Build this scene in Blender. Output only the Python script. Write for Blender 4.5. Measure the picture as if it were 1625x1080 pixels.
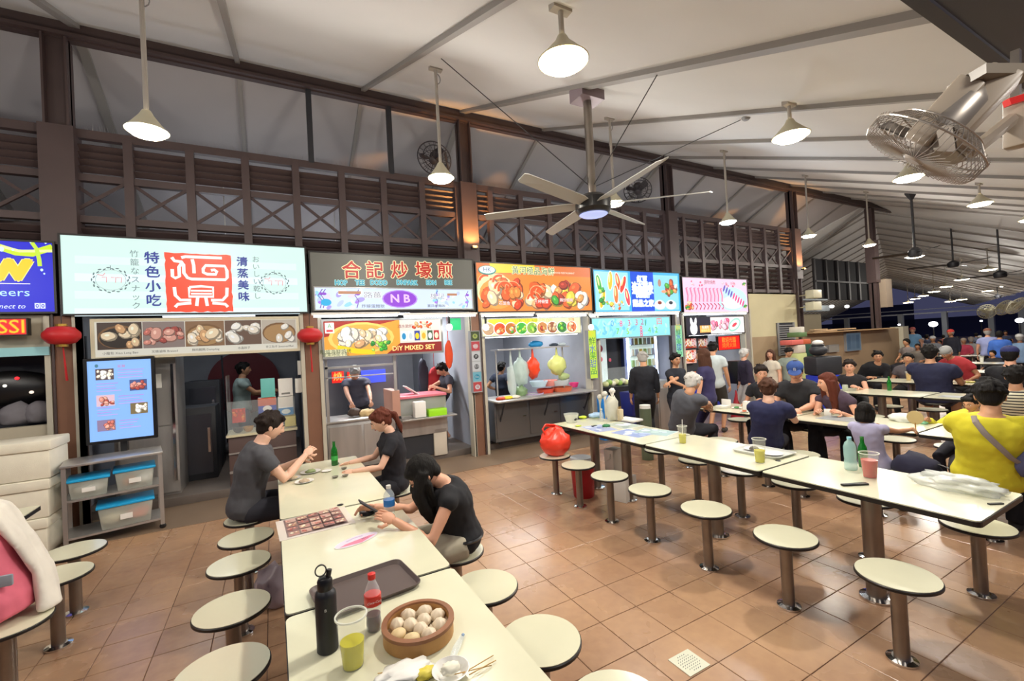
import bpy, bmesh, math, random
from mathutils import Vector as V, Matrix, noise
random.seed(7)
R = math.radians
sc = bpy.context.scene
for o in list(bpy.data.objects): bpy.data.objects.remove(o)
COL = sc.collection
# ------------------------------------------------------------------ camera, world, exposure
F = 700.96; YAW, PIT, ROL = R(28.652), R(-.714), R(-3.067); CH = 1.7945
_f = V((math.sin(YAW)*math.cos(PIT), math.cos(YAW)*math.cos(PIT), -math.sin(PIT)))
_r = V((math.cos(YAW), -math.sin(YAW), 0)); _u = _r.cross(_f)
CR = _r*math.cos(ROL)+_u*math.sin(ROL); CU = -_r*math.sin(ROL)+_u*math.cos(ROL); CF = _f
CP = V((0, 0, CH))
cd = bpy.data.cameras.new('camera'); cam = bpy.data.objects.new('camera', cd); COL.objects.link(cam)
cam.matrix_world = Matrix(((CR.x, CU.x, -CF.x, 0), (CR.y, CU.y, -CF.y, 0), (CR.z, CU.z, -CF.z, CH), (0, 0, 0, 1)))
cd.sensor_width = 36; cd.lens = F/1625*36; cd.clip_start = .05; cd.clip_end = 300
sc.camera = cam
w = bpy.data.worlds.new('world'); sc.world = w; w.use_nodes = True
w.node_tree.nodes['Background'].inputs[0].default_value = (.05, .052, .105, 1)
w.node_tree.nodes['Background'].inputs[1].default_value = .9
sc.view_settings.view_transform = 'Standard'; sc.view_settings.look = 'None'
sc.view_settings.gamma = 1; sc.view_settings.use_curve_mapping = False
sc.view_settings.exposure = 0.0
LAMP_W = 52          # hall pendant lamps (watts of blender light)
TUBE_E = 9.0         # fluorescent tube emission
# measuring helpers: a sight line of the survey meets a real plane of the building
def ray(px, py): return CF + CR*((px-812.5)/F) - CU*((py-540)/F)
def onY(px, py, y): d = ray(px, py); return CP + d*(y/d.y)
def onZ(px, py, z=.75): d = ray(px, py); return CP + d*((z-CH)/d.z)
def onX(px, py, x): d = ray(px, py); return CP + d*(x/d.x)
def dep(px, py, t): return CP + ray(px, py)*t
# ------------------------------------------------------------------ materials
def lin(c):
    if isinstance(c, str):
        c = [int(c[i:i+2], 16)/255 for i in (0, 2, 4)]
    return tuple(((x+.055)/1.055)**2.4 if x > .04045 else x/12.92 for x in c)
MATS = {}
def mat(name, col, rough=.5, metal=0., em=0., spec=.5, alpha=1., trans=0., noise_s=0., noise_a=.0, bump=0., bscale=60., sss=0., coat=0., aniso=None):
    if name in MATS: return MATS[name]
    m = bpy.data.materials.new(name); m.use_nodes = True; nt = m.node_tree
    b = nt.nodes['Principled BSDF']; c = lin(col)
    b.inputs['Base Color'].default_value = (*c, 1); b.inputs['Roughness'].default_value = rough
    b.inputs['Metallic'].default_value = metal; b.inputs['Specular IOR Level'].default_value = spec
    b.inputs['Alpha'].default_value = alpha; b.inputs['Transmission Weight'].default_value = trans
    if coat: b.inputs['Coat Weight'].default_value = coat; b.inputs['Coat Roughness'].default_value = .08
    if em: b.inputs['Emission Color'].default_value = (*c, 1); b.inputs['Emission Strength'].default_value = em
    tc = nt.nodes.new('ShaderNodeTexCoord')
    src = tc.outputs['Object']
    if aniso:
        mp = nt.nodes.new('ShaderNodeMapping'); mp.inputs['Scale'].default_value = aniso
        nt.links.new(src, mp.inputs[0]); src = mp.outputs[0]
    if noise_a:
        n = nt.nodes.new('ShaderNodeTexNoise'); n.inputs['Scale'].default_value = noise_s; n.inputs['Detail'].default_value = 4
        nt.links.new(src, n.inputs['Vector'])
        mx = nt.nodes.new('ShaderNodeMix'); mx.data_type = 'RGBA'; mx.blend_type = 'MIX'
        mr = nt.nodes.new('ShaderNodeMapRange'); mr.inputs[1].default_value = .3; mr.inputs[2].default_value = .7
        nt.links.new(n.outputs['Fac'], mr.inputs[0]); nt.links.new(mr.outputs[0], mx.inputs[0])
        mx.inputs[6].default_value = (*[x*(1-noise_a) for x in c], 1); mx.inputs[7].default_value = (*[min(1, x*(1+noise_a)) for x in c], 1)
        nt.links.new(mx.outputs[2], b.inputs['Base Color'])
        mr2 = nt.nodes.new('ShaderNodeMapRange'); mr2.inputs[3].default_value = max(0, rough-.07); mr2.inputs[4].default_value = min(1, rough+.1)
        nt.links.new(n.outputs['Fac'], mr2.inputs[0]); nt.links.new(mr2.outputs[0], b.inputs['Roughness'])
    if bump:
        n2 = nt.nodes.new('ShaderNodeTexNoise'); n2.inputs['Scale'].default_value = bscale; n2.inputs['Detail'].default_value = 3
        nt.links.new(src, n2.inputs['Vector'])
        bp = nt.nodes.new('ShaderNodeBump'); bp.inputs['Strength'].default_value = bump; bp.inputs['Distance'].default_value = .01
        nt.links.new(n2.outputs['Fac'], bp.inputs['Height']); nt.links.new(bp.outputs[0], b.inputs['Normal'])
    MATS[name] = m; return m
def attr_mat(name, em, base=.25, rough=.4):
    if name in MATS: return MATS[name]
    m = bpy.data.materials.new(name); m.use_nodes = True; nt = m.node_tree; b = nt.nodes['Principled BSDF']
    a = nt.nodes.new('ShaderNodeAttribute'); a.attribute_name = 'Col'
    mx = nt.nodes.new('ShaderNodeVectorMath'); mx.operation = 'SCALE'; mx.inputs[3].default_value = base
    nt.links.new(a.outputs['Color'], mx.inputs[0]); nt.links.new(mx.outputs[0], b.inputs['Base Color'])
    b.inputs['Roughness'].default_value = rough
    if em: nt.links.new(a.outputs['Color'], b.inputs['Emission Color']); b.inputs['Emission Strength'].default_value = em
    MATS[name] = m; return m
LAM = mat('cream_laminate', 'dbd9bd', .2, noise_s=2.5, noise_a=.04, coat=.3)
EDGE = mat('black_edging', '171413', .4)
STEEL = mat('brushed_steel', 'b9b6b2', .36, .7, noise_s=8, noise_a=.12, aniso=(1, 1, .1))
STEELP = mat('post_steel', '8f877f', .32, .9, noise_s=6, noise_a=.15)
CHROME = mat('chrome', 'd8d8d8', .12, 1.)
BROWN = mat('brown_paint', '483a39', .5, noise_s=3, noise_a=.1)
BROWND = mat('dark_brown_paint', '40302f', .55, noise_s=3, noise_a=.1)
PILL = mat('pillar_brown', '7b5540', .6, noise_s=3, noise_a=.1)
ROOFM = mat('roof_sheet', 'd0d0cf', .75, noise_s=.6, noise_a=.06)
BATTEN = mat('roof_batten', '8e8a86', .6)
BLACK = mat('black_plastic', '151517', .35)
DARK = mat('dark_grey', '2b2c31', .5)
GREY = mat('grey_plastic', '8b8c8e', .5)
WHITE = mat('white_plastic', 'e8e6df', .45)
WHITEB = mat('styrofoam', 'e6e0cc', .8, noise_s=9, noise_a=.04, bump=.2, bscale=150)
CREAMW = mat('cream_wall', 'c3ba96', .7, noise_s=2, noise_a=.05)
TANW = mat('tan_wall', 'a08a6c', .7, noise_s=2, noise_a=.06)
RED = mat('red_plastic', 'd32b25', .4)
REDL = mat('lantern_silk', 'c01f25', .5)
BLUE = mat('blue_plastic', '2a3fc8', .4)
CYAN = mat('cyan_lid', '1fa3dc', .35)
GLASSG = mat('green_glass', '1d8f2f', .08, trans=.55, noise_a=0)
GLASS = mat('clear_plastic', 'e8f2f4', .12, alpha=.28)
FROST = mat('frosted_plastic', 'e6eadd', .3, alpha=.38)
GLASSP = mat('pane_glass', 'dfe8ea', .05, alpha=.12)
INTW = mat('stall_interior_wall', '9c9ea6', .5, noise_s=2, noise_a=.1)
INTD = mat('stall_interior_dark', '3a3b42', .5)
TUBE = mat('tube_light', 'f2f8ff', em=TUBE_E)
SKIN = [mat('skin_light', 'd9a183', .5, noise_s=20, noise_a=.03), mat('skin_medium', 'c4906c', .5, noise_s=20, noise_a=.03), mat('skin_tan', 'a06f50', .5, noise_s=20, noise_a=.03), mat('skin_pale', 'e2b49a', .5, noise_s=20, noise_a=.03)]
# ------------------------------------------------------------------ object helpers
def mworld(o):
    m = o.matrix_basis
    while o.parent: o = o.parent; m = o.matrix_basis @ m
    return m
def tag(o, label=None, cat=None, group=None, kind=None):
    if label: o['label'] = label
    if cat: o['category'] = cat
    if group: o['group'] = group
    if kind: o['kind'] = kind
    return o
def thing(name, label, cat, loc=(0, 0, 0), rz=0, group=None):
    o = bpy.data.objects.new(name, None); o.empty_display_size = .1; COL.objects.link(o)
    o.location = loc; o.rotation_euler = (0, 0, rz); return tag(o, label, cat, group)
def finish(me, smooth, ang=35):
    if smooth:
        me.polygons.foreach_set('use_smooth', [True]*len(me.polygons)); 
        if ang: me.set_sharp_from_angle(angle=R(ang))
class MB:
    """collects shapes given in world (or prototype) coordinates"""
    def __init__(s): s.v = []; s.f = []; s.m = []; s.mi = 0
    def add(s, vs, fs):
        o = len(s.v); s.v += [V(v) for v in vs]; s.f += [tuple(i+o for i in f) for f in fs]; s.m += [s.mi]*len(fs); return s
    def box(s, c, d, rz=0, M=None, taper=1.):
        hx, hy, hz = d[0]/2, d[1]/2, d[2]/2
        vs = [V((x*hx*(taper if z < 0 else 1), y*hy*(taper if z < 0 else 1), z*hz)) for z in (-1, 1) for x, y in ((-1, -1), (1, -1), (1, 1), (-1, 1))]
        if M is None: M = Matrix.Rotation(rz, 3, 'Z')
        vs = [M @ v + V(c) for v in vs]
        return s.add(vs, [(3, 2, 1, 0), (4, 5, 6, 7), (0, 1, 5, 4), (1, 2, 6, 5), (2, 3, 7, 6), (3, 0, 4, 7)])
    def b(s, x0, x1, y0, y1, z0, z1): return s.box(((x0+x1)/2, (y0+y1)/2, (z0+z1)/2), (abs(x1-x0), abs(y1-y0), abs(z1-z0)))
    def bar(s, p, q, w, h=None, up=(0, 0, 1)):
        p, q = V(p), V(q); d = (q-p); L = d.length; d.normalize(); up = V(up)
        if abs(d.dot(up)) > .98: up = V((1, 0, 0))
        x = d.cross(up).normalized(); y = x.cross(d)
        return s.box((p+q)/2, (w, L, h or w), M=Matrix((x, d, y)).transposed())
    def tube(s, pts, r, n=8, cap=True, rb=None, side=None):
        """loft of rings; r number or list; rb second radius list"""
        pts = [V(p) for p in pts]; k = len(pts)
        ra = list(r) if hasattr(r, '__len__') else [r]*k
        rb = (list(rb) if hasattr(rb, '__len__') else [rb]*k) if rb is not None else ra
        vs = []; X = None
        for i, p in enumerate(pts):
            t = (pts[min(i+1, k-1)]-pts[max(i-1, 0)]).normalized()
            if side is not None: X = V(side)
            elif X is None: X = V((0, 0, 1)).cross(t) if abs(t.z) < .95 else V((1, 0, 0))
            X = (X-t*X.dot(t)).normalized(); Y = t.cross(X)
            for j in range(n):
                a = 2*math.pi*j/n; vs.append(p+X*math.cos(a)*ra[i]+Y*math.sin(a)*rb[i])
        fs = [(i*n+j, i*n+(j+1) % n, (i+1)*n+(j+1) % n, (i+1)*n+j) for i in range(k-1) for j in range(n)]
        if cap: fs += [tuple(range(n))[::-1], tuple(range((k-1)*n, k*n))]
        return s.add(vs, fs)
    def cyl(s, p, q, r, r2=None, n=20): return s.tube([p, q], [r, r if r2 is None else r2], n)
    def cap(s, p, q, r, r2=None, n=12):
        """capsule"""
        p, q = V(p), V(q); r2 = r if r2 is None else r2; d = (q-p).normalized()
        P = []; Rr = []
        for a in (88, 60, 30): P.append(p-d*r*math.sin(R(a))); Rr.append(max(.0005, r*math.cos(R(a))))
        P.append(p); Rr.append(r); P.append(q); Rr.append(r2)
        for a in (30, 60, 88): P.append(q+d*r2*math.sin(R(a))); Rr.append(max(.0005, r2*math.cos(R(a))))
        return s.tube(P, Rr, n)
    def lathe(s, prof, c=(0, 0, 0), n=24, sy=1., rz=0, close=False):
        """profile [(r,z)]"""
        c = V(c); vs = []; k = len(prof)
        for r, z in prof:
            for j in range(n):
                a = 2*math.pi*j/n; x, y = r*math.cos(a), r*math.sin(a)*sy
                vs.append(c+V((x*math.cos(rz)-y*math.sin(rz), x*math.sin(rz)+y*math.cos(rz), z)))
        fs = [(i*n+j, i*n+(j+1) % n, (i+1)*n+(j+1) % n, (i+1)*n+j) for i in range(k-1) for j in range(n)]
        if close: fs += [((k-1)*n+j, (k-1)*n+(j+1) % n, (j+1) % n, j) for j in range(n)]
        else: fs += [tuple(range(n))[::-1], tuple(range((k-1)*n, k*n))]
        return s.add(vs, fs)
    def ell(s, c, r, M=None, n=14, m=9, f=None):
        c = V(c); M = M or Matrix.Identity(3); vs = [];
        for i in range(m+1):
            th = math.pi*(i+.02)/(m+.04)
            for j in range(n):
                a = 2*math.pi*j/n; d = V((math.sin(th)*math.cos(a), math.sin(th)*math.sin(a), -math.cos(th)))
                p = V((d.x*r[0], d.y*r[1], d.z*r[2]))
                if f: p = f(d, p)
                vs.append(M @ p + c)
        fs = [(i*n+j, i*n+(j+1) % n, (i+1)*n+(j+1) % n, (i+1)*n+j) for i in range(m) for j in range(n)]
        fs += [tuple(range(n))[::-1], tuple(range(m*n, (m+1)*n))]
        return s.add(vs, fs)
    def prism(s, poly, z0, z1, M=None):
        """poly in xy, extruded in z, M 4x4"""
        n = len(poly); M = M or Matrix.Identity(4)
        vs = [M @ V((x, y, z0)) for x, y in poly]+[M @ V((x, y, z1)) for x, y in poly]
        return s.add(vs, [tuple(range(n))[::-1], tuple(range(n, 2*n))]+[(i, (i+1) % n, (i+1) % n+n, i+n) for i in range(n)])
    def crumple(s, c, r, amp=.25, fr=3., seed=0, sub=3, flat=True):
        bm = bmesh.new(); bmesh.ops.create_icosphere(bm, subdivisions=sub, radius=1)
        vs = []
        for v in bm.verts:
            d = v.co.copy(); k = 1+amp*noise.noise(d*fr+V((seed*7.3, 1, 2)))+amp*.5*abs(noise.noise(d*fr*2.7+V((seed, 5, 2))))
            p = V((d.x*r[0]*k, d.y*r[1]*k, d.z*r[2]*k))
            if flat: p.z = max(p.z, -r[2]*.75)
            vs.append(p+V(c))
        fs = [tuple(l.vert.index for l in f.loops) for f in bm.faces]; bm.free(); return s.add(vs, fs)
    def build(s, name, mats, parent=None, smooth=False, bevel=0, ang=35, local=False):
        me = bpy.data.meshes.new(name); vs = s.v
        if parent is not None and not local:
            mi = mworld(parent).inverted(); vs = [mi @ v for v in vs]
        me.from_pydata([tuple(v) for v in vs], [], s.f)
        if not isinstance(mats, (list, tuple)): mats = [mats]
        for m in mats: me.materials.append(m)
        if len(mats) > 1: me.polygons.foreach_set('material_index', s.m)
        if bevel:
            bm = bmesh.new(); bm.from_mesh(me)
            es = [e for e in bm.edges if len(e.link_faces) == 2 and e.calc_face_angle(0) > R(50)]
            bmesh.ops.bevel(bm, geom=es, offset=bevel, segments=2, profile=.5, affect='EDGES', clamp_overlap=True)
            bm.to_mesh(me); bm.free(); smooth = True
        finish(me, smooth, ang)
        o = bpy.data.objects.new(name, me); COL.objects.link(o)
        if parent is not None: o.parent = parent
        return o
def copy_tree(o, parent=None):
    c = o.copy(); COL.objects.link(c)
    if parent: c.parent = parent
    for ch in [x for x in KIDS.get(o.name, [])]: copy_tree(ch, c)
    return c
KIDS = {}
def index_kids(root):
    for o in bpy.data.objects:
        if o.parent is root:
            KIDS.setdefault(root.name, []).append(o); index_kids(o)
def struct(name, mb, m, parent=None, **k):
    o = mb.build(name, m, parent, **k); 
    if parent is None: o['kind'] = 'structure'
    return o
def rrect(w, h, r, n=4, cx=0, cy=0):
    pts = []
    for sx, sy, a0 in ((1, 1, 0), (-1, 1, 90), (-1, -1, 180), (1, -1, 270)):
        for i in range(n+1):
            a = R(a0+90*i/n); pts.append((cx+sx*(w/2-r)+r*math.cos(a), cy+sy*(h/2-r)+r*math.sin(a)))
    return pts
# ------------------------------------------------------------------ flat print (signs, menus, screens)
GC = {}
WS = bpy.data.scenes.new('work'); WL = WS.view_layers[0]      # small side scene used only to evaluate modifiers quickly
def evaluated(o):
    WS.collection.objects.link(o); WL.update()
    me = bpy.data.meshes.new_from_object(o.evaluated_get(WL.depsgraph)); bpy.data.objects.remove(o); return me
def glyphs(t, shear=0.):
    k = (t, shear)
    if k in GC: return GC[k]
    cu = bpy.data.curves.new('t', 'FONT'); cu.body = t; cu.size = 1; cu.resolution_u = 2; cu.align_x = 'CENTER'; cu.align_y = 'CENTER'; cu.shear = shear
    ob = bpy.data.objects.new('t', cu); me = evaluated(ob)
    r = ([(v.co.x, v.co.y) for v in me.vertices], [tuple(p.vertices) for p in me.polygons])
    bpy.data.meshes.remove(me); GC[k] = r; return r
class Print:
    def __init__(s, w, h, bg): s.w, s.h = w, h; s.v = []; s.f = []; s.c = []; s.L = 0; s.rect(0, 0, w, h, bg)
    def raw(s, vs, fs, c):
        o = len(s.v); z = s.L*.00006; s.L += 1; c = lin(c)
        s.v += [(x, y, z) for x, y in vs]; s.f += [tuple(i+o for i in f) for f in fs]; s.c += [c]*len(vs)
    def same(s): s.L -= 1
    def rect(s, x, y, w, h, c): s.raw([(x, y), (x+w, y), (x+w, y+h), (x, y+h)], [(0, 1, 2, 3)], c)
    def poly(s, pts, c): s.raw(pts, [tuple(range(len(pts)))], c)
    def ell(s, x, y, a, b, c, rot=0, n=18, wob=0):
        ca, sa = math.cos(rot), math.sin(rot); pts = []
        for i in range(n):
            t = 2*math.pi*i/n; k = 1+wob*random.uniform(-1, 1); u, v = a*k*math.cos(t), b*k*math.sin(t)
            X, Y = x+u*ca-v*sa, y+u*sa+v*ca; pts.append((min(s.w, max(0, X)), min(s.h, max(0, Y))))
        s.poly(pts, c)
    def stroke(s, pts, wd, c):
        k = len(pts); L = []; Rr = []
        for i in range(k):
            a = pts[max(i-1, 0)]; b = pts[min(i+1, k-1)]; dx, dy = b[0]-a[0], b[1]-a[1]; l = math.hypot(dx, dy) or 1
            nx, ny = -dy/l*wd/2, dx/l*wd/2; L.append((pts[i][0]+nx, pts[i][1]+ny)); Rr.append((pts[i][0]-nx, pts[i][1]-ny))
        s.raw(L+Rr, [(i, i+1, k+i+1, k+i) for i in range(k-1)], c)
    def text(s, t, x, y, size, c, sx=1., rot=0, shear=0., vert=False, gap=1.1):
        if vert:
            for i, ch in enumerate(t): s.text(ch, x, y-i*size*gap, size, c, sx, rot, shear)
            return
        vs, fs = glyphs(t, shear); ca, sa = math.cos(rot), math.sin(rot)
        s.raw([(x+(u*sx*size)*ca-v*size*sa, y+u*sx*size*sa+v*size*ca) for u, v in vs], fs, c)
    def outline(s, t, x, y, size, c, oc, o, **k):
        for i in range(8):
            a = i*math.pi/4; s.text(t, x+o*math.cos(a), y+o*math.sin(a), size, oc, **k)
        s.text(t, x, y, size, c, **k)
    def build(s, name, parent, org, ux, uy, em=1., base=.25, rough=.4):
        """org = lower-left corner, ux, uy unit vectors; prints face ux x uy"""
        org, ux, uy = V(org), V(ux).normalized(), V(uy).normalized(); nz = ux.cross(uy)
        vs = [org+ux*x+uy*y+nz*z for x, y, z in s.v]
        if parent is not None: mi = mworld(parent).inverted(); vs = [mi @ v for v in vs]
        me = bpy.data.meshes.new(name); me.from_pydata([tuple(v) for v in vs], [], s.f)
        a = me.color_attributes.new('Col', 'FLOAT_COLOR', 'POINT')
        a.data.foreach_set('color', [q for c in s.c for q in (*c, 1.)])
        me.materials.append(attr_mat('lit_print_%g' % em if em else 'matt_print', em, base if em else .9, rough))
        o = bpy.data.objects.new(name, me); COL.objects.link(o); 
        if parent is not None: o.parent = parent
        return o
def food(p, x, y, w, h, kind='dumpling', n=14, seed=1):
    rs = random.getstate(); random.seed(seed)
    cols = {'dumpling': ['e9c9a0', 'f2dcb8', 'd9a878', 'f6e6cc'], 'bun': ['f5efe2', 'efe4d2', 'fbf7ee'], 'pork': ['c87366', 'a94c44', 'e0a493', 'd98f80'],
            'prawn': ['e8622a', 'f08a3c', 'd8431d', 'f7b27a', 'fbd9b0'], 'pink': ['f28aa8', 'e85f86', 'fbd0dc', 'f7a9c0'], 'veg': ['3fae3a', '7ccc3a', '2b8e35', 'b7df5a'],
            'mix': ['e8622a', '4aa63a', 'f1d24a', 'f6efe0', 'b33b28', 'e8a05a']}[kind]
    for i in range(n):
        cx, cy = x+w*random.uniform(.1, .9), y+h*random.uniform(.16, .84); a = min(w, h)*random.uniform(.15, .3)
        a = min(a, cx-x, x+w-cx, cy-y, y+h-cy) if min(cx-x, x+w-cx, cy-y, y+h-cy) > .01 else .01
        c = random.choice(cols); rt = random.uniform(0, 3)
        dk = tuple(max(0, int(c[k:k+2], 16)/255*.62) for k in (0, 2, 4))
        p.ell(cx, cy, a, a*.75, dk, rt, 14, .08); p.ell(cx-a*.08, cy+a*.1, a*.86, a*.6, c, rt, 14, .08)
        p.ell(cx-a*.2, cy+a*.22, a*.3, a*.18, tuple(min(1, int(c[k:k+2], 16)/255*1.15+.08) for k in (0, 2, 4)), rt, 10)
    random.setstate(rs)
YW = 6.84
ZR = 5.82
def roofz(y): return ZR-.41*(YW-y)
# ================================================================== STRUCTURE
GROUT = mat('floor_grout', '6b4f42', .7)
fm = bpy.data.materials.new('floor_tile'); fm.use_nodes = True; nt = fm.node_tree; bs = nt.nodes['Principled BSDF']
oi = nt.nodes.new('ShaderNodeObjectInfo'); gm = nt.nodes.new('ShaderNodeNewGeometry')
n1 = nt.nodes.new('ShaderNodeTexNoise'); n1.inputs['Scale'].default_value = .9; n1.inputs['Detail'].default_value = 5; nt.links.new(gm.outputs['Position'], n1.inputs['Vector'])
n2 = nt.nodes.new('ShaderNodeTexNoise'); n2.inputs['Scale'].default_value = 14; n2.inputs['Detail'].default_value = 4; nt.links.new(gm.outputs['Position'], n2.inputs['Vector'])
cr = nt.nodes.new('ShaderNodeValToRGB'); cr.color_ramp.elements[0].position = .3; cr.color_ramp.elements[1].position = .7
cr.color_ramp.elements[0].color = (*lin('94705a'), 1); cr.color_ramp.elements[1].color = (*lin('bf9975'), 1)
ma = nt.nodes.new('ShaderNodeMath'); ma.operation = 'MULTIPLY_ADD'; ma.inputs[1].default_value = .25; ma.inputs[2].default_value = -.12
mb_ = nt.nodes.new('ShaderNodeMath'); mb_.operation = 'MULTIPLY_ADD'; mb_.inputs[1].default_value = .8
mc_ = nt.nodes.new('ShaderNodeMath'); mc_.operation = 'MULTIPLY_ADD'; mc_.inputs[1].default_value = .25
nt.links.new(gm.outputs['Random Per Island'], ma.inputs[0]); nt.links.new(n1.outputs['Fac'], mb_.inputs[0]); nt.links.new(ma.outputs[0], mb_.inputs[2])
nt.links.new(n2.outputs['Fac'], mc_.inputs[0]); nt.links.new(mb_.outputs[0], mc_.inputs[2]); nt.links.new(mc_.outputs[0], cr.inputs[0]); nt.links.new(cr.outputs[0], bs.inputs['Base Color'])
mr = nt.nodes.new('ShaderNodeMapRange'); mr.inputs[3].default_value = .12; mr.inputs[4].default_value = .42; nt.links.new(n1.outputs['Fac'], mr.inputs[0]); nt.links.new(mr.outputs[0], bs.inputs['Roughness'])
bp = nt.nodes.new('ShaderNodeBump'); bp.inputs['Strength'].default_value = .06; nt.links.new(n2.outputs['Fac'], bp.inputs['Height']); nt.links.new(bp.outputs[0], bs.inputs['Normal'])
floor = struct('floor', MB().b(-9, 75, -12, 45, -.12, -.005), GROUT)
T = .3117; TX, TY = 1.776, 3.212
cells = [(i, j) for i in range(-22, 68) for j in range(-18, 10)]
def tc_(i, j): return V((TX+(i+.5)*T, TY+(j+.5)*T, 0))
def vis(p):
    d = p-CP; z = d.dot(CF)
    if z < .5: return 0
    x, y = d.dot(CR)/z*F, d.dot(CU)/z*F
    return (1/(z*z*z)) if abs(x) < 840 and abs(y) < 570 else 0
cells = [c for c in cells if tc_(*c).y < 6.08+T/2]
cells.sort(key=lambda c: -vis(tc_(*c)))
def tilemesh(mb, c, dz=0, rx=0, ry=0):
    h = T/2-.0022; e = .002; x, y, _ = c
    def z(a, b): return dz+a*rx+b*ry
    vs = [(x+sx*h, y+sy*h, -.01) for sx, sy in ((-1, -1), (1, -1), (1, 1), (-1, 1))]
    vs += [(x+sx*h, y+sy*h, -.0015+z(sx, sy)) for sx, sy in ((-1, -1), (1, -1), (1, 1), (-1, 1))]
    vs += [(x+sx*(h-e), y+sy*(h-e), z(sx, sy)) for sx, sy in ((-1, -1), (1, -1), (1, 1), (-1, 1))]
    mb.add(vs, [(8, 9, 10, 11)]+[(4+i, 4+(i+1) % 4, 8+(i+1) % 4, 8+i) for i in range(4)]+[(i, (i+1) % 4, 4+(i+1) % 4, 4+i) for i in range(4)])
proto = MB(); tilemesh(proto, V((0, 0, 0))); tile0 = proto.build('tile', fm, floor, local=True)
for k, c in enumerate(cells[:300]):
    o = tile0 if k == 0 else tile0.copy()
    if k: COL.objects.link(o); o.parent = floor
    p = tc_(*c); o.location = (p.x, p.y, random.uniform(-.0006, 0)); o.rotation_euler = (random.uniform(-1, 1)*.0016, random.uniform(-1, 1)*.0016, 0)
mbt = MB()
for c in cells[300:]: tilemesh(mbt, tc_(*c), random.uniform(-.0006, 0), random.uniform(-1, 1)*.0003, random.uniform(-1, 1)*.0003)
tag(mbt.build('tile_field', fm, floor), kind='stuff')
CONC = mat('walkway_concrete', '85705c', .4, noise_s=1.5, noise_a=.15)
struct('trim_1', MB().b(-6, 22, 6.085, 7.0, -.01, .004), CONC)                    # drain walkway before the stalls
struct('trim_2', MB().b(-6, 8, 7.0, 10.6, -.01, .11), mat('stall_floor', '6b615a', .45, noise_s=3, noise_a=.15), bevel=.006)
struct('trim_3', MB().b(8, 75, 6.6, 45, -.01, .003), CONC)
# roof: ridge beam along X at YW, front slope toward the camera, back slope behind the stalls
def slab(mb, pts, t=.06):
    n = len(pts); mb.add([V(p) for p in pts]+[V(p)+V((0, 0, t)) for p in pts], [tuple(range(n))[::-1], tuple(range(n, 2*n))]+[(i, (i+1) % n, (i+1) % n+n, i+n) for i in range(n)])
XE = 17.2; WA = R(20); wd = V((math.cos(WA), math.sin(WA), 0)); wn = V((-math.sin(WA), math.cos(WA), 0)); WO = V((XE, YW, 0))
def wing(u, v, z): return WO+wd*u+wn*v+V((0, 0, z))
EY = .88
def wz(v): return ZR+.41*v if v < 0 else ZR-.51*v
vE = EY-YW
m = MB(); slab(m, [(-8, EY, roofz(EY)), (XE-vE*math.tan(WA/2)*-1*-1, EY, roofz(EY)), (XE, YW, ZR), (-8, YW, ZR)])
ceil = struct('ceiling', m, ROOFM)
# battens of front slope, bay 4.85/3
BX = [3.0+1.617*k for k in range(-5, 10)]
mbb = []
for x in BX:
    y1 = EY
    if x > XE-vE*math.tan(WA/2)*-1: pass
    w_ = .055 if abs((x-3.0)/4.85-round((x-3.0)/4.85)) > .01 else .1
    MB().bar((x, YW, ZR-.02), (x, EY, roofz(EY)-.02), w_, .05).build('roof_batten', BATTEN, ceil)
    MB().bar((x, YW, ZR-.02), (x, YW+5.4, ZR-.51*5.4-.02), w_, .05).build('roof_batten', BATTEN, ceil)
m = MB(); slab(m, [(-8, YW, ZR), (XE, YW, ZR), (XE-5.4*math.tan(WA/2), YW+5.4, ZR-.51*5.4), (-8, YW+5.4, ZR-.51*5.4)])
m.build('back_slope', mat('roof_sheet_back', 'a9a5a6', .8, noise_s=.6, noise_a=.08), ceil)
UE = 44
m = MB(); slab(m, [wing(-vE*math.tan(WA/2)*-1, vE, wz(vE)), wing(UE, vE, wz(vE)), wing(UE, 0, ZR), wing(0, 0, ZR)]); m.build('far_front_slope', ROOFM, ceil)
m = MB(); slab(m, [wing(0, 0, ZR), wing(UE, 0, ZR), wing(UE, 6.5, wz(6.5)), wing(-5.4*math.tan(WA/2), 6.5, wz(6.5))]); m.build('far_back_slope', ROOFM, ceil)
for k in range(1, 27):
    u = k*1.617
    MB().bar(wing(u, 0, ZR-.02), wing(u, vE, wz(vE)-.02), .06, .05).build('roof_batten', BATTEN, ceil)
    MB().bar(wing(u, 0, ZR-.02), wing(u, 6.5, wz(6.5)-.02), .06, .05).build('roof_batten', BATTEN, ceil)
# eave gutter above the viewer
GUT = mat('eave_gutter', '2c2a33', .5)
struct('trim_4', MB().b(-8, 17, .45, EY, 3.32, 3.5).b(-8, 17, .82, EY, 3.3, 3.52), GUT)
struct('trim_5', MB().bar((2.2, .6, 3.6), (4.2, -2.6, 4.6), .3, .25), GUT)
# ridge beam
struct('trim_6', MB().b(-8, 18.6, YW-.09, YW+.09, 5.62, 5.66).b(-8, 18.6, YW-.03, YW+.03, 5.6, 5.85).b(-8, 18.6, YW-.11, YW+.11, 5.83, 5.87), BROWN)
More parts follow.
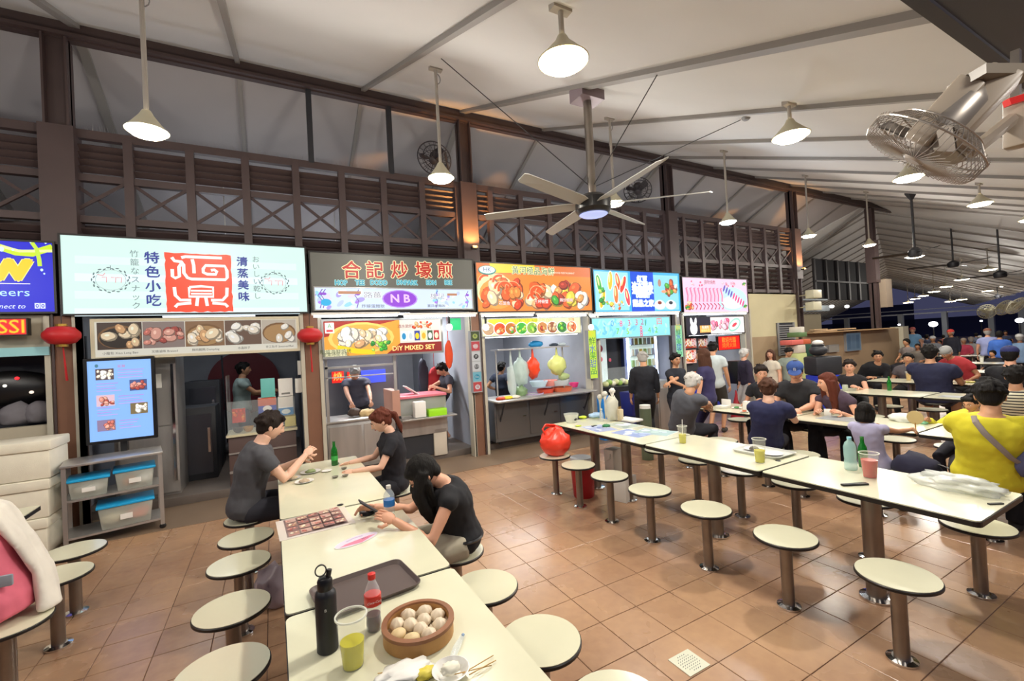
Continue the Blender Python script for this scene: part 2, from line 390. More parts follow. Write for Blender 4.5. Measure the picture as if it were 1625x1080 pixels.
# ridge curtain: none. columns every 4.85 m
CX = [-2.0+4.85*k*1.0 for k in range(0, 4)]+[XE]
CX = [-2.02, 3.0, 7.85, 12.68, 17.1]
for i, x in enumerate(CX):
    wv = .1 if i else .11
    c = MB(); c.b(x-wv, x+wv, YW-.02, YW+.02, 0, 5.6); c.b(x-wv, x-wv+.02, YW-.1, YW+.1, 0, 5.6); c.b(x+wv-.02, x+wv, YW-.1, YW+.1, 0, 5.6)
    col = struct('column', c, BROWN)
    MB().b(x-wv-.04, x+wv+.04, YW-.13, YW+.13, 3.2, 4.56).build('column_casing', BROWN, col)
for x in (.62, 1.76): struct('column_post', MB().b(x-.035, x+.035, YW-.04, YW+.04, 4.56, 5.62), DARK)
# diagonal roof struts from columns behind
# lattice screen over the stalls
scr = struct('wall_back', MB().b(-2.9, 12.8, YW-.03, YW+.05, 4.48, 4.58).b(-2.9, 12.8, YW-.03, YW+.05, 3.98, 4.06).b(-2.9, 12.8, YW-.03, YW+.05, 3.49, 3.57).b(-2.9, 12.8, YW-.03, YW+.05, 2.78, 2.9), BROWN)
MOD = 4.85/8
xs = [-2.02-MOD*2+MOD*k for k in range(0, 27)]
vp = MB().b(-.045, .045, -.05, .05, 2.8, 4.5).build('post', BROWN, scr, local=True)
sl = MB(); sl.box((0, 0, 0), (MOD-.09, .085, .014), M=Matrix.Rotation(R(-38), 3, 'X')); sl = sl.build('slat', BROWN, scr, local=True)
L = math.hypot(MOD-.09, .41); a = math.atan2(.41, MOD-.09)
br = MB(); br.box((0, 0, 0), (L, .03, .035)); br = br.build('brace', BROWND, scr, local=True)
first = {'p': 1, 's': 1, 'b': 1}
def inst(o, key, loc, rot=(0, 0, 0)):
    if first[key]: first[key] = 0; c = o
    else: c = o.copy(); COL.objects.link(c); c.parent = scr
    c.location = loc; c.rotation_euler = rot
for x in xs:
    if x < 12.7: inst(vp, 'p', (x, YW, 0))
    if x+MOD > 12.8: continue
    xm = x+MOD/2
    for z in (4.13, 4.215, 4.30, 4.385): inst(sl, 's', (xm, YW+.02, z))
    low = (3.40, 3.31, 3.22) if xm < 10.4 else (3.40, 3.28, 3.16, 3.04, 2.95)
    for z in low: inst(sl, 's', (xm, YW+.02, z))
    inst(br, 'b', (xm, YW+.01, 3.775), (0, a, 0)); inst(br, 'b', (xm, YW-.02, 3.775), (0, -a, 0))
sp = MB()
for k in range(420):
    x = -1.8+k*.026+random.uniform(-.006, .006); y = YW+random.choice((-.02, .02)); dx = random.uniform(-.02, .02)
    sp.add([(x-.002, y, 4.58), (x+.002, y, 4.58), (x+dx, y+random.uniform(-.02, .02), 4.58+random.uniform(.07, .1))], [(0, 1, 2)])
tag(sp.build('bird_spikes', mat('spike_wire', 'a7a3a0', .4, .8), scr), kind='stuff')
# solid dark backing behind lower louvres, walls around stalls
struct('wall_1', MB().b(-6, 10.5, 7.0, 7.06, 2.42, 3.5), BROWND)
struct('wall_2', MB().b(-6, 10.5, 10.5, 10.6, 0, 2.8), INTW)
struct('wall_3', MB().b(-6, 10.5, 7.0, 10.6, 2.55, 2.62), INTD)
struct('wall_4', MB().b(10.45, 12.62, YW-.03, YW+.1, 1.69, 2.82), CREAMW)
struct('wall_5', MB().b(10.45, 12.62, YW-.04, YW+.1, 0, 1.69), TANW)
struct('wall_6', MB().b(12.62, 18.7, 6.72, 6.9, 0, 1.7), mat('low_wall', '8f7a60', .7, noise_s=2, noise_a=.06))
struct('wall_far', MB().b(-8, 17, 12.2, 12.3, 0, 5), mat('far_wall', '4b4a52', .8))
for i, x in enumerate((-2.05, .5, 3.02, 5.5, 7.9, 10.35)):
    struct('wall_%d' % (7+i), MB().b(x-.04, x+.04, 6.95, 10.5, .0, 2.55), INTW)
# ================================================================== LIGHT FITTINGS
SHADE = mat('lamp_shade', 'c4bfa6', .4)
def lampdisc(name, col, e):
    return mat(name, col, em=e)
LD = lampdisc('lamp_glow', 'fff0cf', 22); LDB = lampdisc('lamp_glow_cool', 'e4f4ff', 20); LOFF = mat('lamp_far', 'fff6e0', em=14)
NL = [0]
def pendant(x, y, z, top, label, cool=False, power=1., r=.13, light=True, tilt=0):
    t = thing('pendant_lamp', label, 'lamp', (x, y, z), 0, 'pendant lamps under the roof')
    m = MB().cyl((x, y, z+.15), (x, y, top), .018, n=8); m.b(x-.07, x+.07, y-.03, y+.03, top-.03, top+.02)
    m.build('stem', mat('lamp_stem', 'a9a49c', .5), t)
    m = MB().lathe([(.03, .17), (.05, .13), (r*.8, .055), (r*1.1, .01), (r*1.1-.006, .006), (r*.78, .05), (.04, .115), (.03, .14)], (x, y, z), 24, close=True)
    m.build('lamp_shade', SHADE, t, smooth=True)
    MB().lathe([(.01, .03), (r*.8, .0), (r*.95, .035), (r*.5, .075), (.01, .08)], (x, y, z-.02), 20).build('bulb', LDB if cool else LD, t, smooth=True)
    if top-z > .6:
        MB().tube([V((x+.05*math.cos(a)+.0, y, top-.12+.06*math.sin(a))) for a in [i*.5-1.6 for i in range(8)]], .005, 5).build('cable_loop', GREY, t)
    if light:
        near = top-z < .6
        ld = bpy.data.lights.new('lamp_light', 'SPOT' if near else 'POINT'); ld.energy = LAMP_W*power*(3.2 if near else 1.25)
        if near: ld.spot_size = R(172); ld.spot_blend = .35
        ld.color = (.8, .9, 1.) if cool else (1., .945, .86); ld.shadow_soft_size = .1
        o = bpy.data.objects.new('lamp_light', ld); COL.objects.link(o); o.parent = t; o.location = (0, 0, -.12)
    return t
row = [(-.78, 4.35, 3.62), (1.7, 4.52, 3.65), (4.36, 4.74, 3.73), (7.15, 4.93, 3.76), (10.4, 5.28, 3.84), (13.45, 5.42, 3.86)]
ords = ['leftmost', 'second from left', 'third from left', 'fourth from left', 'fifth from left', 'sixth from left']
for k, (x, y, z) in enumerate(row):
    pendant(x, y, z-.0, roofz(y), 'round pendant lamp on a long stem near the stalls, %s in that row' % ords[k], cool=k in (3,))
for k, (x, y, z) in enumerate([(1.71, 2.25, 3.68), (4.48, 2.38, 3.76), (7.28, 2.47, 3.77), (10.56, 2.67, 3.85), (13.6, 2.75, 3.88)]):
    pendant(x, y, z-.1, roofz(y), 'lamp on a short stem close under the roof, %s in the near row' % ['nearest and largest', 'second nearest', 'third nearest', 'fourth nearest', 'farthest'][k], power=1.25, r=.15)
# added fill lights without fittings, out of view, to brighten the hall
for x, y in ((-3.2, 2.2), (-1.2, .0), (2.2, -.6), (5.5, -.4), (9, -.3), (-3.6, 4.6)):
    ld = bpy.data.lights.new('hall_fill', 'POINT'); ld.energy = LAMP_W*1.3; ld.color = (1., .945, .86); ld.shadow_soft_size = .12
    o = bpy.data.objects.new('hall_fill', ld); COL.objects.link(o); o.location = (x, y, 3.1)
far = [(1451, 400), (1568, 422), (1526, 438), (1501, 450), (1482, 458), (1465, 465), (1452, 470), (1441, 476), (1597, 449), (1568, 457), (1526, 471), (1508, 474)]
for k, (px, py) in enumerate(far):
    q = onZ(px, py+2, 3.82)
    dd = min(1., 46/q.length); q = CP+(q-CP)*dd
    du = (q-WO).dot(wd); dv = (q-WO).dot(wn); top = wz(dv) if du > 0 else roofz(q.y)
    pendant(q.x, q.y, q.z-.1, max(top, q.z+.3), 'small distant pendant lamp under the far roof, %s' % ['fourth-lowest', 'second largest', 'hanging long', 'mid row', 'sixth', 'seventh', 'eighth', 'ninth', 'rightmost pair', 'by the second fan', 'low pair right', 'low pair left', 'lowest'][k], power=2.2, r=.13+.004*q.length, light=k in (0, 1, 2, 4, 7, 8, 10))
# ================================================================== FANS
def ceiling_fan(x, y, zt, zh, R_, nb, rot, bw, name, label, mh, mbld, hr=.19, led=False, guys=False):
    t = thing(name, label, 'ceiling fan', (x, y, zh), 0, 'ceiling fans')
    MB().cyl((x, y, zh+.1), (x, y, zt-.1), .045 if hr > .15 else .025, n=12).build('downrod', STEELP if hr > .15 else DARK, t, smooth=True)
    m = MB(); m.box((x, y, zt-.08), (.3, .22, .14)) if hr > .15 else m.lathe([(.03, -.16), (.12, 0), (.12, .04), (.02, .05)], (x, y, zt-.02), 4)
    m.build('mounting_bracket', mat('fan_bracket', '8d7f86', .5, .3) if hr > .15 else DARK, t)
    MB().lathe([(.05, .12), (hr*.6, .1), (hr, .05), (hr, -.06), (hr*.85, -.1), (.02, -.11)], (x, y, zh), 28).build('motor_hub', mh, t, smooth=True)
    if led: MB().lathe([(.01, -.125), (hr*.7, -.12), (hr*.8, -.108), (.01, -.1)], (x, y, zh), 24).build('hub_light', mat('fan_light', 'a9b6e8', em=.9), t, smooth=True)
    for k in range(nb):
        a = rot+2*math.pi*k/nb; c, s = math.cos(a), math.sin(a); m = MB()
        def P(r, w_, z): return (x+c*r-s*w_, y+s*r+c*w_, zh+z)
        pr = [(hr*.9, bw*.35), (hr*1.5, bw*.5), (R_*.6, bw*.48), (R_*.97, bw*.38), (R_, bw*.25)]
        top = [P(r, w_, .018) for r, w_ in pr]+[P(r, -w_, -.018) for r, w_ in pr[::-1]]; n = len(top)
        m.add(top+[(q[0], q[1], q[2]-.008) for q in top], [tuple(range(n)), tuple(range(n, 2*n))[::-1]]+[(i, i+n, (i+1) % n+n, (i+1) % n) for i in range(n)])
        m.build('blade', mbld, t)
    if guys:
        for dx, dy in ((-1.5, .4), (1.9, -.5), (-.1, -1.1)):
            MB().tube([(x, y, zh+.18), (x+dx, y+dy, roofz(y+dy))], .005, 5).build('guy_wire', mat('wire', '3a3a3c', .5), t)
    return t
FB = mat('fan_blade_grey', 'b7b7b2', .45)
ceiling_fan(3.11, 3.71, roofz(3.71), 3.27, 1.2, 6, .35, .15, 'ceiling_fan', 'large six-bladed pale grey ceiling fan with round black hub and blue light', BLACK, FB, led=True, guys=True)
ceiling_fan(12.9, 4.35, roofz(4.35), 3.42, .75, 3, 1.9, .13, 'ceiling_fan', 'small black three-bladed ceiling fan nearer the roof column, beside a lamp', DARK, BLACK, .12)
ceiling_fan(20.6, 5.95, 5.4, 3.78, 1.2, 3, 2.1, .16, 'ceiling_fan', 'black ceiling fan with one blade pointing right, between two distant lamps', DARK, BLACK, .15)
ceiling_fan(19.9, 4.7, roofz(4.7), 3.2, .95, 3, -.35, .15, 'ceiling_fan', 'black ceiling fan hanging on a grey rod at the right edge of the roof', DARK, BLACK, .15)
q = onZ(1583, 467, 3.7); ceiling_fan(q.x*.8, q.y*.8, 5.3, 3.2, .9, 3, .1, .15, 'ceiling_fan', 'small dark far ceiling fan hanging lowest below the others', DARK, BLACK, .14)
def wall_fan(c, axis, up, rad, depth, label, wires=26, mc=None, mb_=None, wr=.0028, arm=None, name='wall_fan', drum=False):
    """axis = blowing direction"""
    c, ax = V(c), V(axis).normalized(); X = ax.cross(V(up)).normalized(); Y = X.cross(ax)
    M = Matrix((X, Y, ax)).transposed(); W = lambda x, y, z: c+M @ V((x, y, z))
    t = thing(name, label, 'fan', c, 0, 'wall fans')
    m = MB()
    for k in range(wires):
        a = 2*math.pi*k/wires; ca, sa = math.cos(a), math.sin(a)
        m.tube([W(ca*.16*rad, sa*.16*rad, depth*.62), W(ca*rad*.6, sa*rad*.6, depth*.6), W(ca*rad*.95, sa*rad*.95, depth*(.56 if drum else .3)), W(ca*rad, sa*rad, depth*.4 if drum else 0), W(ca*rad, sa*rad, -depth*.1)], wr, 4, False)
    for rr, z in ((.2, .62), (.6, .58), (1., 0.)):
        m.tube([W(rr*rad*math.cos(i*math.pi/16), rr*rad*math.sin(i*math.pi/16), z*depth) for i in range(33)], wr*(2.4 if rr == 1 else 1.2), 5, False)
    m.build('front_guard', mc, t)
    m = MB()
    for k in range(wires):
        a = 2*math.pi*(k+.5)/wires; ca, sa = math.cos(a), math.sin(a)
        m.tube([W(ca*.2*rad, sa*.2*rad, -depth*.5), W(ca*rad*.7, sa*rad*.7, -depth*.45), W(ca*rad, sa*rad, 0)], wr, 4, False)
    for rr, z in ((.25, -.5), (.72, -.44)):
        m.tube([W(rr*rad*math.cos(i*math.pi/16), rr*rad*math.sin(i*math.pi/16), z*depth) for i in range(33)], wr*2, 5, False)
    m.build('rear_guard', mc, t)
    for k in range(3):
        a = 2*math.pi*k/3+.4; m = MB(); pts = []
        for r_, wv in ((.12, .1), (.35, .3), (.7, .42), (.88, .3)):
            pts.append((r_, wv))
        vs = []
        for r_, wv in pts:
            for s_ in (-1, 1):
                x, y = r_*rad, s_*wv*rad*.5; vs.append(W(x*math.cos(a)-y*math.sin(a), x*math.sin(a)+y*math.cos(a), s_*.03*rad/.25))
        n = len(vs); vs += [v-ax*.006 for v in vs]; fs = []
        for i in range(len(pts)-1):
            fs += [(2*i, 2*i+1, 2*i+3, 2*i+2), (n+2*i+2, n+2*i+3, n+2*i+1, n+2*i)]
        m.add(vs, fs); m.build('blade', mb_, t, smooth=True)
    MB().tube([W(0, 0, depth*.68), W(0, 0, depth*.6), W(0, 0, 0)], [.14*rad, .2*rad, .16*rad], 16).build('hub', mb_, t, smooth=True)
    MB().tube([W(0, 0, -depth*.3), W(0, 0, -depth*.45), W(0, 0, -depth*1.5), W(0, 0, -depth*1.8)], [.2*rad, .36*rad, .33*rad, .2*rad], 14).build('motor', mc, t, smooth=True)
    if arm is not None:
        MB().tube([W(0, 0, -depth*1.2)]+[V(a) for a in arm], .02, 8).build('arm', mc, t, smooth=True)
    return t
DW = mat('fan_dark_wire', '2f2b30', .5); GW = mat('fan_grey_wire', '9b938a', .35, .6); GB = mat('fan_grey_blade', '8f877f', .4)
vr = ray(1478, 222).normalized(); a0 = CR*-.75+CU*-.8; a0 = (a0-vr*a0.dot(vr)).normalized()
fx = a0*.97-vr*.24; fc = dep(1474, 226, 1.95)
wf = wall_fan(fc, fx, V(CF), .232, .13, 'big grey caged wall fan tilted downward near the upper right corner', 56, GW, GB, .0018, drum=True)
bx = dep(1612, 190, 2.05); hd = fc-fx.normalized()*.2+CR*.03
m = MB(); ax_ = fx.normalized(); m.bar(hd+ax_*.22+CR*.02, hd-ax_*.1+CR*.02, .15, .12); m.build('motor_housing', mat('fan_beige', '95897a', .4), wf, bevel=.015)
m = MB(); m.bar(hd+ax_*.2-CR*.09, hd-ax_*.07-CR*.09, .07, .1); m.build('gear_housing', MATS['fan_beige'], wf, bevel=.012)
MB().bar(hd-ax_*.07-CR*.12, hd-ax_*.07+CR*.1, .16, .04).build('end_plate', mat('fan_plate', '756c5f', .4), wf)
MB().tube([hd+ax_*.2+CR*.1, hd+ax_*.24+CR*.2, bx+CU*-.0-CR*.02], [.02, .03, .03], 8).build('arm', MATS['fan_beige'], wf, smooth=True)
m = MB().bar(bx+CU*.1, bx-CU*.13, .07, .07); bt = m.build('hanger_box', MATS['fan_beige'], None, bevel=.006); tag(bt, 'beige hanger box on the right edge carrying the tilted wall fan', 'bracket')
m = MB().bar(bx+CU*.32+CR*.0, bx+CU*.08, .03, .03); m.build('drop_pipe', STEELP, bt)
m = MB().bar(bx-CR*.11+CU*.045-CF*.06, bx+CR*.1+CU*.11-CF*.06, .03, .03); tag(m.build('red_bar', RED), 'short red bar fixed across the beige fan hanger box', 'bar')
for q, lab in ((onY(689, 252, 6.55), 'dark wall fan high on the column behind the second long-stem lamp'), (onY(1012, 302, 6.5), 'dark wall fan high on the column behind the big ceiling fan')):
    wall_fan(q, (-.55, -.5, -.75), (0, 0, 1), .27, .12, lab, 18, DW, DW, .004, [q+V((.22, .1, .2)), q+V((.34, .28, -.05))])
for k, (px, py, ax2) in enumerate(((1566, 494, (-.9, -.5, -.3)), (1594, 488, (-.6, -.9, -.6)), (1613, 485, (-.4, -.9, -.7)))):
    wall_fan(dep(px, py, 17-k*2), ax2, (0, 0, 1), .27, .1, 'pale round wall fan below the far eave, %s of the three' % ['left', 'middle', 'right'][k], 24, mat('fan_cream', 'c9c6ae', .5), MATS['fan_cream'], .006)
# ================================================================== TABLES AND STOOLS
def table(x0, x1, y0, y1, label, legs=1, group='hawker tables in rows'):
    cx, cy = (x0+x1)/2, (y0+y1)/2; t = thing('dining_table', label, 'table', (cx, cy, 0), 0, group)
    pr = rrect(x1-x0-.008, y1-y0-.008, .03, 3, cx, cy)
    e = MB().prism(pr, .716, .744); e.build('tabletop_edge', EDGE, t)
    MB().prism(rrect(x1-x0-.016, y1-y0-.016, .028, 3, cx, cy), .7435, .75).build('tabletop', LAM, t)
    for k in range(legs):
        y = cy if legs == 1 else cy+(k-.5)*.55
        lg = MB().cyl((cx-.1 if x0 > 3 and x0 < 3.5 else cx, y, 0), (cx-.1 if x0 > 3 and x0 < 3.5 else cx, y, .716), .055, n=20).build('leg', STEELP, t, smooth=True)
        MB().lathe([(.095, .004), (.095, .014), (.06, .022), (.055, .022)], (cx-.1 if x0 > 3 and x0 < 3.5 else cx, y, 0), 20).build('base_flange', CHROME, lg)
    return t
table(3.19, 3.91, .88, 2.065, 'cream table in the right foreground row, nearest segment, with bag and red cup')
table(3.19, 3.91, 2.07, 3.25, 'cream table in the middle of the right foreground row, with two yellow drinks')
table(3.19, 3.91, 3.255, 4.87, 'far cream table of the right foreground row, with blue printed sheets', 2)
table(0, .73, 3.27, 4.83, 'cream table of the left foreground row farthest away, with saucers and green bottle', 2)
table(0, .73, 2.05, 3.26, 'cream table in the middle of the left foreground row, with menu sheet')
table(0, .73, .84, 2.045, 'nearest cream table at the bottom edge, with dim sum steamer')
table(5.38, 6.1, 3.12, 4.35, 'cream table of the family row, farthest segment, behind the yellow drinks')
table(5.38, 6.1, 1.9, 3.11, 'cream table of the family row between two seated women')
table(5.38, 6.1, .68, 1.89, 'cream table of the family row in front of the yellow shirt')
table(8.13, 8.85, 2.78, 4.0, 'cream table with green bottle in the third row back')
table(8.13, 8.85, 1.55, 2.77, 'cream table in the third row, behind the striped shirt')
table(10.1, 10.8, 3.1, 4.3, 'cream table in front of the big navy shirt, left half')
table(10.1, 10.8, 1.88, 3.09, 'cream table in front of the big navy shirt, right half')
table(12.6, 13.3, 3.0, 4.4, 'distant cream table beyond the red shirt'); table(15.2, 15.9, 3.6, 4.9, 'distant cream table with white cup below pink shirt'); table(18.5, 19.2, 4.4, 5.9, 'farthest cream table in front of pink shirt')
table(-2.35, -1.62, 3.66, 4.86, 'cream table at the left edge with one pointed corner in view')
def mk_stool():
    t = thing('stool', '', 'stool', (0, 0, 0), 0, 'round fixed stools')
    MB().lathe([(.182, .44), (.186, .443), (.186, .455), (.182, .459)], (0, 0, 0), 40).build('seat_edge', EDGE, t, smooth=True)
    MB().lathe([(.181, .4585), (.181, .462)], (0, 0, 0), 40).build('seat', LAM, t)
    p = MB().cyl((0, 0, 0), (0, 0, .44), .036, n=18).build('leg', STEELP, t, smooth=True)
    MB().lathe([(.07, .002), (.07, .012), (.045, .02), (.036, .02)], (0, 0, 0), 20).build('base_flange', CHROME, p)
    return t
st0 = mk_stool(); index_kids(st0); used = [False]
SP = [(2.9, 1.14, 'round cream stool in the foreground, nearest of the right table row'), (2.9, 1.73, 'round cream stool in the right row, second from the camera'), (2.9, 2.33, 'round cream stool in the right row, third from the camera'),
 (2.9, 2.91, 'round cream stool in the right row, fourth from the camera'), (2.9, 3.44, 'round cream stool beside the white box, fifth from the camera'), (2.9, 3.95, 'round cream stool in front of the red bin'), (2.93, 4.45, 'round stool under the red plastic bag'),
 (4.02, 1.13, 'round stool behind the nearest right table, by the plastic bag'), (4.02, 1.75, 'round stool behind the right foreground table, second from the right'), (4.02, 2.28, 'round stool behind the seam of the right tables'), (4.0, 2.79, 'round stool behind the middle right table'), (4.0, 3.3, 'round stool behind the table near the small yellow drink'), (4.05, 3.85, 'round stool behind the blue printed sheets'),
 (-.22, 4.42, 'round stool under the man in grey'), (-.22, 3.95, 'round cream stool next to the man in grey'), (-.24, 3.48, 'round cream stool left of the middle left table, third from the man'), (-.24, 2.88, 'large round cream stool at the left of the table seam'), (-.24, 2.33, 'round cream stool at the bottom edge, left of the near table'),
 (1.0, 4.35, 'round stool under the girl in black'), (1.02, 2.8, 'round stool under the woman in black top and pale shorts'), (1.0, 2.3, 'round cream stool right of the near table, behind the red-capped bottle'), (1.02, 1.75, 'large round cream stool right of the steamer basket'), (1.06, 1.28, 'round stool barely showing at the bottom edge'),
 (-1.34, 4.48, 'round stool in front of the styrofoam boxes'), (-1.29, 4.01, 'round stool half hidden by the white shawl'), (-1.3, 3.42, 'round stool under the person in pink'),
 (4.98, 4.2, 'stool under the grey-haired man eating'), (5.02, 3.15, 'stool under the boy in navy'), (4.98, 2.75, 'round stool right of the boy in navy'), (5.0, 2.08, 'stool under the small girl in lavender'), (5.1, 1.35, 'stool under the person in the yellow shirt'), (4.98, 3.7, 'round stool between old man and boy'),
 (6.4, 4.4, 'round stool behind the napkin holder table'), (6.42, 3.85, 'stool under the woman with hair tied back'), (6.42, 3.35, 'stool under the man in the blue cap'), (6.42, 2.92, 'stool under the long-haired woman'), (6.42, 2.45, 'round stool behind the plastic bag of the family row'), (6.42, 1.92, 'round stool beside the yellow sleeve'),
 (9.0, 3.5, 'round stool under the table edge, left of the navy shirt'), (9.0, 2.95, 'round stool under the table edge, right below the navy shirt'), (9.0, 4.0, 'stool under the woman in the halter top'), (9.78, 3.15, 'stool under the big navy shirt'), (9.78, 2.3, 'stool under the black shirt at the right'), (7.85, 1.75, 'stool under the striped shirt'), (7.85, 3.3, 'round stool left of the third row table'), (6.42, 1.4, 'round stool hidden behind the yellow shirt'), (11.2, 4.0, 'stool under the curly-haired diner'), (11.25, 3.3, 'stool under the leaning red shirt')]
for x, y, lab in SP:
    o = st0 if not used[0] else copy_tree(st0); used[0] = True; o.location = (x, y, 0); o['label'] = lab; o.rotation_euler = (0, 0, random.uniform(0, 6))
# floor drain
g = MB(); g.b(1.87, 2.03, 1.66, 1.81, .0, .004); dr = g.build('floor_drain', mat('drain_plate', 'd9dac4', .4, .2), None); tag(dr, 'square pale metal drain plate set in the tiled floor', 'floor drain')
h = MB()
for i in range(8):
    for j in range(8):
        if abs(i-3.5)+abs(j-3.5) < 5.5: h.box((1.895+i*.0157, 1.68+j*.0157, .0045), (.009, .003, .001), .6)
tag(h.build('drain_slot', DARK, dr), kind='stuff')
# ================================================================== STALL SIGNS
FY = 6.70
ALU = mat('sign_frame_alu', '9a9a98', .35, .8)
class Sign:
    def __init__(s, name, label, cat, px0, py0, px1, py1, y=FY, depth=.16, fw=.02, fm=None, bg='ffffff', em=1., bgm=None, y0off=0):
        a, b, c, d = onY(px0, py0, y), onY(px1, py0, y), onY(px0, py1, y), onY(px1, py1, y)
        s.x0, s.x1 = (a.x+c.x)/2, (b.x+d.x)/2; s.z1, s.z0 = (a.z+b.z)/2, (c.z+d.z)/2; s.y = y; s.em = em
        s.t = thing(name, label, cat, ((s.x0+s.x1)/2, y+depth/2, s.z0))
        MB().b(s.x0-fw, s.x1+fw, y+.006, y+depth, s.z0-fw, s.z1+fw).build('housing', fm or EDGE, s.t)
        f = MB()
        for q in ((s.x0-fw, s.x0, s.z0-fw, s.z1+fw), (s.x1, s.x1+fw, s.z0-fw, s.z1+fw)): f.b(q[0], q[1], y-.008, y+.01, q[2], q[3])
        for q in ((s.z0-fw, s.z0), (s.z1, s.z1+fw)): f.b(s.x0, s.x1, y-.008, y+.01, q[0], q[1])
        f.build('frame', fm or EDGE, s.t)
        s.p = Print(s.x1-s.x0, s.z1-s.z0, bg); s.W, s.H = s.x1-s.x0, s.z1-s.z0
    def m(s, px, py):
        q = onY(px, py, s.y); return (min(s.W, max(0, q.x-s.x0)), min(s.H, max(0, q.z-s.z0)))
    def done(s, name='lit_panel'): return s.p.build(name, s.t, (s.x0, s.y+.004, s.z0), (1, 0, 0), (0, 0, 1), s.em)
# --- blue drinks sign, cut by the left edge
g = Sign('shop_sign', 'blue light-box sign with yellow letter W and a green splash at the left edge', 'sign', -170, 380, 85, 495, bg='0a14c8')
p = g.p; m_ = g.m
p.stroke([m_(-60, 395), m_(0, 392), m_(25, 400), m_(50, 402), m_(85, 392)], .07, 'c6e21a'); p.stroke([m_(0, 390), m_(30, 398), m_(60, 398), m_(85, 398)], .03, 'e8f29a')
p.stroke([m_(50, 384), m_(58, 395), m_(62, 412), m_(63, 422)], .035, 'bfe03a')
for x, y, r_ in ((66, 428, .012), (70, 434, .008), (48, 383, .008), (72, 381, .009), (20, 396, .01), (2, 395, .02)): p.ell(*m_(x, y), r_, r_*1.3, 'cfeff5')
a = m_(14, 427); p.outline('w', a[0], a[1]+.03, .42, 'ffc814', 'fff08c', .032, sx=1.1); p.outline('w', a[0], a[1]+.03, .42, 'ffc814', 'ffc814', .024, sx=1.1); a = m_(-60, 427); p.outline('VIE', a[0], a[1], .36, 'ffc814', 'fff08c', .008)
p.rect(m_(-150, 450)[0], m_(0, 450)[1], m_(48, 450)[0]-m_(-150, 450)[0], .008, 'ffffff')
a = m_(10, 464); p.text('Cheers', a[0]-.02, a[1], .12, 'bdf2fb', sx=1.15)
a = m_(12, 486); p.text('Connect to', a[0]-.03, a[1], .07, 'e8f4ff', shear=.3)
for x in (59, 68): a = m_(x, 485); p.rect(a[0]-.02, a[1]-.03, .04, .06, 'dfeaff'); p.ell(a[0], a[1], .013, .02, '0a14c8'); p.ell(a[0], a[1], .007, .01, 'dfeaff')
g.done()
# --- big white sign with red seal
g = Sign('shop_sign', 'large pale light-box sign with a red square seal and blue brushed characters', 'sign', 98, 384, 485, 496, bg='cbe8e3')
p = g.p; m_ = g.m
for k in range(4): a = m_(118, 405+k*28); p.rect(a[0], a[1]-.09, g.W-2*a[0], .09, ('d6f0ea', 'dcf0f3')[k % 2])
def fish(cx, cy, r_):
    for i in range(26):
        a = 2*math.pi*i/26; k = r_*(1 if i % 2 else .9)
        p.ell(cx+k*math.cos(a), cy+k*.85*math.sin(a), .017, .007, '5f7378', a+1.2+.3*(i % 3))
    p.stroke([(cx+r_*.8*math.cos(a), cy+r_*.7*math.sin(a)) for a in [.3*i for i in range(22)]], .005, '9fb2b5')
    for dx in (-.06, .02, .07): p.stroke([(cx+dx-.02, cy+.03), (cx+dx+.025, cy+.03), (cx+dx+.02, cy-.03)], .008, 'd98a90')
    p.stroke([(cx-r_*.7, cy+.06), (cx-r_*.4, cy+.05), (cx-r_*.3, cy+.08)], .008, 'd98a90'); p.stroke([(cx, cy+r_*.7), (cx, cy+r_)], .006, '5f7378')
a = m_(176, 444); fish(a[0], a[1], .17); a = m_(436, 449); fish(a[0], a[1], .17)
a = m_(213, 403); p.text('竹籠なスナック', a[0], a[1], .088, '6b7f85', vert=True, gap=1.17)
a = m_(241, 410); [p.text('特色小吃', a[0]+o_, a[1]+o_, .15, '2c3b8e', vert=True, gap=1.14) for o_ in (-.004, 0, .004)]
a0, a1 = m_(261, 400), m_(370, 494); W_, H_ = a1[0]-a0[0], a0[1]-a1[1]; X0, Y0 = a0[0], a1[1]
pts = []
for i in range(60):
    t = i/15; s_ = int(t); f = t-s_; jx = random.uniform(-.008, .008)
    pts.append([(X0+f*W_, Y0+jx), (X0+W_+jx, Y0+f*H_), (X0+W_-f*W_, Y0+H_+jx), (X0+jx, Y0+H_-f*H_)][s_])
p.poly(pts, 'f0482c')
def sk(L_, w_=.035): p.stroke([(X0+x*W_, Y0+y*H_) for x, y in L_], w_, 'f7f4ee')
arc = lambda cx, cy, rx, ry, a, b, n=9: [(cx+rx*math.cos(R(a+(b-a)*i/n)), cy+ry*math.sin(R(a+(b-a)*i/n))) for i in range(n+1)]
sk([(.1, .92), (.14, .86), (.24, .85), (.27, .8), (.27, .66), (.32, .58), (.38, .56), (.9, .56), (.93, .6), (.93, .72), (.9, .8), (.6, .8), (.56, .74), (.56, .68), (.62, .65), (.75, .65), (.77, .7), (.73, .73), (.68, .72)])
sk([(.1, .72), (.1, .6), (.14, .57), (.2, .6), (.2, .76), (.24, .82)]); sk([(.24, .92), (.3, .94), (.4, .94), (.86, .94)]); sk([(.4, .9), (.42, .8), (.42, .66)])
sk([(.12, .42), (.13, .28), (.2, .2), (.36, .2)]); sk([(.92, .42), (.91, .28), (.84, .2), (.66, .2)])
sk([(.34, .42), (.33, .26), (.7, .26), (.7, .42), (.52, .44), (.34, .42)], .03); sk([(.36, .36), (.68, .36)], .022); sk([(.36, .31), (.68, .31)], .022)
sk([(.46, .26), (.44, .1)]); sk([(.58, .26), (.6, .1)]); sk([(.12, .08), (.16, .13), (.36, .15)]); sk([(.92, .08), (.88, .13), (.68, .15)])
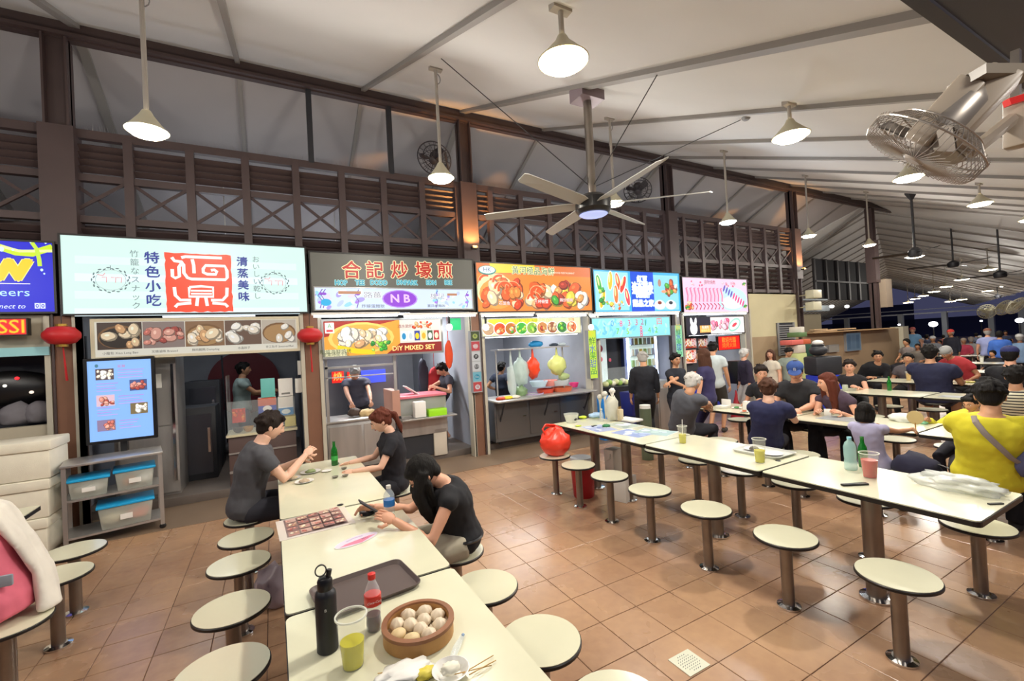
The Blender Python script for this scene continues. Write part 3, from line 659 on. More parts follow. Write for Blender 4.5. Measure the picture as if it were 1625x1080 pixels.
a = m_(383, 416); [p.text('清蒸美味', a[0]+.01+o_, a[1]+o_, .13, '2c3b8e', vert=True, gap=1.17) for o_ in (-.004, 0, .004)]
a = m_(403, 412); p.text('おいしい乾し', a[0]+.02, a[1], .088, '6b7f85', vert=True, gap=1.1)
g.done()
# --- third sign: grey fascia with outlined characters + lower light box
g = Sign('shop_sign', 'olive grey fascia sign with red outlined characters and turquoise letters', 'sign', 494, 407, 751, 492, bg='66645a', em=.8)
p = g.p; m_ = g.m
for ch, px in zip('合記炒壕煎', (558, 595, 634, 672, 706)):
    a = m_(px, 429); p.outline(ch, a[0], a[1]-.01, .27, 'c8281f', 'fff0b8', .017); p.outline(ch, a[0], a[1]-.01, .27, 'c8281f', 'c8281f', .005)
for wd_, px in (('HOP', 541), ('TEE', 571), ('DODD', 601), ('DNPARK', 646), ('EDN', 684), ('BEE', 711)):
    a = m_(px, 447); p.outline(wd_, a[0], a[1]-.015, .1, '2fa6c0', 'b9f0ee', .009, sx=.82); p.outline(wd_, a[0], a[1]-.015, .1, '2fa6c0', '2fa6c0', .003, sx=.82)
g.done('fascia_print')
g = Sign('light_box', 'long pale blue light box with purple oval under the olive fascia', 'sign', 500, 458, 749, 490, y=FY-.05, depth=.05, fw=.015, fm=ALU, bg='cfe0f7')
p = g.p; m_ = g.m; W_, H_ = g.W, g.H
for k in range(40):
    sd = -1 if k % 2 else 1; x = W_/2+sd*random.uniform(.55, 1.2); y = random.uniform(.02, H_-.03); p.ell(x, y, random.uniform(.02, .07), random.uniform(.01, .035), random.choice(['b7c9f2', 'dfeefa', '8fd0ea', 'd9d2f4', 'a79adf', 'f0f4fb']), random.uniform(0, 3))
for x in (.06, .1, .55, W_-.62, W_-.1): p.stroke([(x, .02), (x+.03, .12), (x-.02, .2), (x+.04, H_-.02)], .012, '6f4fb0'); p.ell(x+.02, .22, .03, .02, '8a49c8'); p.ell(x, .1, .025, .02, 'a77be0')
p.ell(.14, .1, .07, .05, '27a8dc'); p.ell(W_/2, H_/2, .27, .135, 'b48be8'); p.ell(W_/2, H_/2, .25, .12, '8d3fd0')
p.outline('N B', W_/2, H_/2, .17, 'e8b8f0', 'f4e0fa', .004, sx=1.1)
p.outline('路薑', W_*.33, H_*.66, .1, '7a8494', 'ffffff', .004, sx=1.3); p.outline('雄記', W_*.75, H_*.62, .1, '7a8494', 'ffffff', .004, sx=1.2)
p.text('炸蠔蛋麵飯', W_*.33, H_*.14, .055, '5a6272', sx=1.2); p.text('薑蒜粉麵飯', W_*.74, H_*.14, .05, '5a6272', sx=1.2)
p.rect(W_*.13, H_*.72, W_*.13, .04, 'b57f5c'); p.rect(W_*.82, H_*.68, W_*.07, .035, 'b57f5c')
g.done()
# --- orange seafood sign
g = Sign('shop_sign', 'bright orange light-box sign covered with prawns and seafood', 'sign', 757, 421, 938, 493, bg='f08a34')
p = g.p; W_, H_ = g.W, g.H
p.rect(.0, H_*.78, W_, H_*.22, 'd9743a'); p.poly([(.3, H_*.8), (1.15, H_*.83), (1.15, H_), (.25, H_)], 'f6d03a')
p.ell(.35, .35, .36, .3, 'd8e8b0'); p.ell(.38, .3, .34, .26, 'f0a24a'); food(p, 0, .0, W_*.66, H_*.72, 'prawn', 34, 3); food(p, W_*.6, 0, W_*.4, H_*.7, 'mix', 26, 5)
for k in range(9):
    cx, cy = random.uniform(.15, 1.4), random.uniform(.15, .55); p.stroke(arc(cx, cy, .13, .11, random.uniform(0, 90), random.uniform(150, 260), 10), .05, 'e4551f'); p.stroke(arc(cx, cy, .15, .13, 20, 190, 10), .012, 'fbc08a')
p.outline('黃河極品海鮮', 1.12, H_*.86, .15, '1f6a3a', 'f8f0c0', .008); p.text('SEAFOOD RESTAURANT', 1.75, H_*.85, .045, 'f8fbe8', sx=1.1)
p.ell(.2, H_*.85, .17, .08, '1f7f7a'); p.ell(.2, H_*.86, .15, .065, 'd9f0ea'); p.outline('HK', .2, H_*.86, .11, '1f4f8a', 'ffffff', .003)
for i, x in enumerate((.5, 1.25, 1.8)): p.outline(('石斑魚', '三杯螃蟹', '辣炒蛤蜊')[i], x, .13+.03*i, .075, 'ffffff', 'c8482c', .003)
g.done()
# --- blue and cyan juice sign
g = Sign('shop_sign', 'cyan and blue light-box sign with fruit popsicles and two white cups', 'sign', 943, 431, 1079, 494, bg='3db4ea')
p = g.p; W_, H_ = g.W, g.H
p.rect(.03, .03, W_*.36, H_*.93, '9fe0f2'); p.rect(W_*.4, 0, W_*.27, H_, '0f4fd8'); p.rect(W_*.67, .03, W_*.31, H_*.9, '8fd8ee')
for x, y, c, a in ((.13, .55, '3fae3a', .2), (.42, .62, 'f2c21a', -.1), (.62, .6, 'f4612a', .2), (.75, .55, 'e8402a', -.4), (.2, .25, 'f7c41a', -.3), (.55, .35, 'f77a3a', 0), (.85, .3, 'e84a5a', .2)):
    p.ell(x, y, .075, .2, 'f4fbfa', a); p.ell(x, y, .055, .18, c, a); p.ell(x-.015, y+.05, .02, .09, 'fbe9a0', a)
food(p, .08, .03, .8, .2, 'mix', 14, 8); food(p, .1, .1, .25, .4, 'veg', 8, 9)
for i, (tx, y) in enumerate((('紅豆', .66), ('冰水甜品', .53), ('湯圓糖水', .42), ('DESSERT', .32), ('甜品之家', .16))): p.outline(tx, W_*.535, y, .15 if i != 3 else .1, 'ffffff', 'dff2ff', .014)
food(p, W_*.8, .3, W_*.17, .4, 'mix', 16, 10)
for x in (W_*.73, W_*.87): p.ell(x, .13, .17, .1, 'd9e8ea'); p.ell(x, .15, .14, .09, 'fbfdfd'); p.ell(x, .17, .1, .055, 'e8f2f2'); p.ell(x, .18, .06, .035, '8a3b2f' if x < W_*.8 else '2d3440')
p.ell(W_*.74, .6, .05, .08, 'b58a7a'); p.ell(W_*.79, .42, .08, .03, 'f2a07a')
g.done()
# --- pink meat sign
g = Sign('shop_sign', 'pink light-box sign showing rows of sliced meat and skewers', 'sign', 1084, 442, 1186, 496, bg='f6c9e4')
p = g.p; W_, H_ = g.W, g.H
food(p, .05, H_*.75, W_*.9, H_*.2, 'pink', 16, 4); p.ell(W_*.75, H_*.4, W_*.24, H_*.36, 'bfe6f4'); p.ell(W_*.75, H_*.3, W_*.18, H_*.2, 'dff0f6')
for k in range(10): x = .12+k*.13; p.stroke([(x, H_*.72), (x+.05, H_*.5), (x+.03, H_*.32)], .075, 'ef7fa8'); p.stroke([(x+.03, H_*.7), (x+.07, H_*.5), (x+.05, H_*.32)], .02, 'fbd9e6'); p.stroke([(x, H_*.28), (x+.08, H_*.2), (x+.02, H_*.1)], .03, 'b8325f')
for k in range(9): x = W_*.62+k*.085; p.ell(x, H_*.72-k*.045, .03, .09, ('5a55b8', 'e84a8a')[k > 3], -.5)
food(p, .03, .05, .3, .25, 'prawn', 8, 5); p.text('鍋物燒肉', W_*.4, H_*.88, .1, '8a3050'); 
for x, y in ((.08, .08), (W_-.15, .1), (W_-.15, H_-.15)): food(p, x-.06, y-.04, .2, .14, 'veg', 5, 6)
g.done()
# --- menus under the signs
g = Sign('menu_board', 'cream framed menu board with five photographs of dumplings and buns', 'menu board', 150, 508, 471, 559, y=6.72, depth=.08, fw=.035, fm=mat('cream_frame', 'cfc7ac', .5), bg='e9e6d8', em=.62)
p = g.p; W_, H_ = g.W, g.H
for k in range(5):
    x = .02+k*(W_-.02)/5; w_ = (W_-.06)/5; p.rect(x, H_*.2, w_, H_*.78, ('4a3a32', '8f7f7a', '8c6a4c', '6e5648', 'c2b7a8')[k])
    if k in (0, 2, 4): p.ell(x+w_/2, H_*.55, w_*.49, H_*.34, '7d5a38'); p.ell(x+w_/2, H_*.53, w_*.45, H_*.3, 'b08a5c' if k else '2f2620')
    food(p, x, H_*.2, w_, H_*.74, ('dumpling', 'pork', 'dumpling', 'bun', 'bun')[k], (7, 16, 13, 14, 4)[k], 20+k)
    p.text(('小籠包 Xiao Long Bao', '叉燒滷味 Braised', '鮮肉餛飩 Dumpling', '水晶餃子', '手工包子 Steamed Bun')[k], x+w_/2, H_*.09, .035, '4d4a44')
g.done()
g = Sign('menu_board', 'lit menu board with oysters, herbs and a red side panel of drinks', 'menu board', 514, 508, 700, 561, y=6.72, depth=.08, fw=.03, fm=ALU, bg='f3a33a', em=.95)
p = g.p; W_, H_ = g.W, g.H
p.poly([(0, H_), (W_*.6, H_), (0, H_*.55)], 'a8281f'); p.ell(W_*.3, H_*.5, W_*.27, H_*.46, 'f7cf6a'); p.ell(W_*.3, H_*.5, W_*.24, H_*.4, 'e9b04a'); food(p, W_*.1, H_*.12, W_*.45, H_*.76, 'bun', 22, 31); food(p, W_*.14, H_*.15, W_*.38, H_*.6, 'dumpling', 12, 33)
p.stroke([(W_*.1, H_*.25), (W_*.25, H_*.12), (W_*.4, H_*.06)], .07, 'f4d21a'); food(p, W_*.36, H_*.06, W_*.18, H_*.35, 'veg', 14, 35); p.poly([(W_*.5, 0), (W_, 0), (W_, H_*.34), (W_*.62, H_*.3)], '8f1d1a'); p.rect(W_*.62, H_*.3, W_*.38, H_*.7, 'e8ddd2')
for k in range(6): p.rect(W_*(.63+.06*k), H_*.36, W_*.05, H_*.3, ('dff0f2', 'f4f6f4', '2a3f9a', 'f0e7a0', '3a5a3a', 'b8262a')[k]); p.ell(W_*(.655+.06*k), H_*.5, W_*.018, H_*.1, ('1f8ac0', 'c8d2d8', 'f2d21a', 'e8b02a', 'f2f2e8', 'f0e0c0')[k])
food(p, W_*.72, H_*.7, W_*.26, H_*.26, 'prawn', 14, 36); p.rect(0, 0, W_*.17, H_*.2, 'd9d6b0'); p.text('明爐海鮮燒烤', W_*.085, H_*.13, .07, '55603a'); p.text('營業時間十點', W_*.085, H_*.05, .06, '55603a')
p.outline('DIY MIXED SET', W_*.74, H_*.14, .1, 'fff6b0', 'f08a1a', .005); p.rect(W_*.01, H_*.66, W_*.07, H_*.3, 'f4f4ee'); p.text('A', W_*.045, H_*.86, .08, '3a9a4a'); p.rect(W_*.02, H_*.7, W_*.05, .03, 'd83a4a'); p.text('酒水飲料', W_*.67, H_*.8, .06, '8f1d1a')
g.done()
g = Sign('menu_board', 'lit yellow menu board with a row of round seafood dishes', 'menu board', 765, 505, 921, 530, y=6.72, depth=.08, fw=.02, fm=ALU, bg='f4efb0', em=1)
p = g.p; W_, H_ = g.W, g.H
p.ell(W_*.3, H_*.9, .5, .1, 'f7e23a')
for k in range(9): x = .12+k*(W_-.2)/8.6; p.ell(x, H_*.4, .125, .115, 'fbfaf2'); p.ell(x, H_*.4, .11, .1, ('c8a07a', 'e8542a', 'b8702f', '3fae3a', '8fae4a', 'c8864a', '9a5a3a', '3a7a3f', 'e07a4a')[k]); food(p, x-.1, H_*.4-.09, .2, .18, ('dumpling', 'prawn', 'mix', 'veg', 'veg', 'mix', 'dumpling', 'veg', 'prawn')[k], 7, 40+k)
p.text('炒飯 沙拉 海鮮 小炒 白灼', W_/2, H_*.85, .07, '8fae2a'); p.text('招牌', W_*.9, H_*.85, .07, 'd8402a'); g.done()
g = Sign('menu_board', 'pale cyan lit menu board with colourful price numbers', 'menu board', 937, 504, 1063, 534, y=6.72, depth=.08, fw=.02, fm=ALU, bg='8fdde4', em=1)
p = g.p; W_, H_ = g.W, g.H
for k in range(46): p.ell(random.uniform(.1, W_-.1), random.uniform(.05, H_-.05), random.uniform(.03, .09), random.uniform(.02, .04), random.choice(['7ad0e8', 'a9ead8', '9fe0f0', '6fc8e4', 'b8efe0']), random.uniform(0, 3))
for t_, x, y, c in (('0', .55, .72, '2a8ae8'), ('8', .78, .7, 'f04a8a'), ('3', 1., .72, 'c8406a'), ('3', 1.2, .74, 'd83a6a'), ('2', 1.36, .76, 'b83a8a'), ('1', 1.45, .7, '3a9a5a'), ('7', .68, .3, '5ac83a'), ('5', .95, .28, '8ad83a'), ('8', 1.32, .4, 'f04a7a'), ('8', 1.32, .12, 'f04a7a'), ('4', 1.55, .3, '6ac85a'), ('2', 1.75, .3, '5ac83a'), ('四', 1.85, .75, 'e85a5a')): p.text(t_, x, y*H_, .17, c)
g.done()
g = Sign('menu_board', 'menu board with a white rabbit shape on dark ground and pink meat photo', 'menu board', 1089, 503, 1181, 529, y=6.72, depth=.08, fw=.02, fm=EDGE, bg='fbf2ee', em=1)
p = g.p; W_, H_ = g.W, g.H
p.rect(0, 0, W_*.4, H_, '1f1c2c'); p.ell(W_*.12, H_*.35, .12, .14, 'fdfdfd'); p.ell(W_*.09, H_*.7, .045, .12, 'fdfdfd', .2); p.ell(W_*.15, H_*.7, .04, .12, 'fdfdfd', -.2); p.rect(W_*.22, H_*.1, W_*.18, H_*.42, 'f2b25a'); p.text('兔燒肉', W_*.31, H_*.4, .08, 'ffffff'); p.text('鍋物料理', W_*.31, H_*.2, .07, 'fff2a0')
food(p, W_*.4, .03, W_*.35, H_*.9, 'pink', 18, 51); p.ell(W_*.82, H_*.5, .25, .14, '9fd8c8', .4); p.ell(W_*.82, H_*.5, .2, .1, 'f4f8f4', .4); p.ell(W_*.82, H_*.5, .1, .04, 'e84a5a', .4); g.done()
# posters seen beside stall 5 and small boards
g = Sign('led_sign', 'red LED scrolling sign reading SSI at the left edge', 'sign', -30, 506, 42, 531, y=6.6, depth=.08, fw=.01, bg='e0141c', em=1.)
a = g.m(19, 519); g.p.outline('ISSI', a[0]-.03, a[1], .2, 'ffc21a', 'ff5a1a', .006, sx=.95); g.done()
g = Sign('led_sign', 'red LED sign with orange characters under the meat menu board', 'sign', 1140, 533, 1174, 554, y=6.7, depth=.06, fw=.01, bg='e81c14', em=1.)
g.p.text('歡迎光臨', g.W/2, g.H*.7, .13, 'ffa83a'); g.p.text('燒烤火鍋', g.W/2, g.H*.3, .13, 'ff8a2a'); g.done()
def board(name, label, cat, px0, py0, px1, py1, y, bg, em, fn, fm=None, depth=.09):
    g = Sign(name, label, cat, px0, py0, px1, py1, y=y, depth=depth, fw=.006, fm=fm or GREY, bg=bg, em=em); fn(g.p, g.W, g.H); g.done('printed_face'); return g
def strip5(p, W_, H_):
    for k, c in enumerate(('4a5a2a', 'e8505a', 'f4f4f4', 'f4f4f4', '8fd8ea', 'e85a5a')):
        p.rect(.005, H_*(1-(k+1)/6)+.01, W_-.01, H_/6-.015, c); p.ell(W_/2, H_*(1-(k+.5)/6), W_*.28, H_*.04, ('c8d86a', 'ffd0d0', '2a2a2a', '5a5a5a', '2aa8c8', 'ffffff')[k]); p.text(('春', '禁菸', '請', '清潔', 'Eat', '福')[k], W_/2, H_*(1-(k+.5)/6), .05, ('2a3a1a', 'ffffff', 'f4f4f4', 'f4f4f4', 'ffffff', 'c82a2a')[k])
board('poster_strip', 'vertical strip of six small notices on the pillar right of the oyster stall', 'poster', 749, 525, 763, 622, 6.66, 'd8d8d4', .3, strip5)
def strip6(p, W_, H_):
    for k, ch in enumerate('新鮮水果甜品'): p.text(ch, W_/2, H_*(.92-k*.155), .16, ('e8d21a', '2a7a3a', '1a5ac8', '2a9a4a', '2a3ac8', '1a8a5a')[k])
board('poster_strip', 'yellow and green vertical character strip between seafood and dessert stalls', 'poster', 935, 524, 947, 600, 6.66, 'c9e84a', .8, strip6)
board('poster_strip', 'green vertical character strip right of the dessert stall', 'poster', 1072, 516, 1083, 566, 6.66, '9ae0b0', .8, strip6)
# tubes
def tubelight(px0, py0, px1, y, label):
    a, b = onY(px0, py0, y), onY(px1, py0, y); z = a.z; t = thing('tube_light', label, 'light', ((a.x+b.x)/2, y, z), 0, 'fluorescent tubes')
    MB().cyl((a.x+.03, y, z), (b.x-.03, y, z), .014, n=10).build('tube', TUBE, t); MB().b(a.x, b.x, y-.02, y+.02, z+.018, z+.05).b(a.x+.1, b.x-.1, y-.01, 6.75, z+.03, z+.05).build('batten_housing', WHITE, t)
for a in ((494, 502, 634, 6.62, 'left tube light of the pair under the olive sign'), (638, 502, 757, 6.62, 'right tube light of the pair under the olive sign'), (762, 501, 848, 6.62, 'left tube light under the orange seafood sign'), (851, 501, 932, 6.62, 'right tube light under the orange seafood sign'),
          (944, 499, 1078, 6.62, 'long tube light under the cyan juice sign'), (1084, 499, 1185, 6.62, 'tube light under the pink meat sign'), (768, 535, 918, 6.75, 'slanting tube light under the seafood dish menu'), (943, 537, 1062, 6.75, 'tube light under the price number menu'), (1092, 532, 1178, 6.75, 'tube light under the white rabbit menu')): tubelight(*a)
for px, lab in ((713, 'round glowing bulb hanging right of the oyster menu'), (771, 'round glowing bulb hanging left of the dish menu'), (938, 'round glowing bulb hanging left of the price menu')):
    q = onY(px, 519, 6.55); t = thing('hanging_bulb', lab, 'light', q, 0, 'hanging bulbs'); MB().ell(q, (.05, .05, .055)).build('bulb', mat('bulb_glow', 'fdfbf2', em=6), t, smooth=True); MB().cyl(q+V((0, 0, .05)), q+V((0, 0, .16)), .02, n=8).bar(q+V((0, 0, .16)), (q.x, 6.76, 2.4), .015).build('socket', BLACK, t)
def area(c, sx, sy, e, col=(.93, .97, 1), rot=(0, 0, 0)):
    ld = bpy.data.lights.new('stall_light', 'AREA'); ld.shape = 'RECTANGLE'; ld.size = sx; ld.size_y = sy; ld.energy = e; ld.color = col
    o = bpy.data.objects.new('stall_light', ld); COL.objects.link(o); o.location = c; o.rotation_euler = rot
for x, e in ((-3., 6), (-.8, 14), (1.75, 95), (4.2, 75), (6.7, 50), (9.2, 50)):
    area((x, 8.3, 2.5), 1.6, .3, e); MB().b(x-.6, x+.6, 8.28, 8.32, 2.5, 2.54).build('ceiling_tube', TUBE if e > 20 else mat('dim_tube', 'dfe8f4', em=2), bpy.data.objects['wall_3'])
# orange column up-lights
for x, y in ((3.0, 6.6), (12.66, 6.6)):
    t = thing('wall_uplight', 'small amber lamp at the foot of the %s column casing' % ('second' if x < 5 else 'far right'), 'lamp', (x, y+.02, 3.42)); MB().b(x-.05, x+.05, y-.03, y+.05, 3.42, 3.46).build('lamp_body', DARK, t); MB().b(x-.035, x+.035, y-.02, y+.04, 3.462, 3.468).build('lens', mat('amber_glow', 'ffb45a', em=6), t)
    ld = bpy.data.lights.new('amber', 'SPOT'); ld.energy = 170; ld.color = (1, .45, .12); ld.spot_size = R(90); ld.spot_blend = .8; ld.shadow_soft_size = .03
    o = bpy.data.objects.new('amber', ld); COL.objects.link(o); o.location = (x, y-.1, 3.42); o.rotation_euler = (R(152), 0, 0)
# pillars below the signs
for i, (x, h) in enumerate(((-2.05, 2.4), (.5, 2.4), (3.02, 2.4), (5.5, 2.4), (7.9, 2.4), (10.3, 2.4))):
    dz = MB().b(x-.09, x+.09, 6.76, 6.95, .0, h).build('pillar', PILL if i < 3 else STEEL, None); dz['kind'] = 'structure'
    MB().b(x-.14, x-.092, 6.74, 6.9, .0, h).b(x+.092, x+.14, 6.74, 6.9, .0, h).build('pillar_edge_strip', mat('pale_strip', 'b9b3a2', .5), dz)
for px, lab in ((98, 'red lantern on the left brown pillar'), (492, 'smaller red lantern on the second brown pillar')):
    q = onY(px, 532, 6.62); k = .155; t = thing('paper_lantern', lab, 'lantern', q, 0, 'red lanterns')
    MB().lathe([(.05, -.1), (.11, -.085), (k, -.03), (k+.005, 0), (k, .03), (.11, .085), (.05, .1)], q, 16).build('lantern_body', REDL, t, smooth=True, ang=0)
    MB().cyl(q+V((0, 0, .1)), q+V((0, 0, .125)), .05, n=14).build('top_cap', mat('gold_trim', 'a8863a', .4, .7), t); MB().cyl(q-V((0, 0, .125)), q-V((0, 0, .1)), .05, n=14).build('bottom_cap', MATS['gold_trim'], t)
    MB().tube([q-V((0, -.02, .12)), q-V((-.01, -.06, .5))], [.006, .012], 6).build('tassel', REDL, t); MB().cyl(q+V((0, 0, .12)), (q.x, q.y, 2.45), .004, n=6).build('cord', BLACK, t)
# ================================================================== STALL 0 and 1 (left)
m = MB(); m.b(-4.2, -2.2, 6.8, 6.9, 0, 1.2); m.b(-4.2, -2.14, 6.8, 6.9, 1.98, 2.42); m.b(-2.2, -2.14, 6.78, 6.9, 1.2, 2.0); struct('wall_13', m, mat('stall_front', 'b6ad98', .5))
struct('wall_14', MB().b(-6, -2.0, 7.3, 7.35, .9, 2.2), INTD)
t = thing('cooker_hood', 'pale blue lit shelf strip above the dark left stall window', 'shelf', (-2.4, 6.85, 1.97)); q0, q1 = onY(-20, 553, 6.75), onY(80, 563, 6.75); MB().b(q0.x, q1.x, 6.72, 6.8, q1.z, q0.z).build('strip_panel', mat('hood_cyan', '9fd6dc', .3), t)
t = thing('wok_hood', 'black round hood behind the left stall window', 'hood', (-2.6, 7.2, 1.5)); MB().ell((-2.62, 7.15, 1.62), (.42, .1, .2)).build('dome', BLACK, t, smooth=True)
for k, (px, py, c) in enumerate(((27, 600, 'ff3038'), (8, 612, 'd8d8d0'), (50, 622, 'e8d8c8'))):
    q = onY(px, py, 7.06); tag(MB().ell(q, (.02, .02, .018)).build('indicator_lamp', mat('ind_%d' % k, c, em=1.2)), ('red glowing', 'white', 'cream')[k]+' indicator lamp inside the dark left stall window', 'lamp')
for k, (x, s_) in enumerate(((-2.52, .14), (-2.33, .12))):
    tag(MB().crumple((x, 7.0, 1.32), (s_, .1, .14), .2, 2, k).build('sack', mat('grey_sack', '77747a', .8), smooth=True, ang=0), 'grey cloth sack slumped in the left stall window, %s one' % ('left', 'right')[k], 'sack')
# styrofoam boxes
for k in range(3):
    z = k*.375; t = thing('styrofoam_box', 'white styrofoam box, %s of the stack by the left pillar' % ('bottom', 'middle', 'top')[k], 'box', (-2.3, 6.3, z), 0, 'stacked styrofoam boxes')
    o = .01*k; MB().b(-2.56+o, -1.98+o*2, 6.0, 6.45, z, z+.27).build('box_body', WHITEB, t, bevel=.012); MB().b(-2.575+o, -1.965+o*2, 5.985, 6.465, z+.272, z+.37).build('box_lid', WHITEB, t, bevel=.015)
# TV
g = Sign('menu_screen', 'bright bluish vertical menu screen with small dish pictures', 'screen', 140, 571, 242, 696, y=6.5, depth=.05, fw=.03, fm=BLACK, bg='86b4f6', em=1.05)
p = g.p; W_, H_ = g.W, g.H
p.ell(W_*.14, H_*.94, .015, .02, '4a7a8a'); p.text('菜單', W_*.52, H_*.92, .035, 'c86a8a')
for k, (x, y, kind) in enumerate(((.12, .76, 'bun'), (.64, .6, 'pork'), (.12, .43, 'pork'), (.64, .3, 'bun'), (.12, .12, 'pork'))):
    p.rect(W_*x, H_*y, W_*.28, H_*.14, ('5a4a4a', '4a5a8a', 'd8b8c8', '7a6a4a', '8a7a9a')[k]); food(p, W_*x, H_*y, W_*.28, H_*.13, kind, 12, 60+k)
    x2 = .46 if x < .5 else .13
    for j in range(4): p.rect(W_*x2, H_*(y+.11-j*.032), W_*random.uniform(.2, .42), .006, ('b884c8', 'c8a0d8')[j % 2])
g.done('screen_face')
MB().b((g.x0+g.x1)/2-.03, (g.x0+g.x1)/2+.03, 6.53, 6.6, .845, g.z0).build('stand', BLACK, g.t)
# steel cart rotated
ct = thing('steel_cart', 'two-tier stainless steel trolley holding plastic storage boxes', 'cart', (-1.53, 6.3, 0), R(12))
def cb(x0, x1, y0, y1, z0, z1): return MB().b(x0, x1, y0, y1, z0, z1)
cb(-.4, .4, -.24, .24, .82, .845).build('worktop', STEEL, ct, local=True, bevel=.004)
for n_, z in (('upper_shelf', .47), ('lower_shelf', .1)): cb(-.38, .38, -.22, .22, z, z+.02).build(n_, STEEL, ct, local=True)
for x in (-.375, .375):
    for y in (-.21, .21):
        l = cb(x-.018, x+.018, y-.018, y+.018, .05, .82).build('leg', STEEL, ct, local=True); MB().ell((x, y, .03), (.03, .02, .03)).build('castor', BLACK, l, local=True, smooth=True)
cm = Matrix.Translation((-1.53, 6.3, 0)) @ Matrix.Rotation(R(12), 4, 'Z')
def tub(x, y, z, w_, d_, h_, lab, fill):
    t = thing('storage_box', lab, 'storage box', cm @ V((x, y, z)), R(12), 'storage boxes on the trolley')
    MB().box((0, 0, h_/2), (w_, d_, h_), taper=.88).build('tub', FROST, t, local=True, bevel=.01); MB().box((0, 0, h_+.014), (w_+.03, d_+.02, .026)).build('lid', CYAN, t, local=True, bevel=.006)
    for k, (c, fx_, fy, r_) in enumerate(fill): MB().crumple((fx_, fy, h_*.4), (r_, d_*.3, h_*.35), .2, 2.5, k).build('contents', mat('fill_'+c, c, .7), t, local=True, smooth=True, ang=0)
    b_ = MB().b(-.05, .05, -d_*.485-.006, -d_*.48, h_*.35, h_*.6); b_.build('paper_label', WHITE, t, local=True)
tub(-.2, -.04, .49, .3, .34, .17, 'clear storage box with blue lid, left on the upper shelf', [('e8e4dc', 0, 0, .11)])
tub(.16, -.04, .49, .32, .34, .19, 'clear storage box with blue lid, right on the upper shelf', [('f0eee8', .07, 0, .07), ('b8643c', -.05, 0, .06)])
tub(.08, -.04, .12, .44, .36, .22, 'large clear storage box with blue lid on the lower shelf', [('d8cfae', -.1, 0, .1), ('d8604c', .09, 0, .1)])
# fridge + dark equipment in stall 1
q = onY(283, 650, 7.2)
t = thing('steel_fridge', 'tall stainless steel fridge behind the menu screen', 'fridge', (-1.3, 7.5, .11)); MB().b(-1.75, -1.1, 7.2, 7.8, .11, 1.95).build('cabinet', STEEL, t, bevel=.006)
MB().b(-1.7, -1.1, 7.17, 7.2, 1.02, 1.93).build('door', STEEL, t); MB().b(-1.7, -1.1, 7.17, 7.2, .15, 1.0).build('door', STEEL, t); MB().b(-1.15, -1.12, 7.13, 7.17, .3, 1.8).build('door_handle', CHROME, t)
MB().b(-1.42, -1.25, 7.162, 7.168, 1.5, 1.68).build('paper_note', WHITE, t)
for k, (x, y, h_) in enumerate(((-.95, 8.1, 1.15), (-.95, 8.8, 1.5))):
    t = thing('oven_cabinet', 'dark steel cabinet inside the left kitchen, %s one' % ('near', 'far')[k], 'cabinet', (x, y, .11)); MB().b(x-.25, x+.2, y-.3, y+.3, .11, h_).build('cabinet_body', DARK, t, bevel=.005); MB().b(x-.2, x+.15, y-.315, y-.3, .2, h_-.1).build('door', mat('dark_steel', '50525a', .3, .7), t); MB().b(x+.1, x+.13, y-.34, y-.315, .5, h_-.3).build('handle', CHROME, t)
q = onY(362, 610, 9.9); t = thing('round_wall_disc', 'large dark red round panel on the kitchen back wall', 'wall panel', (q.x+.25, 10.2, q.z)); MB().tube([(q.x+.25, 10.3, q.z), (q.x+.25, 10.42, q.z)], .62, 40).build('disc', mat('disc_red', '6e1620', .5), t)
tag(MB().crumple((onY(325, 572, 8.6).x, 8.6, 2.12), (.35, .12, .09), .3, 3, 4).build('plastic_bag', mat('blue_bag', '3fa8dc', .3, alpha=.8), smooth=True, ang=0), 'blue plastic bag hanging under the menu board in the left kitchen', 'bag'); struct('trim_10', MB().b(-2.0, .45, 8.66, 8.7, 2.05, 2.1).b(-1.99, -1.95, 8.66, 8.7, .11, 2.05).b(.4, .44, 8.66, 8.7, .11, 2.05), INTD)
t = thing('floor_mop', 'mop leaning on the pale kitchen wall', 'mop', (-.75, 9.6, .12)); MB().cyl((-.75, 9.6, .12), (-.8, 9.7, 1.9), .015, n=8).build('handle', DARK, t); MB().ell((-.75, 9.58, .22), (.12, .08, .1)).build('mop_head', GREY, t, smooth=True)
# service counter with glass screen of stall 1
q0, q1 = onY(362, 690, 7.0), onY(470, 690, 7.0)
t = thing('service_counter', 'dark service counter behind the man in grey', 'counter', ((q0.x+q1.x)/2, 7.1, .11))
MB().b(q0.x, q1.x, 7.0, 7.5, .11, .78).build('cabinet_body', mat('counter_brown', '5a4844', .4), t, bevel=.005); MB().b(q0.x-.02, q1.x+.02, 6.96, 7.52, .78, .81).build('worktop', mat('counter_top', 'cfc8a8', .4), t)
MB().b(q0.x, q1.x, 6.98, 7.0, .3, .33).b(q0.x, q1.x, 6.98, 7.0, .55, .57).build('rail', STEEL, t)
MB().b(q0.x, q0.x+.015, 6.98, 7.4, .81, 1.6).b(q0.x, q1.x, 6.985, 6.995, .81, 1.25).build('glass_screen', GLASSP, t)
def cbx(px0, py0, px1, py1, y, d_, name, label, cat, m_, fn=None, bev=.004):
    a, b = onY(px0, py0, y), onY(px1, py1, y); t = thing(name, label, cat, ((a.x+b.x)/2, y+d_/2, b.z)); MB().b(a.x, b.x, y, y+d_, b.z, a.z).build('body', m_, t, bevel=bev)
    if fn: p = Print(b.x-a.x, a.z-b.z, 'ffffff'); fn(p, b.x-a.x, a.z-b.z); p.build('printed_face', t, (a.x, y-.003, b.z), (1, 0, 0), (0, 0, 1), 0)
    return t
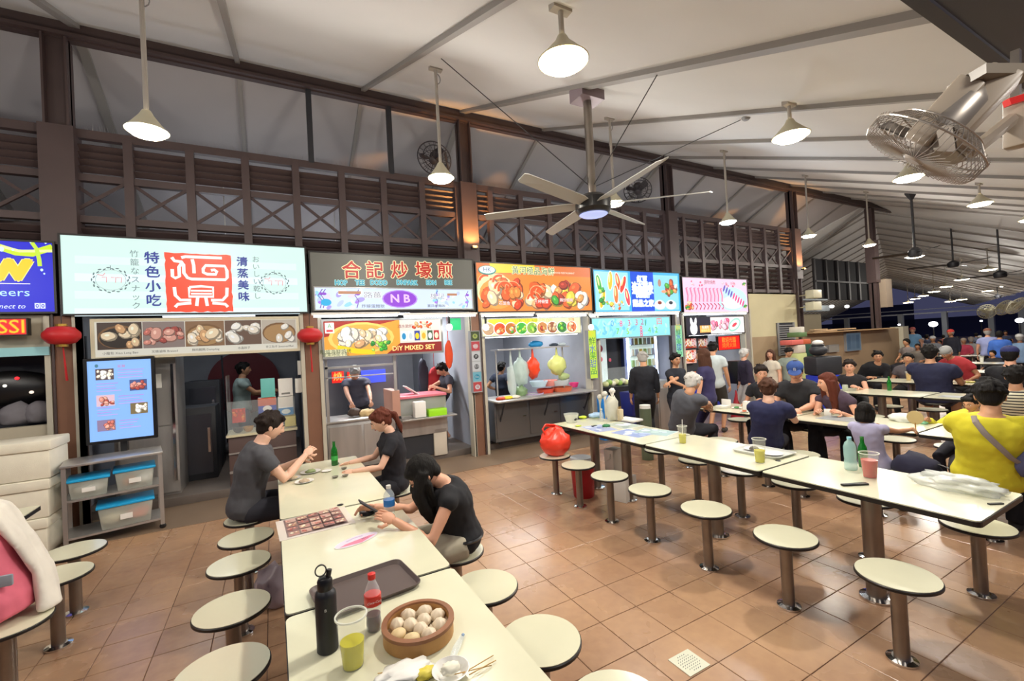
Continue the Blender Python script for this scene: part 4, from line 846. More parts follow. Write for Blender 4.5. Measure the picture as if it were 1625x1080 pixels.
cbx(413, 601, 437, 629, 7.02, .05, 'card_holder', 'turquoise house-shaped menu card on the counter', 'card', mat('turq', '6ec2bc', .5))
def qr(p, w_, h_): p.rect(0, 0, w_, h_, 'f2f0ea'); p.rect(w_*.2, h_*.1, w_*.6, h_*.1, '8a8a86')
cbx(441, 601, 465, 627, 7.02, .04, 'sign_card', 'white square payment card standing on the counter', 'card', WHITE, qr)
def pk1(p, w_, h_): p.rect(0, 0, w_, h_*.5, '2a4ab8'); p.ell(w_*.5, h_*.3, w_*.25, h_*.2, 'f4f4f0'); p.rect(0, h_*.5, w_, h_*.5, 'd86a4a')
cbx(409, 632, 439, 654, 7.03, .15, 'carton', 'blue and orange printed carton on the counter shelf', 'box', WHITE, pk1)
def pk2(p, w_, h_): p.rect(0, 0, w_, h_*.4, '2a8ac8'); p.rect(0, h_*.45, w_, h_*.55, 'f4efe4'); p.ell(w_*.5, h_*.2, w_*.3, h_*.13, 'e8f4f0')
cbx(441, 630, 466, 657, 7.03, .15, 'carton', 'white and blue printed carton at the right end of the counter', 'box', WHITE, pk2)
def tom(p, w_, h_): p.rect(0, 0, w_, h_, 'c8301f'); food(p, 0, 0, w_, h_, 'prawn', 8, 70)
cbx(368, 649, 390, 669, 7.03, .02, 'picture_card', 'red tomato picture card on the glass screen', 'card', WHITE, tom)
cbx(452, 661, 470, 675, 7.05, .3, 'napkin_pack', 'yellow stack of napkins by the counter end', 'napkins', mat('yell', 'd8c86a', .6))
for px, c, lab in ((378, '4a4a50', 'grey bowl on the service counter'), (394, 'b8863a', 'orange cup on the service counter')):
    q = onY(px, 677, 7.15); tag(MB().lathe([(.03, 0), (.05, .02), (.07, .07), (.064, .07), (.04, .02)], (q.x, 7.15, .812), 16).build('bowl', mat('bowl_'+c, c, .4), smooth=True), lab, 'bowl')
for k, px in enumerate((474, 479)):
    q = onY(px, 600, 6.98); tag(MB().b(q.x-.05, q.x+.04, 6.9, 7.0, 1.3+k*.25, 1.5+k*.25).build('switch_box', WHITE, bevel=.006), ('lower', 'upper')[k]+' white electrical box beside the left kitchen opening', 'box')
# ================================================================== STALL 2
q0, q1 = onY(519, 668, 6.95), onY(628, 668, 6.95)
t = thing('prep_counter', 'stainless preparation counter in the oyster stall', 'counter', ((q0.x+q1.x)/2, 7.2, .11))
MB().b(q0.x, q1.x, 6.98, 7.6, .11, .8).build('cabinet_body', STEEL, t, bevel=.004); MB().b(q0.x-.02, q1.x+.02, 6.93, 7.62, .8, .83).build('worktop', STEEL, t, bevel=.004); MB().b(q0.x+.03, (q0.x+q1.x)/2-.02, 6.965, 6.98, .16, .74).build('door', STEEL, t); MB().b((q0.x+q1.x)/2+.02, q1.x-.03, 6.965, 6.98, .16, .74).build('door', STEEL, t)
fr = MB()
for px in (518, 627): q = onY(px, 600, 6.95); fr.b(q.x-.02, q.x+.02, 6.93, 6.97, .83, 1.75)
fr.b(q0.x, q1.x, 6.93, 6.97, 1.6, 1.63).b(q0.x, q1.x, 6.93, 6.97, 1.46, 1.475)
tag(fr.build('rail_stand', STEEL), 'stainless frame with rails around the oyster cook', 'frame')
q = onY(536, 598, 8.3)
for k, (px, ch) in enumerate(((536, '燒'), (560, '烤'))):
    q = onY(px, 598, 8.4); t = thing('neon_sign', 'red illuminated character tile on the kitchen wall, %s one' % ('left', 'right')[k], 'sign', q, 0, 'illuminated tiles'); MB().box(q, (.2, .03, .2)).build('tile_body', DARK, t)
    p = Print(.2, .2, 'ff2a20'); p.text(ch, .1, .1, .16, 'ffe060'); p.build('lit_face', t, q+V((-.1, -.02, -.1)), (1, 0, 0), (0, 0, 1), 1.)
q0, q1 = onY(573, 588, 8.4), onY(612, 605, 8.4); t = thing('lit_panel_sign', 'blue illuminated panel on the kitchen wall', 'sign', ((q0.x+q1.x)/2, 8.4, q1.z)); MB().b(q0.x, q1.x, 8.38, 8.42, q1.z, q0.z).build('panel', mat('blue_lit', '4a5ae0', em=.7), t)
t = thing('kitchen_hood', 'stainless exhaust hood in the oyster stall', 'hood', (1.4, 8.9, 1.75)); MB().b(.7, 2.0, 8.4, 9.3, 1.85, 2.4).build('hood_body', STEEL, t, bevel=.01); struct('wall_15', MB().b(.62, 2.1, 8.44, 8.5, .11, 1.9), mat('splash_steel', '8a8a92', .35, .7))
for px in (532, 545, 560, 577, 592, 603): q = onY(px, 611, 8.45); tag(MB().cyl(q, q+V((0, .03, 0)), .03, n=12).build('knob', BLACK), 'black round knob in the row behind the oyster cook, %s' % {532: 'first from left', 545: 'second from left', 560: 'third from left', 577: 'third from right', 592: 'second from right', 603: 'rightmost'}[px], 'knob', 'stove panel knobs')
# chopping board & food on counter
a = onZ(600, 668, .84); tag(MB().crumple((a.x, 7.2, .87), (.13, .09, .06), .35, 3, 11).build('noodle_heap', mat('noodle', 'c8ac7c', .7), smooth=True, ang=0), 'heap of beige food on the oyster counter', 'food')
a = onY(562, 655, 7.2); tag(MB().crumple((a.x, 7.2, .9), (.09, .08, .07), .35, 3, 12).build('dark_bundle', mat('dk', '4a3a30', .7), smooth=True, ang=0), 'dark bundle on the oyster counter', 'food')
# cooler cabinet with pink rim
q0, q1 = onY(637, 632, 6.9), onY(710, 632, 6.9)
t = thing('display_case', 'pale display case with pink rim and steel shelf in the oyster stall', 'case', ((q0.x+q1.x)/2, 7.2, .11))
MB().b(q0.x, q1.x, 6.95, 7.5, .45, .78).build('case_body', STEEL, t); MB().b(q0.x, q1.x, 6.98, 7.5, .78, 1.05).build('glass_front', FROST, t); MB().b(q0.x-.02, q1.x, 6.93, 7.52, 1.05, 1.09).build('rim', mat('pink_rim', 'e07a8a', .4), t, bevel=.005)
MB().b(q0.x-.05, q1.x+.08, 6.7, 6.95, .73, .755).build('shelf', STEEL, t, bevel=.004); MB().b(q0.x-.14, q0.x-.02, 6.9, 7.5, .8, 1.2).build('side_panel', mat('side_panel', 'b88a78', .5), t)
MB().b(q0.x, q1.x, 6.98, 7.5, .11, .45).build('base', DARK, t)
c = q0.x
cbx(658, 638, 677, 661, 6.75, .15, 'plastic_jug', 'white boxy container on the steel shelf', 'container', WHITE, None, .012)
cbx(681, 650, 710, 660, 6.75, .16, 'plastic_tray', 'lime green tray on the steel shelf', 'tray', mat('lime', '9be01f', .4), None, .01)
q = onY(652, 617, 7.2); M3 = Matrix.Rotation(R(35), 3, 'Y'); tag(MB().box((q.x, 7.2, 1.16), (.26, .2, .02), M=M3).build('white_lid', WHITE, bevel=.006), 'white lid leaning on the pink rim', 'board')  # a loose white lid, not a board, propped on the case rim
cbx(688, 680, 711, 720, 6.95, .2, 'plastic_bin', 'pale square bin on the stall floor beside the worker', 'bin', mat('bin_cream', 'cfc4b4', .5), None, .015)
cbx(645, 703, 690, 722, 7.1, .2, 'crate', 'dark crate under the display case', 'crate', DARK, None, .006)
q = onY(716, 585, 8.0)
for k, (px, py, s_, c) in enumerate(((690, 607, (.14, .06, .3), 'c83038'), (672, 600, (.1, .05, .35), '3a3a48'), (712, 562, (.07, .03, .22), 'e85028'))):
    q = onY(px, py, 7.9 if k < 2 else 7.0); wk = q.copy(); tag(MB().crumple(q, s_, .2, 2, k+20, flat=False).cyl(q, (q.x, q.y, 2.55), .006, n=6).build(('apron', 'jacket', 'folder')[k], mat('cl_'+c, c, .7), smooth=True, ang=0), ('red apron hanging behind the worker', 'dark cloth hanging beside the red apron', 'orange-red folder hanging by the bulb')[k], ('apron', 'cloth', 'folder')[k])
gs = cbx(714, 505, 732, 523, 6.84, .03, 'green_sign', 'small green sign with a white figure right of the bulb', 'sign', mat('exit_green', '1fae6a', em=.6)); MB().cyl((gs.location.x, 6.85, gs.location.z+.1), (gs.location.x, 6.85, 2.45), .008, n=6).build('hanger', GREY, gs)
# ================================================================== STALL 3
t = thing('steel_counter', 'long stainless counter of the seafood stall', 'counter', (4.25, 7.0, .11))
MB().b(3.25, 5.35, 6.55, 7.35, .855, .885).build('worktop', STEEL, t, bevel=.005); MB().b(3.3, 5.3, 6.8, 7.3, .16, .86).build('cabinet_body', mat('counter_steel', '7f7f80', .3, .8), t, bevel=.005)
for k in range(3): MB().b(3.33+k*.66, 3.94+k*.66, 6.785, 6.8, .22, .8).build('door', mat('counter_steel', '7f7f80', .3, .8), t); MB().b(3.84+k*.66, 3.9+k*.66, 6.765, 6.785, .55, .57).build('handle', CHROME, t)
for x in (3.4, 4.3, 5.2): MB().bar((x, 6.6, .85), (x, 6.8, .5), .02).build('bracket', DARK, t); MB().cyl((x, 6.85, .11), (x, 6.85, .17), .025).build('foot', BLACK, t)
t = thing('overhead_shelf', 'stainless overhead shelf above the seafood counter', 'shelf', (4.3, 7.0, 1.8)); MB().b(3.5, 5.05, 6.95, 7.25, 1.72, 1.745).build('shelf_board', STEEL, t)
for x in (3.53, 4.98): MB().cyl((x, 7.1, .885), (x, 7.1, 1.72), .015).build('post', STEEL, t)
def basket(px, py, y, r_, h_, c, lab, name='basin', al=1.):
    r_ *= 1.22; h_ *= 1.15; q = onY(px, py, y); tag(MB().lathe([(r_*.75, 0), (r_*.8, .005), (r_, h_), (r_+.012, h_), (r_+.012, h_-.01), (r_*.78, 0)], q, 22).build(name, mat('pl_'+c+str(al), c, .35, alpha=al), smooth=True), lab, name.replace('_', ' '))
basket(848, 637, 7., .14, .14, 'b8a8c8', 'lavender plastic basin at the left of the basin pile', al=.85); basket(866, 628, 7.05, .13, .12, 'c8442c', 'orange-red colander in the pile on the seafood counter', 'colander')
basket(892, 625, 7., .16, .12, 'c8603a', 'brown-orange colander at the right of the pile', 'colander'); basket(855, 613, 7., .13, .09, 'c8e2f2', 'pale blue bowl on top of the lavender basin', 'bowl'); basket(888, 611, 7., .15, .09, 'd8dfe2', 'white translucent bowl on top of the right colander', 'bowl', .8)
basket(873, 612, 7.06, .11, .1, 'f09a90', 'pink bowl between the two pale bowls', 'bowl'); basket(911, 614, 7.2, .07, .08, 'f0408a', 'magenta cup at the right behind the pile', 'cup')
for k, (px, py, s_, c, al, lab) in enumerate(((846, 583, (.11, .08, .17), 'f04a28', 1., 'bright orange bag hanging over the seafood counter'), (884, 579, (.16, .1, .16), 'dfe68a', .95, 'pale yellow-green bag hanging on the right'), (826, 590, (.13, .08, .22), 'c8dcd4', .7, 'clear greenish bag hanging on the left'), (812, 604, (.07, .06, .25), 'dbe8e4', .6, 'narrow clear bag at the far left of the bags'), (827, 622, (.1, .08, .1), '7c9a6a', .9, 'bag of green vegetables on the seafood counter'), (905, 627, (.14, .08, .09), 'd8dcd8', .6, 'clear bag right of the basins'), (895, 597, (.1, .06, .06), 'c8dc9a', .8, 'small pale green bag above the bowls'))):
    s_ = tuple(v*1.15 for v in s_); q = onY(px, py, 7.05); t = thing('plastic_bag', lab, 'bag', q, 0, 'bags at the seafood stall'); MB().crumple(q, s_, .3, 2.2, k+30, flat=False).build('bag_body', mat('pb_'+c, c, .3, alpha=al), t, smooth=True, ang=0)
    if k < 4: MB().tube([q+V((0, 0, s_[2]*.9)), (q.x, q.y, 1.73)], [.03, .012], 8).build('twisted_neck', MATS['pb_'+c], t, smooth=True)
for k, (px, py, w_, h_, c, lab) in enumerate(((850, 541, .3, .1, '2a9ad8', 'blue bag on the overhead shelf'), (878, 540, .18, .05, '3f4a58', 'dark tray on the overhead shelf'), (890, 536, .2, .05, 'd8e2e4', 'white pack on the overhead shelf'))):
    q = onY(px, py, 7.1); tag(MB().crumple((q.x, 7.1, 1.745+h_*.6), (w_/2, .08, h_/1.5), .2, 3, k+40).build('packet', mat('ov_'+c, c, .5), smooth=True, ang=0), lab, 'packet')
for px in (812, 818): q = onY(px, 600, 6.9); 
for k, (px, c) in enumerate(((806, 'f0d21a'), (795, 'd8502a'), (818, 'e8e0d0'))):
    q = onY(px, 631, 6.75); tag(MB().crumple((q.x, 6.75, .91), (.09, .06, .03), .3, 3, k+50).build('snack_packet', mat('sn_'+c, c, .5), smooth=True, ang=0), ('yellow', 'red', 'white')[k]+' packet lying on the left end of the seafood counter', 'packet')
q0, q1 = onY(903, 540, 7.8), onY(925, 600, 7.8); _k = MB(); [_k.cyl((x, 8.05, .11), (x, 8.05, 2.0), .012, n=8) for x in (q0.x, q1.x+.2)]
t = thing('rack', 'white rack with hanging greens at the right of the seafood stall', 'rack', (q0.x, 7.8, 1.2)); MB().b(q0.x, q1.x+.2, 7.8, 8.1, 1.0, 1.03).b(q0.x, q1.x+.2, 7.8, 8.1, 1.5, 1.53).b(q0.x, q1.x+.2, 7.8, 8.1, 1.95, 1.98).build('shelf', WHITE, t); _k.build('post', WHITE, t)
for k in range(5): x = q0.x+.05+k*.07; MB().tube([(x, 7.78, 1.95), (x+.02, 7.77, 1.7), (x-.01, 7.77, 1.5)], [.02, .03, .01], 6).build('hanging_greens', mat('greens', '8a9a5a', .6), t, smooth=True)
# ================================================================== STALL 4
struct('wall_16', MB().b(5.6, 6.35, 7.4, 7.44, .9, 2.3), mat('flower_panel', 'dff2f2', .4, em=.35))
for k, (px, py) in enumerate(((952, 553), (953, 570), (968, 571))):
    q = onY(px, py, 7.38); tag(MB().ell(q, (.08-.02*k, .01, .08-.02*k)).build('flower_print', mat('flower_pink', 'e8607a', .5)), 'pink blossom on the pale panel of the dessert stall, %s' % ('large top', 'small left', 'small right')[k], 'decoration')
t = thing('drinks_fridge', 'glass-door drinks fridge with bright white edge lights', 'fridge', (7.2, 7.6, .0)); MB().b(6.75, 7.75, 7.3, 8.0, .0, 2.0).build('cabinet', mat('fridge_blue', '2c3560', .4), t)
MB().b(6.88, 7.62, 7.27, 7.3, .9, 1.9).build('interior_glow', mat('fridge_glow', 'c8dcd8', em=.55), t); MB().b(6.8, 6.85, 7.24, 7.27, .8, 1.95).b(7.65, 7.7, 7.24, 7.27, .8, 1.95).build('light_strip', mat('strip_glow', 'd8e6ff', em=5), t)
for r_ in range(4):
    sh = MB().b(6.86, 7.64, 7.2, 7.27, .95+r_*.24, .96+r_*.24).build('shelf', CHROME, t)
    for k in range(6): MB().cyl((6.94+k*.125, 7.235, .96+r_*.24), (6.94+k*.125, 7.235, 1.1+r_*.24), .035, n=8).build('bottle', mat('fb_%d' % ((k+r_) % 4), ('c8b05a', '8aa86a', 'd8d8c8', 'a8b0c8')[(k+r_) % 4], .4), sh)
struct('wall_17', MB().b(6.35, 6.75, 7.4, 7.44, .9, 2.3), DARK)
t = thing('dessert_counter', 'dark curved counter of the dessert stall', 'counter', (6.1, 6.9, 0)); MB().lathe([(.55, 0), (.6, .05), (.6, .84), (.63, .88), (.01, .88)], (6.24, 7.0, 0), 32, sy=.6).build('drum', DARK, t, smooth=True)
for k in range(7): x = 5.85+k*.09; MB().ell((x, 6.9, .93+.03*(k % 2)), (.07, .07, .06)).build('fruit', mat('fr_%d' % (k % 3), ('d8dca0', '9ac05a', 'e8e4c8')[k % 3], .5), t, smooth=True)
MB().b(5.8, 6.5, 6.85, 6.87, .95, 1.25).build('glass_screen', GLASSP, t)
def wbin(px, z1, z0, y, w_, c, lab, em_=None):
    a = onY(px, 640, y); b = a.copy(); a.z = z1; b.z = z0; t = thing('crate_bin', lab, 'bin', (a.x, y, b.z)); MB().box((a.x, y, (a.z+b.z)/2), (w_, w_, a.z-b.z), taper=.9).build('bin_body', mat('bin_'+c, c, .4), t, bevel=.012)
    p = Print(w_*.36, w_*.4, c); p.text('回收', w_*.18, w_*.2, w_*.2, 'e8e8f0'); p.build('printed_mark', t, (a.x-w_*.18, y-w_/2-.004, (a.z+b.z)/2-w_*.1), (1, 0, 0), (0, 0, 1), 0)
    return t
wbin(1003, .86, .44, 6.0, .3, '262a78', 'dark blue bin with white mark, upper of the two behind the counter'); wbin(1003, .43, .004, 6.0, .3, '222566', 'dark blue bin with white mark, lower of the two behind the counter')
wbin(958, .8, .004, 6.3, .18, '2a8ae0', 'small bright blue bin left of the dark blue bins')
t = thing('tall_thermos', 'grey cylinder bin with white lid right of the blue bins', 'bin', (5.0, 5.0, 0)); q = onZ(1024, 700, 0); q = dep(1024, 655, 6.6); MB().cyl((q.x, q.y, 0), (q.x, q.y, .76), .085).build('cylinder', mat('th', '5c6650', .4), t, smooth=True); MB().cyl((q.x, q.y, .76), (q.x, q.y, .81), .08).build('lid', WHITE, t)
t = thing('steel_cabinet', 'small steel cabinet in front of the drinks fridge', 'cabinet', (6.9, 6.2, 0)); a = onY(1030, 607, 6.2); b = onY(1058, 607, 6.2); MB().b(a.x, b.x, 6.0, 6.5, .0, .98).build('cabinet_body', STEEL, t, bevel=.005); MB().b(a.x+.03, b.x-.03, 5.985, 6.0, .1, .85).build('door', STEEL, t)
# ================================================================== STALL 5 + speaker etc
def meats(p, W_, H_): food(p, 0, 0, W_, H_, 'prawn', 20, 80); p.text('火鍋', W_/2, H_*.5, .2, 'ffffff')
struct('wall_20', MB().b(8.12, 9.25, 7.09, 7.13, .88, 2.4), INTD)
board('picture_board', 'red lit food picture above the meat stall counter, left upper', 'picture', 1087, 537, 1105, 552, 7.0, 'b8301f', .8, meats); board('picture_board', 'red lit food picture above the meat stall counter, right upper', 'picture', 1108, 537, 1124, 552, 7.0, '8a4030', .6, meats)
board('picture_board', 'pale red lit food picture of the meat stall, lower', 'picture', 1087, 555, 1105, 576, 7.0, 'f0b0a0', .9, meats)
t = thing('meat_counter', 'blue counter of the meat stall', 'counter', (9.1, 7, 0)); MB().b(8.1, 9.5, 6.9, 7.5, 0, .85).build('cabinet_body', BLUE, t, bevel=.005); MB().b(8.05, 9.55, 6.85, 7.55, .85, .88).build('worktop', STEEL, t)
for k in range(9): x = 8.2+k*.14; tag(MB().lathe([(.05, 0), (.065, .08), (.06, .09)], (x, 7.0, .882), 12).build('food_tub', mat('ft_%d' % (k % 3), ('e86a1a', '5ab8d8', 'f0a83a')[k % 3], .5), smooth=True), 'small tub on the meat stall counter, %s from the left' % ('first', 'second', 'third', 'fourth', 'fifth', 'sixth', 'seventh', 'eighth', 'ninth')[k], 'tub', 'tubs on the meat counter')
t = thing('loudspeaker', 'black loudspeaker on a stand beside the meat stall', 'speaker', (0, 0, 0)); q = onY(1171, 590, 6.2); t.location = (q.x, 6.2, 0); MB().b(q.x-.13, q.x+.13, 6.1, 6.35, q.z-.25, q.z+.25).build('cabinet', BLACK, t, bevel=.01); MB().cyl((q.x, 6.22, 0), (q.x, 6.22, q.z-.25), .02).build('stand_pole', BLACK, t); MB().cyl((q.x, 6.098, q.z-.08), (q.x, 6.09, q.z-.08), .09).build('speaker_cone', DARK, t)
q = onY(1169, 640, 5.8); tag(MB().lathe([(.14, 0), (.1, .2), (.03, .5), (.01, .62)], (q.x, 5.8, 0.02), 14).build('folded_umbrella', mat('umb_red', 'b01f2c', .6), smooth=True), 'closed red umbrella standing below the loudspeaker', 'umbrella')
# vent, shelf and low wall things
q0, q1 = onY(1233, 512, 6.78), onY(1263, 562, 6.78); t = thing('louvre_vent', 'grey louvred vent in the cream wall', 'vent', ((q0.x+q1.x)/2, 6.8, q1.z)); MB().b(q0.x, q1.x, 6.79, 6.81, q1.z, q0.z).build('backing', DARK, t)
for a in ((q0.x, q0.x+.06), (q1.x-.06, q1.x)): MB().b(a[0], a[1], 6.76, 6.79, q1.z, q0.z).build('frame', GREY, t)
for k in range(14): z = q1.z+.04+k*(q0.z-q1.z-.06)/14; MB().box(((q0.x+q1.x)/2, 6.775, z), (q1.x-q0.x-.1, .05, .012), M=Matrix.Rotation(R(35), 3, 'X')).build('slat', GREY, t)
t = thing('wall_shelf', 'long wooden plank shelf along the top of the low brown wall', 'shelf', (15.5, 6.6, 1.7)); MB().b(12.75, 17.5, 6.5, 6.72, 1.7, 1.73).build('shelf_board', mat('wood_plank', 'b09068', .6), t)
for k, (x, L_) in enumerate(((13.4, 1.1), (14.4, 1.4), (13.2, .8))): tag(MB().box((x, 6.6, 1.755+.02*k), (L_, .12, .03), .08*(k-1)).build('wood_plank', mat('wood_light', 'c8a880', .6)), 'loose wooden plank on the long shelf, %s' % ('lower left', 'longer right', 'short top')[k], 'plank')
q0, q1 = onY(1343, 528, 6.68), onY(1367, 556, 6.68)
def pst(p, W_, H_): 
    for k in range(3): p.rect(W_*(.08+.3*k), H_*.1, W_*.24, H_*.8, ('6a8aa8', '7a98b4', '6a8aa8')[k])
board('poster', 'blue-grey poster on the low brown wall', 'poster', 1343, 528, 1366, 556, 6.66, '8aa6be', .12, pst); board('notice', 'small white notice on the low brown wall', 'notice', 1315, 547, 1331, 558, 6.66, 'd8cfc0', .1, lambda p, w_, h_: None)
for k, (z0, z1) in enumerate(((460, 473), (479, 492))): 
    q0, q1 = onY(1284, z0, 6.3), onY(1298, z1, 6.3); tag(MB().b(q0.x, q1.x, 6.2, 6.4, q1.z, q0.z).bar((q0.x+.05, 6.35, (q0.z+q1.z)/2), (12.68, 6.8, (q0.z+q1.z)/2), .03).build('floodlight', mat('flood', 'c8c4aa', .4), bevel=.01), '%s of the two square cream floodlights right of the lattice' % ('upper', 'lower')[k], 'light')
struct('wall_18', MB().b(12.8, 17, 8.4, 8.5, 1.7, 2.35), mat('upper_tan', '8a7f68', .7)); struct('trim_7', MB().b(12.8, 17.2, 8.2, 8.36, 2.42, 2.62).b(12.8, 17.2, 8.25, 8.3, 2.8, 2.85), mat('grey_duct', '8a949a', .4, .5))
gw0, gw1 = onY(1292, 436, 8.6), onY(1396, 486, 8.6); m = MB().b(gw0.x, gw1.x, 8.62, 8.66, 2.86, 4.35); gl = struct('window_1', m, mat('dark_glass', '15161c', .7))
for k in range(7): x = gw0.x+(gw1.x-gw0.x)*k/6; MB().b(x-.05, x+.05, 8.56, 8.62, 2.86, 4.35).build('mullion', mat('mullion_grey', '3c3a3c', .5), gl)
MB().b(gw0.x, gw1.x, 8.54, 8.62, 3.5, 3.56).build('rail', MATS['mullion_grey'], gl)
for k, px in enumerate((1320, 1344)): q = onY(px, 486, 8.0); tag(MB().ell(q, (.07, .07, .05)).build('spot_lamp', mat('spot_glow', 'fffaf0', em=8)), 'small white spotlight under the grey duct, %s' % ('left', 'right')[k], 'lamp')
t = thing('crate_stack', 'green-red stack of crates on a pale yellow-green tank by the tan wall', 'stack', (0, 0, 0)); q = dep(1266, 550, 11.); t.location = q
MB().b(q.x-.3, q.x+.12, q.y-.15, q.y+.15, 0, q.z-.15).build('tank', mat('tank_green', 'c3cc8a', .5), t, bevel=.03); MB().b(q.x+.14, q.x+.45, q.y-.12, q.y+.15, 0, q.z-.25).build('dark_stand', DARK, t)
for k, (dx, dz, w_, h_, c) in enumerate(((-.25, .12, .5, .12, 'd86a60'), (.15, .12, .35, .12, 'c8603a'), (-.1, -.05, .35, .2, 'cfc4b4'), (.25, -.1, .3, .3, '1f4a3a'), (0, .3, .35, .12, '5a7a4a'), (.0, .42, .15, .15, 'd8d4c8'))): MB().box(q+V((dx, 0, dz)), (w_, .3, h_)).build('crate', mat('hp_'+c, c, .6), t, bevel=.02)
q = dep(1308, 620, 9.3); tag(MB().box((q.x, q.y, .42), (.5, .4, .84), -.5).build('parcel_bin', BLUE, bevel=.02), 'blue bin behind the cap and brown-haired woman', 'bin'); tag(MB().box((q.x, q.y, 1.04), (.55, .42, .38), -.5).build('dark_case', DARK, bevel=.04), 'dark case on the blue bin', 'case')
t = thing('hat_pile', 'white cap resting on dark bundle above the blue bin', 'hat', (q.x, q.y, 1.3)); q = V((q.x-.1, q.y+.02, 1.52)); MB().ell(q, (.12, .1, .06)).build('crown', WHITE, t, smooth=True); MB().ell(q+V((0, 0, -.05)), (.14, .12, .03)).build('band', DARK, t, smooth=True); MB().ell(q-V((0, 0, .16)), (.2, .16, .12)).build('bundle', DARK, t, smooth=True)
q = dep(1401, 560, 16); t = thing('black_cabinet', 'tall black cabinet against the end of the low wall', 'cabinet', (q.x, q.y, 0)); MB().b(q.x-.45, q.x+.4, q.y-.3, q.y+.3, 0, 1.55).build('cabinet_body', BLACK, t, bevel=.01); MB().b(q.x-.3, q.x+.1, q.y-.32, q.y-.3, 1.2, 1.4).build('display', mat('dim_disp', '3a3f55', .2), t)
struct('trim_8', MB().b(18.3, 18.7, 6.6, 6.95, 0, 1.75), mat('end_post', 'b9b4a0', .6)); struct('trim_9', MB().b(17.3, 17.7, 6.6, 7.0, 2.4, 3.3), mat('tan_box', '9a8a78', .6)); 
# ================================================================== FAR END
for u, z0 in ((36, 2.75), (36, 3.1)): struct('far_beam', MB().bar(wing(u, -9, z0), wing(u, 9, z0), .2, .12 if z0 < 3 else .05), mat('far_grey', '8b8f99', .5))
for k, v in enumerate((-8, -6.3, -3.5, -.6, 3.4)): struct('far_post', MB().bar(wing(36, v, 0), wing(36, v, 2.8), .35), mat('far_post_m', '8a8f95', .6))
struct('wall_19', MB().bar(wing(62, -30, 1.2), wing(62, 30, 1.2), .2, 2.6).bar(wing(62, -2, 2.6), wing(62, 7, 2.6), .2, 4), mat('night_backdrop_wall', '34374f', .9))
for k, (px, py, t_) in enumerate(((1481, 514, 38), (1618, 508, 30), (1427, 515, 34), (1557, 509, 40))):
    q = dep(px, py, t_); s_ = (.5, .35, .14, .16)[k]; lp = tag(MB().ell(q, (s_*.6, s_*.6, s_*.45)).build('street_lamp', mat('street_glow', 'f4f6ff', em=9), smooth=True), 'bright white outdoor lamp in the night beyond, %s' % ('over the crowd', 'at the right edge', 'small at the corner post', 'small narrow')[k], 'lamp'); MB().cyl((q.x, q.y, 0), (q.x, q.y, q.z-s_*.4), .05, n=8).build('pole', DARK, lp)

for k, (x, y) in enumerate(((-.6, 8.9), (1.2, 9.2), (5.6, 9.0), (9.6, 9.0))):
    t = thing('tube_light', 'fluorescent tube in the dim space behind the lattice, %s' % ('far left', 'second from left', 'middle', 'right')[k], 'light', (x, y, 3.35), 0, 'tubes behind the lattice'); MB().cyl((x-.6, y, 3.35), (x+.6, y+.1, 3.35), .02, n=8).build('tube', mat('back_tube', 'e8ecff', em=3), t); MB().b(x-.6, x+.6, y-.02, y+.06, 3.38, 3.41).cyl((x, y, 3.4), (x, y, ZR-.51*(y-YW)), .01, n=6).build('batten_housing', WHITE, t)
    area((x, y, 3.3), 1.2, .2, 16, (.9, .93, 1), (R(180), 0, 0))
# ================================================================== PEOPLE
def remesh(mb, vox, smooth_it=4, name='tmp', drop=0):
    me = bpy.data.meshes.new(name); me.from_pydata([tuple(v) for v in mb.v], [], mb.f); o = bpy.data.objects.new(name, me)
    r = o.modifiers.new('r', 'REMESH'); r.mode = 'VOXEL'; r.voxel_size = vox; r.use_smooth_shade = True
    s = o.modifiers.new('s', 'SMOOTH'); s.iterations = smooth_it; s.factor = .5
    out = evaluated(o); bpy.data.meshes.remove(me); return out
def jitter(me, fn):
    ns = [v.normal.copy() for v in me.vertices]; cs = [v.co.copy() for v in me.vertices]; out = []
    for c, n in zip(cs, ns): c += n*fn(c); out += [c.x, c.y, c.z]
    me.vertices.foreach_set('co', out)
def put(me, name, m, parent):
    mi = mworld(parent).inverted(); me.transform(mi); me.materials.clear(); me.materials.append(m)
    me.polygons.foreach_set('use_smooth', [True]*len(me.polygons)); me.name = name
    o = bpy.data.objects.new(name, me); COL.objects.link(o); o.parent = parent; return o
def ik(a, c, l1, l2, pole):
    a, c = V(a), V(c); d = c-a; L = min(d.length, (l1+l2)*.995); d.normalize(); c2 = a+d*L
    x = (l1*l1-l2*l2+L*L)/(2*L); h = math.sqrt(max(0, l1*l1-x*x)); pl = V(pole); pl = (pl-d*pl.dot(d)).normalized()
    return a+d*x+pl*h, c2
HAIRM = {k: mat('hair_'+k, c, .72, spec=.25, bump=.6, bscale=90, aniso=(1, 1, .15)) for k, c in dict(black='14110f', brown='4a2e20', auburn='5a2a1c', dark='241a15', grey='a8a5a0', white='c9c6c0').items()}
EYEW = mat('eye_white', 'e8e4de', .3); IRIS = mat('iris', '1d1512', .2); LIP = mat('lips', 'a8564c', .45)
CL = {}
def cloth(c):
    if c not in CL: CL[c] = mat('cloth_'+c, c, .85, noise_s=5, noise_a=.1, bump=.35, bscale=9)
    return CL[c]
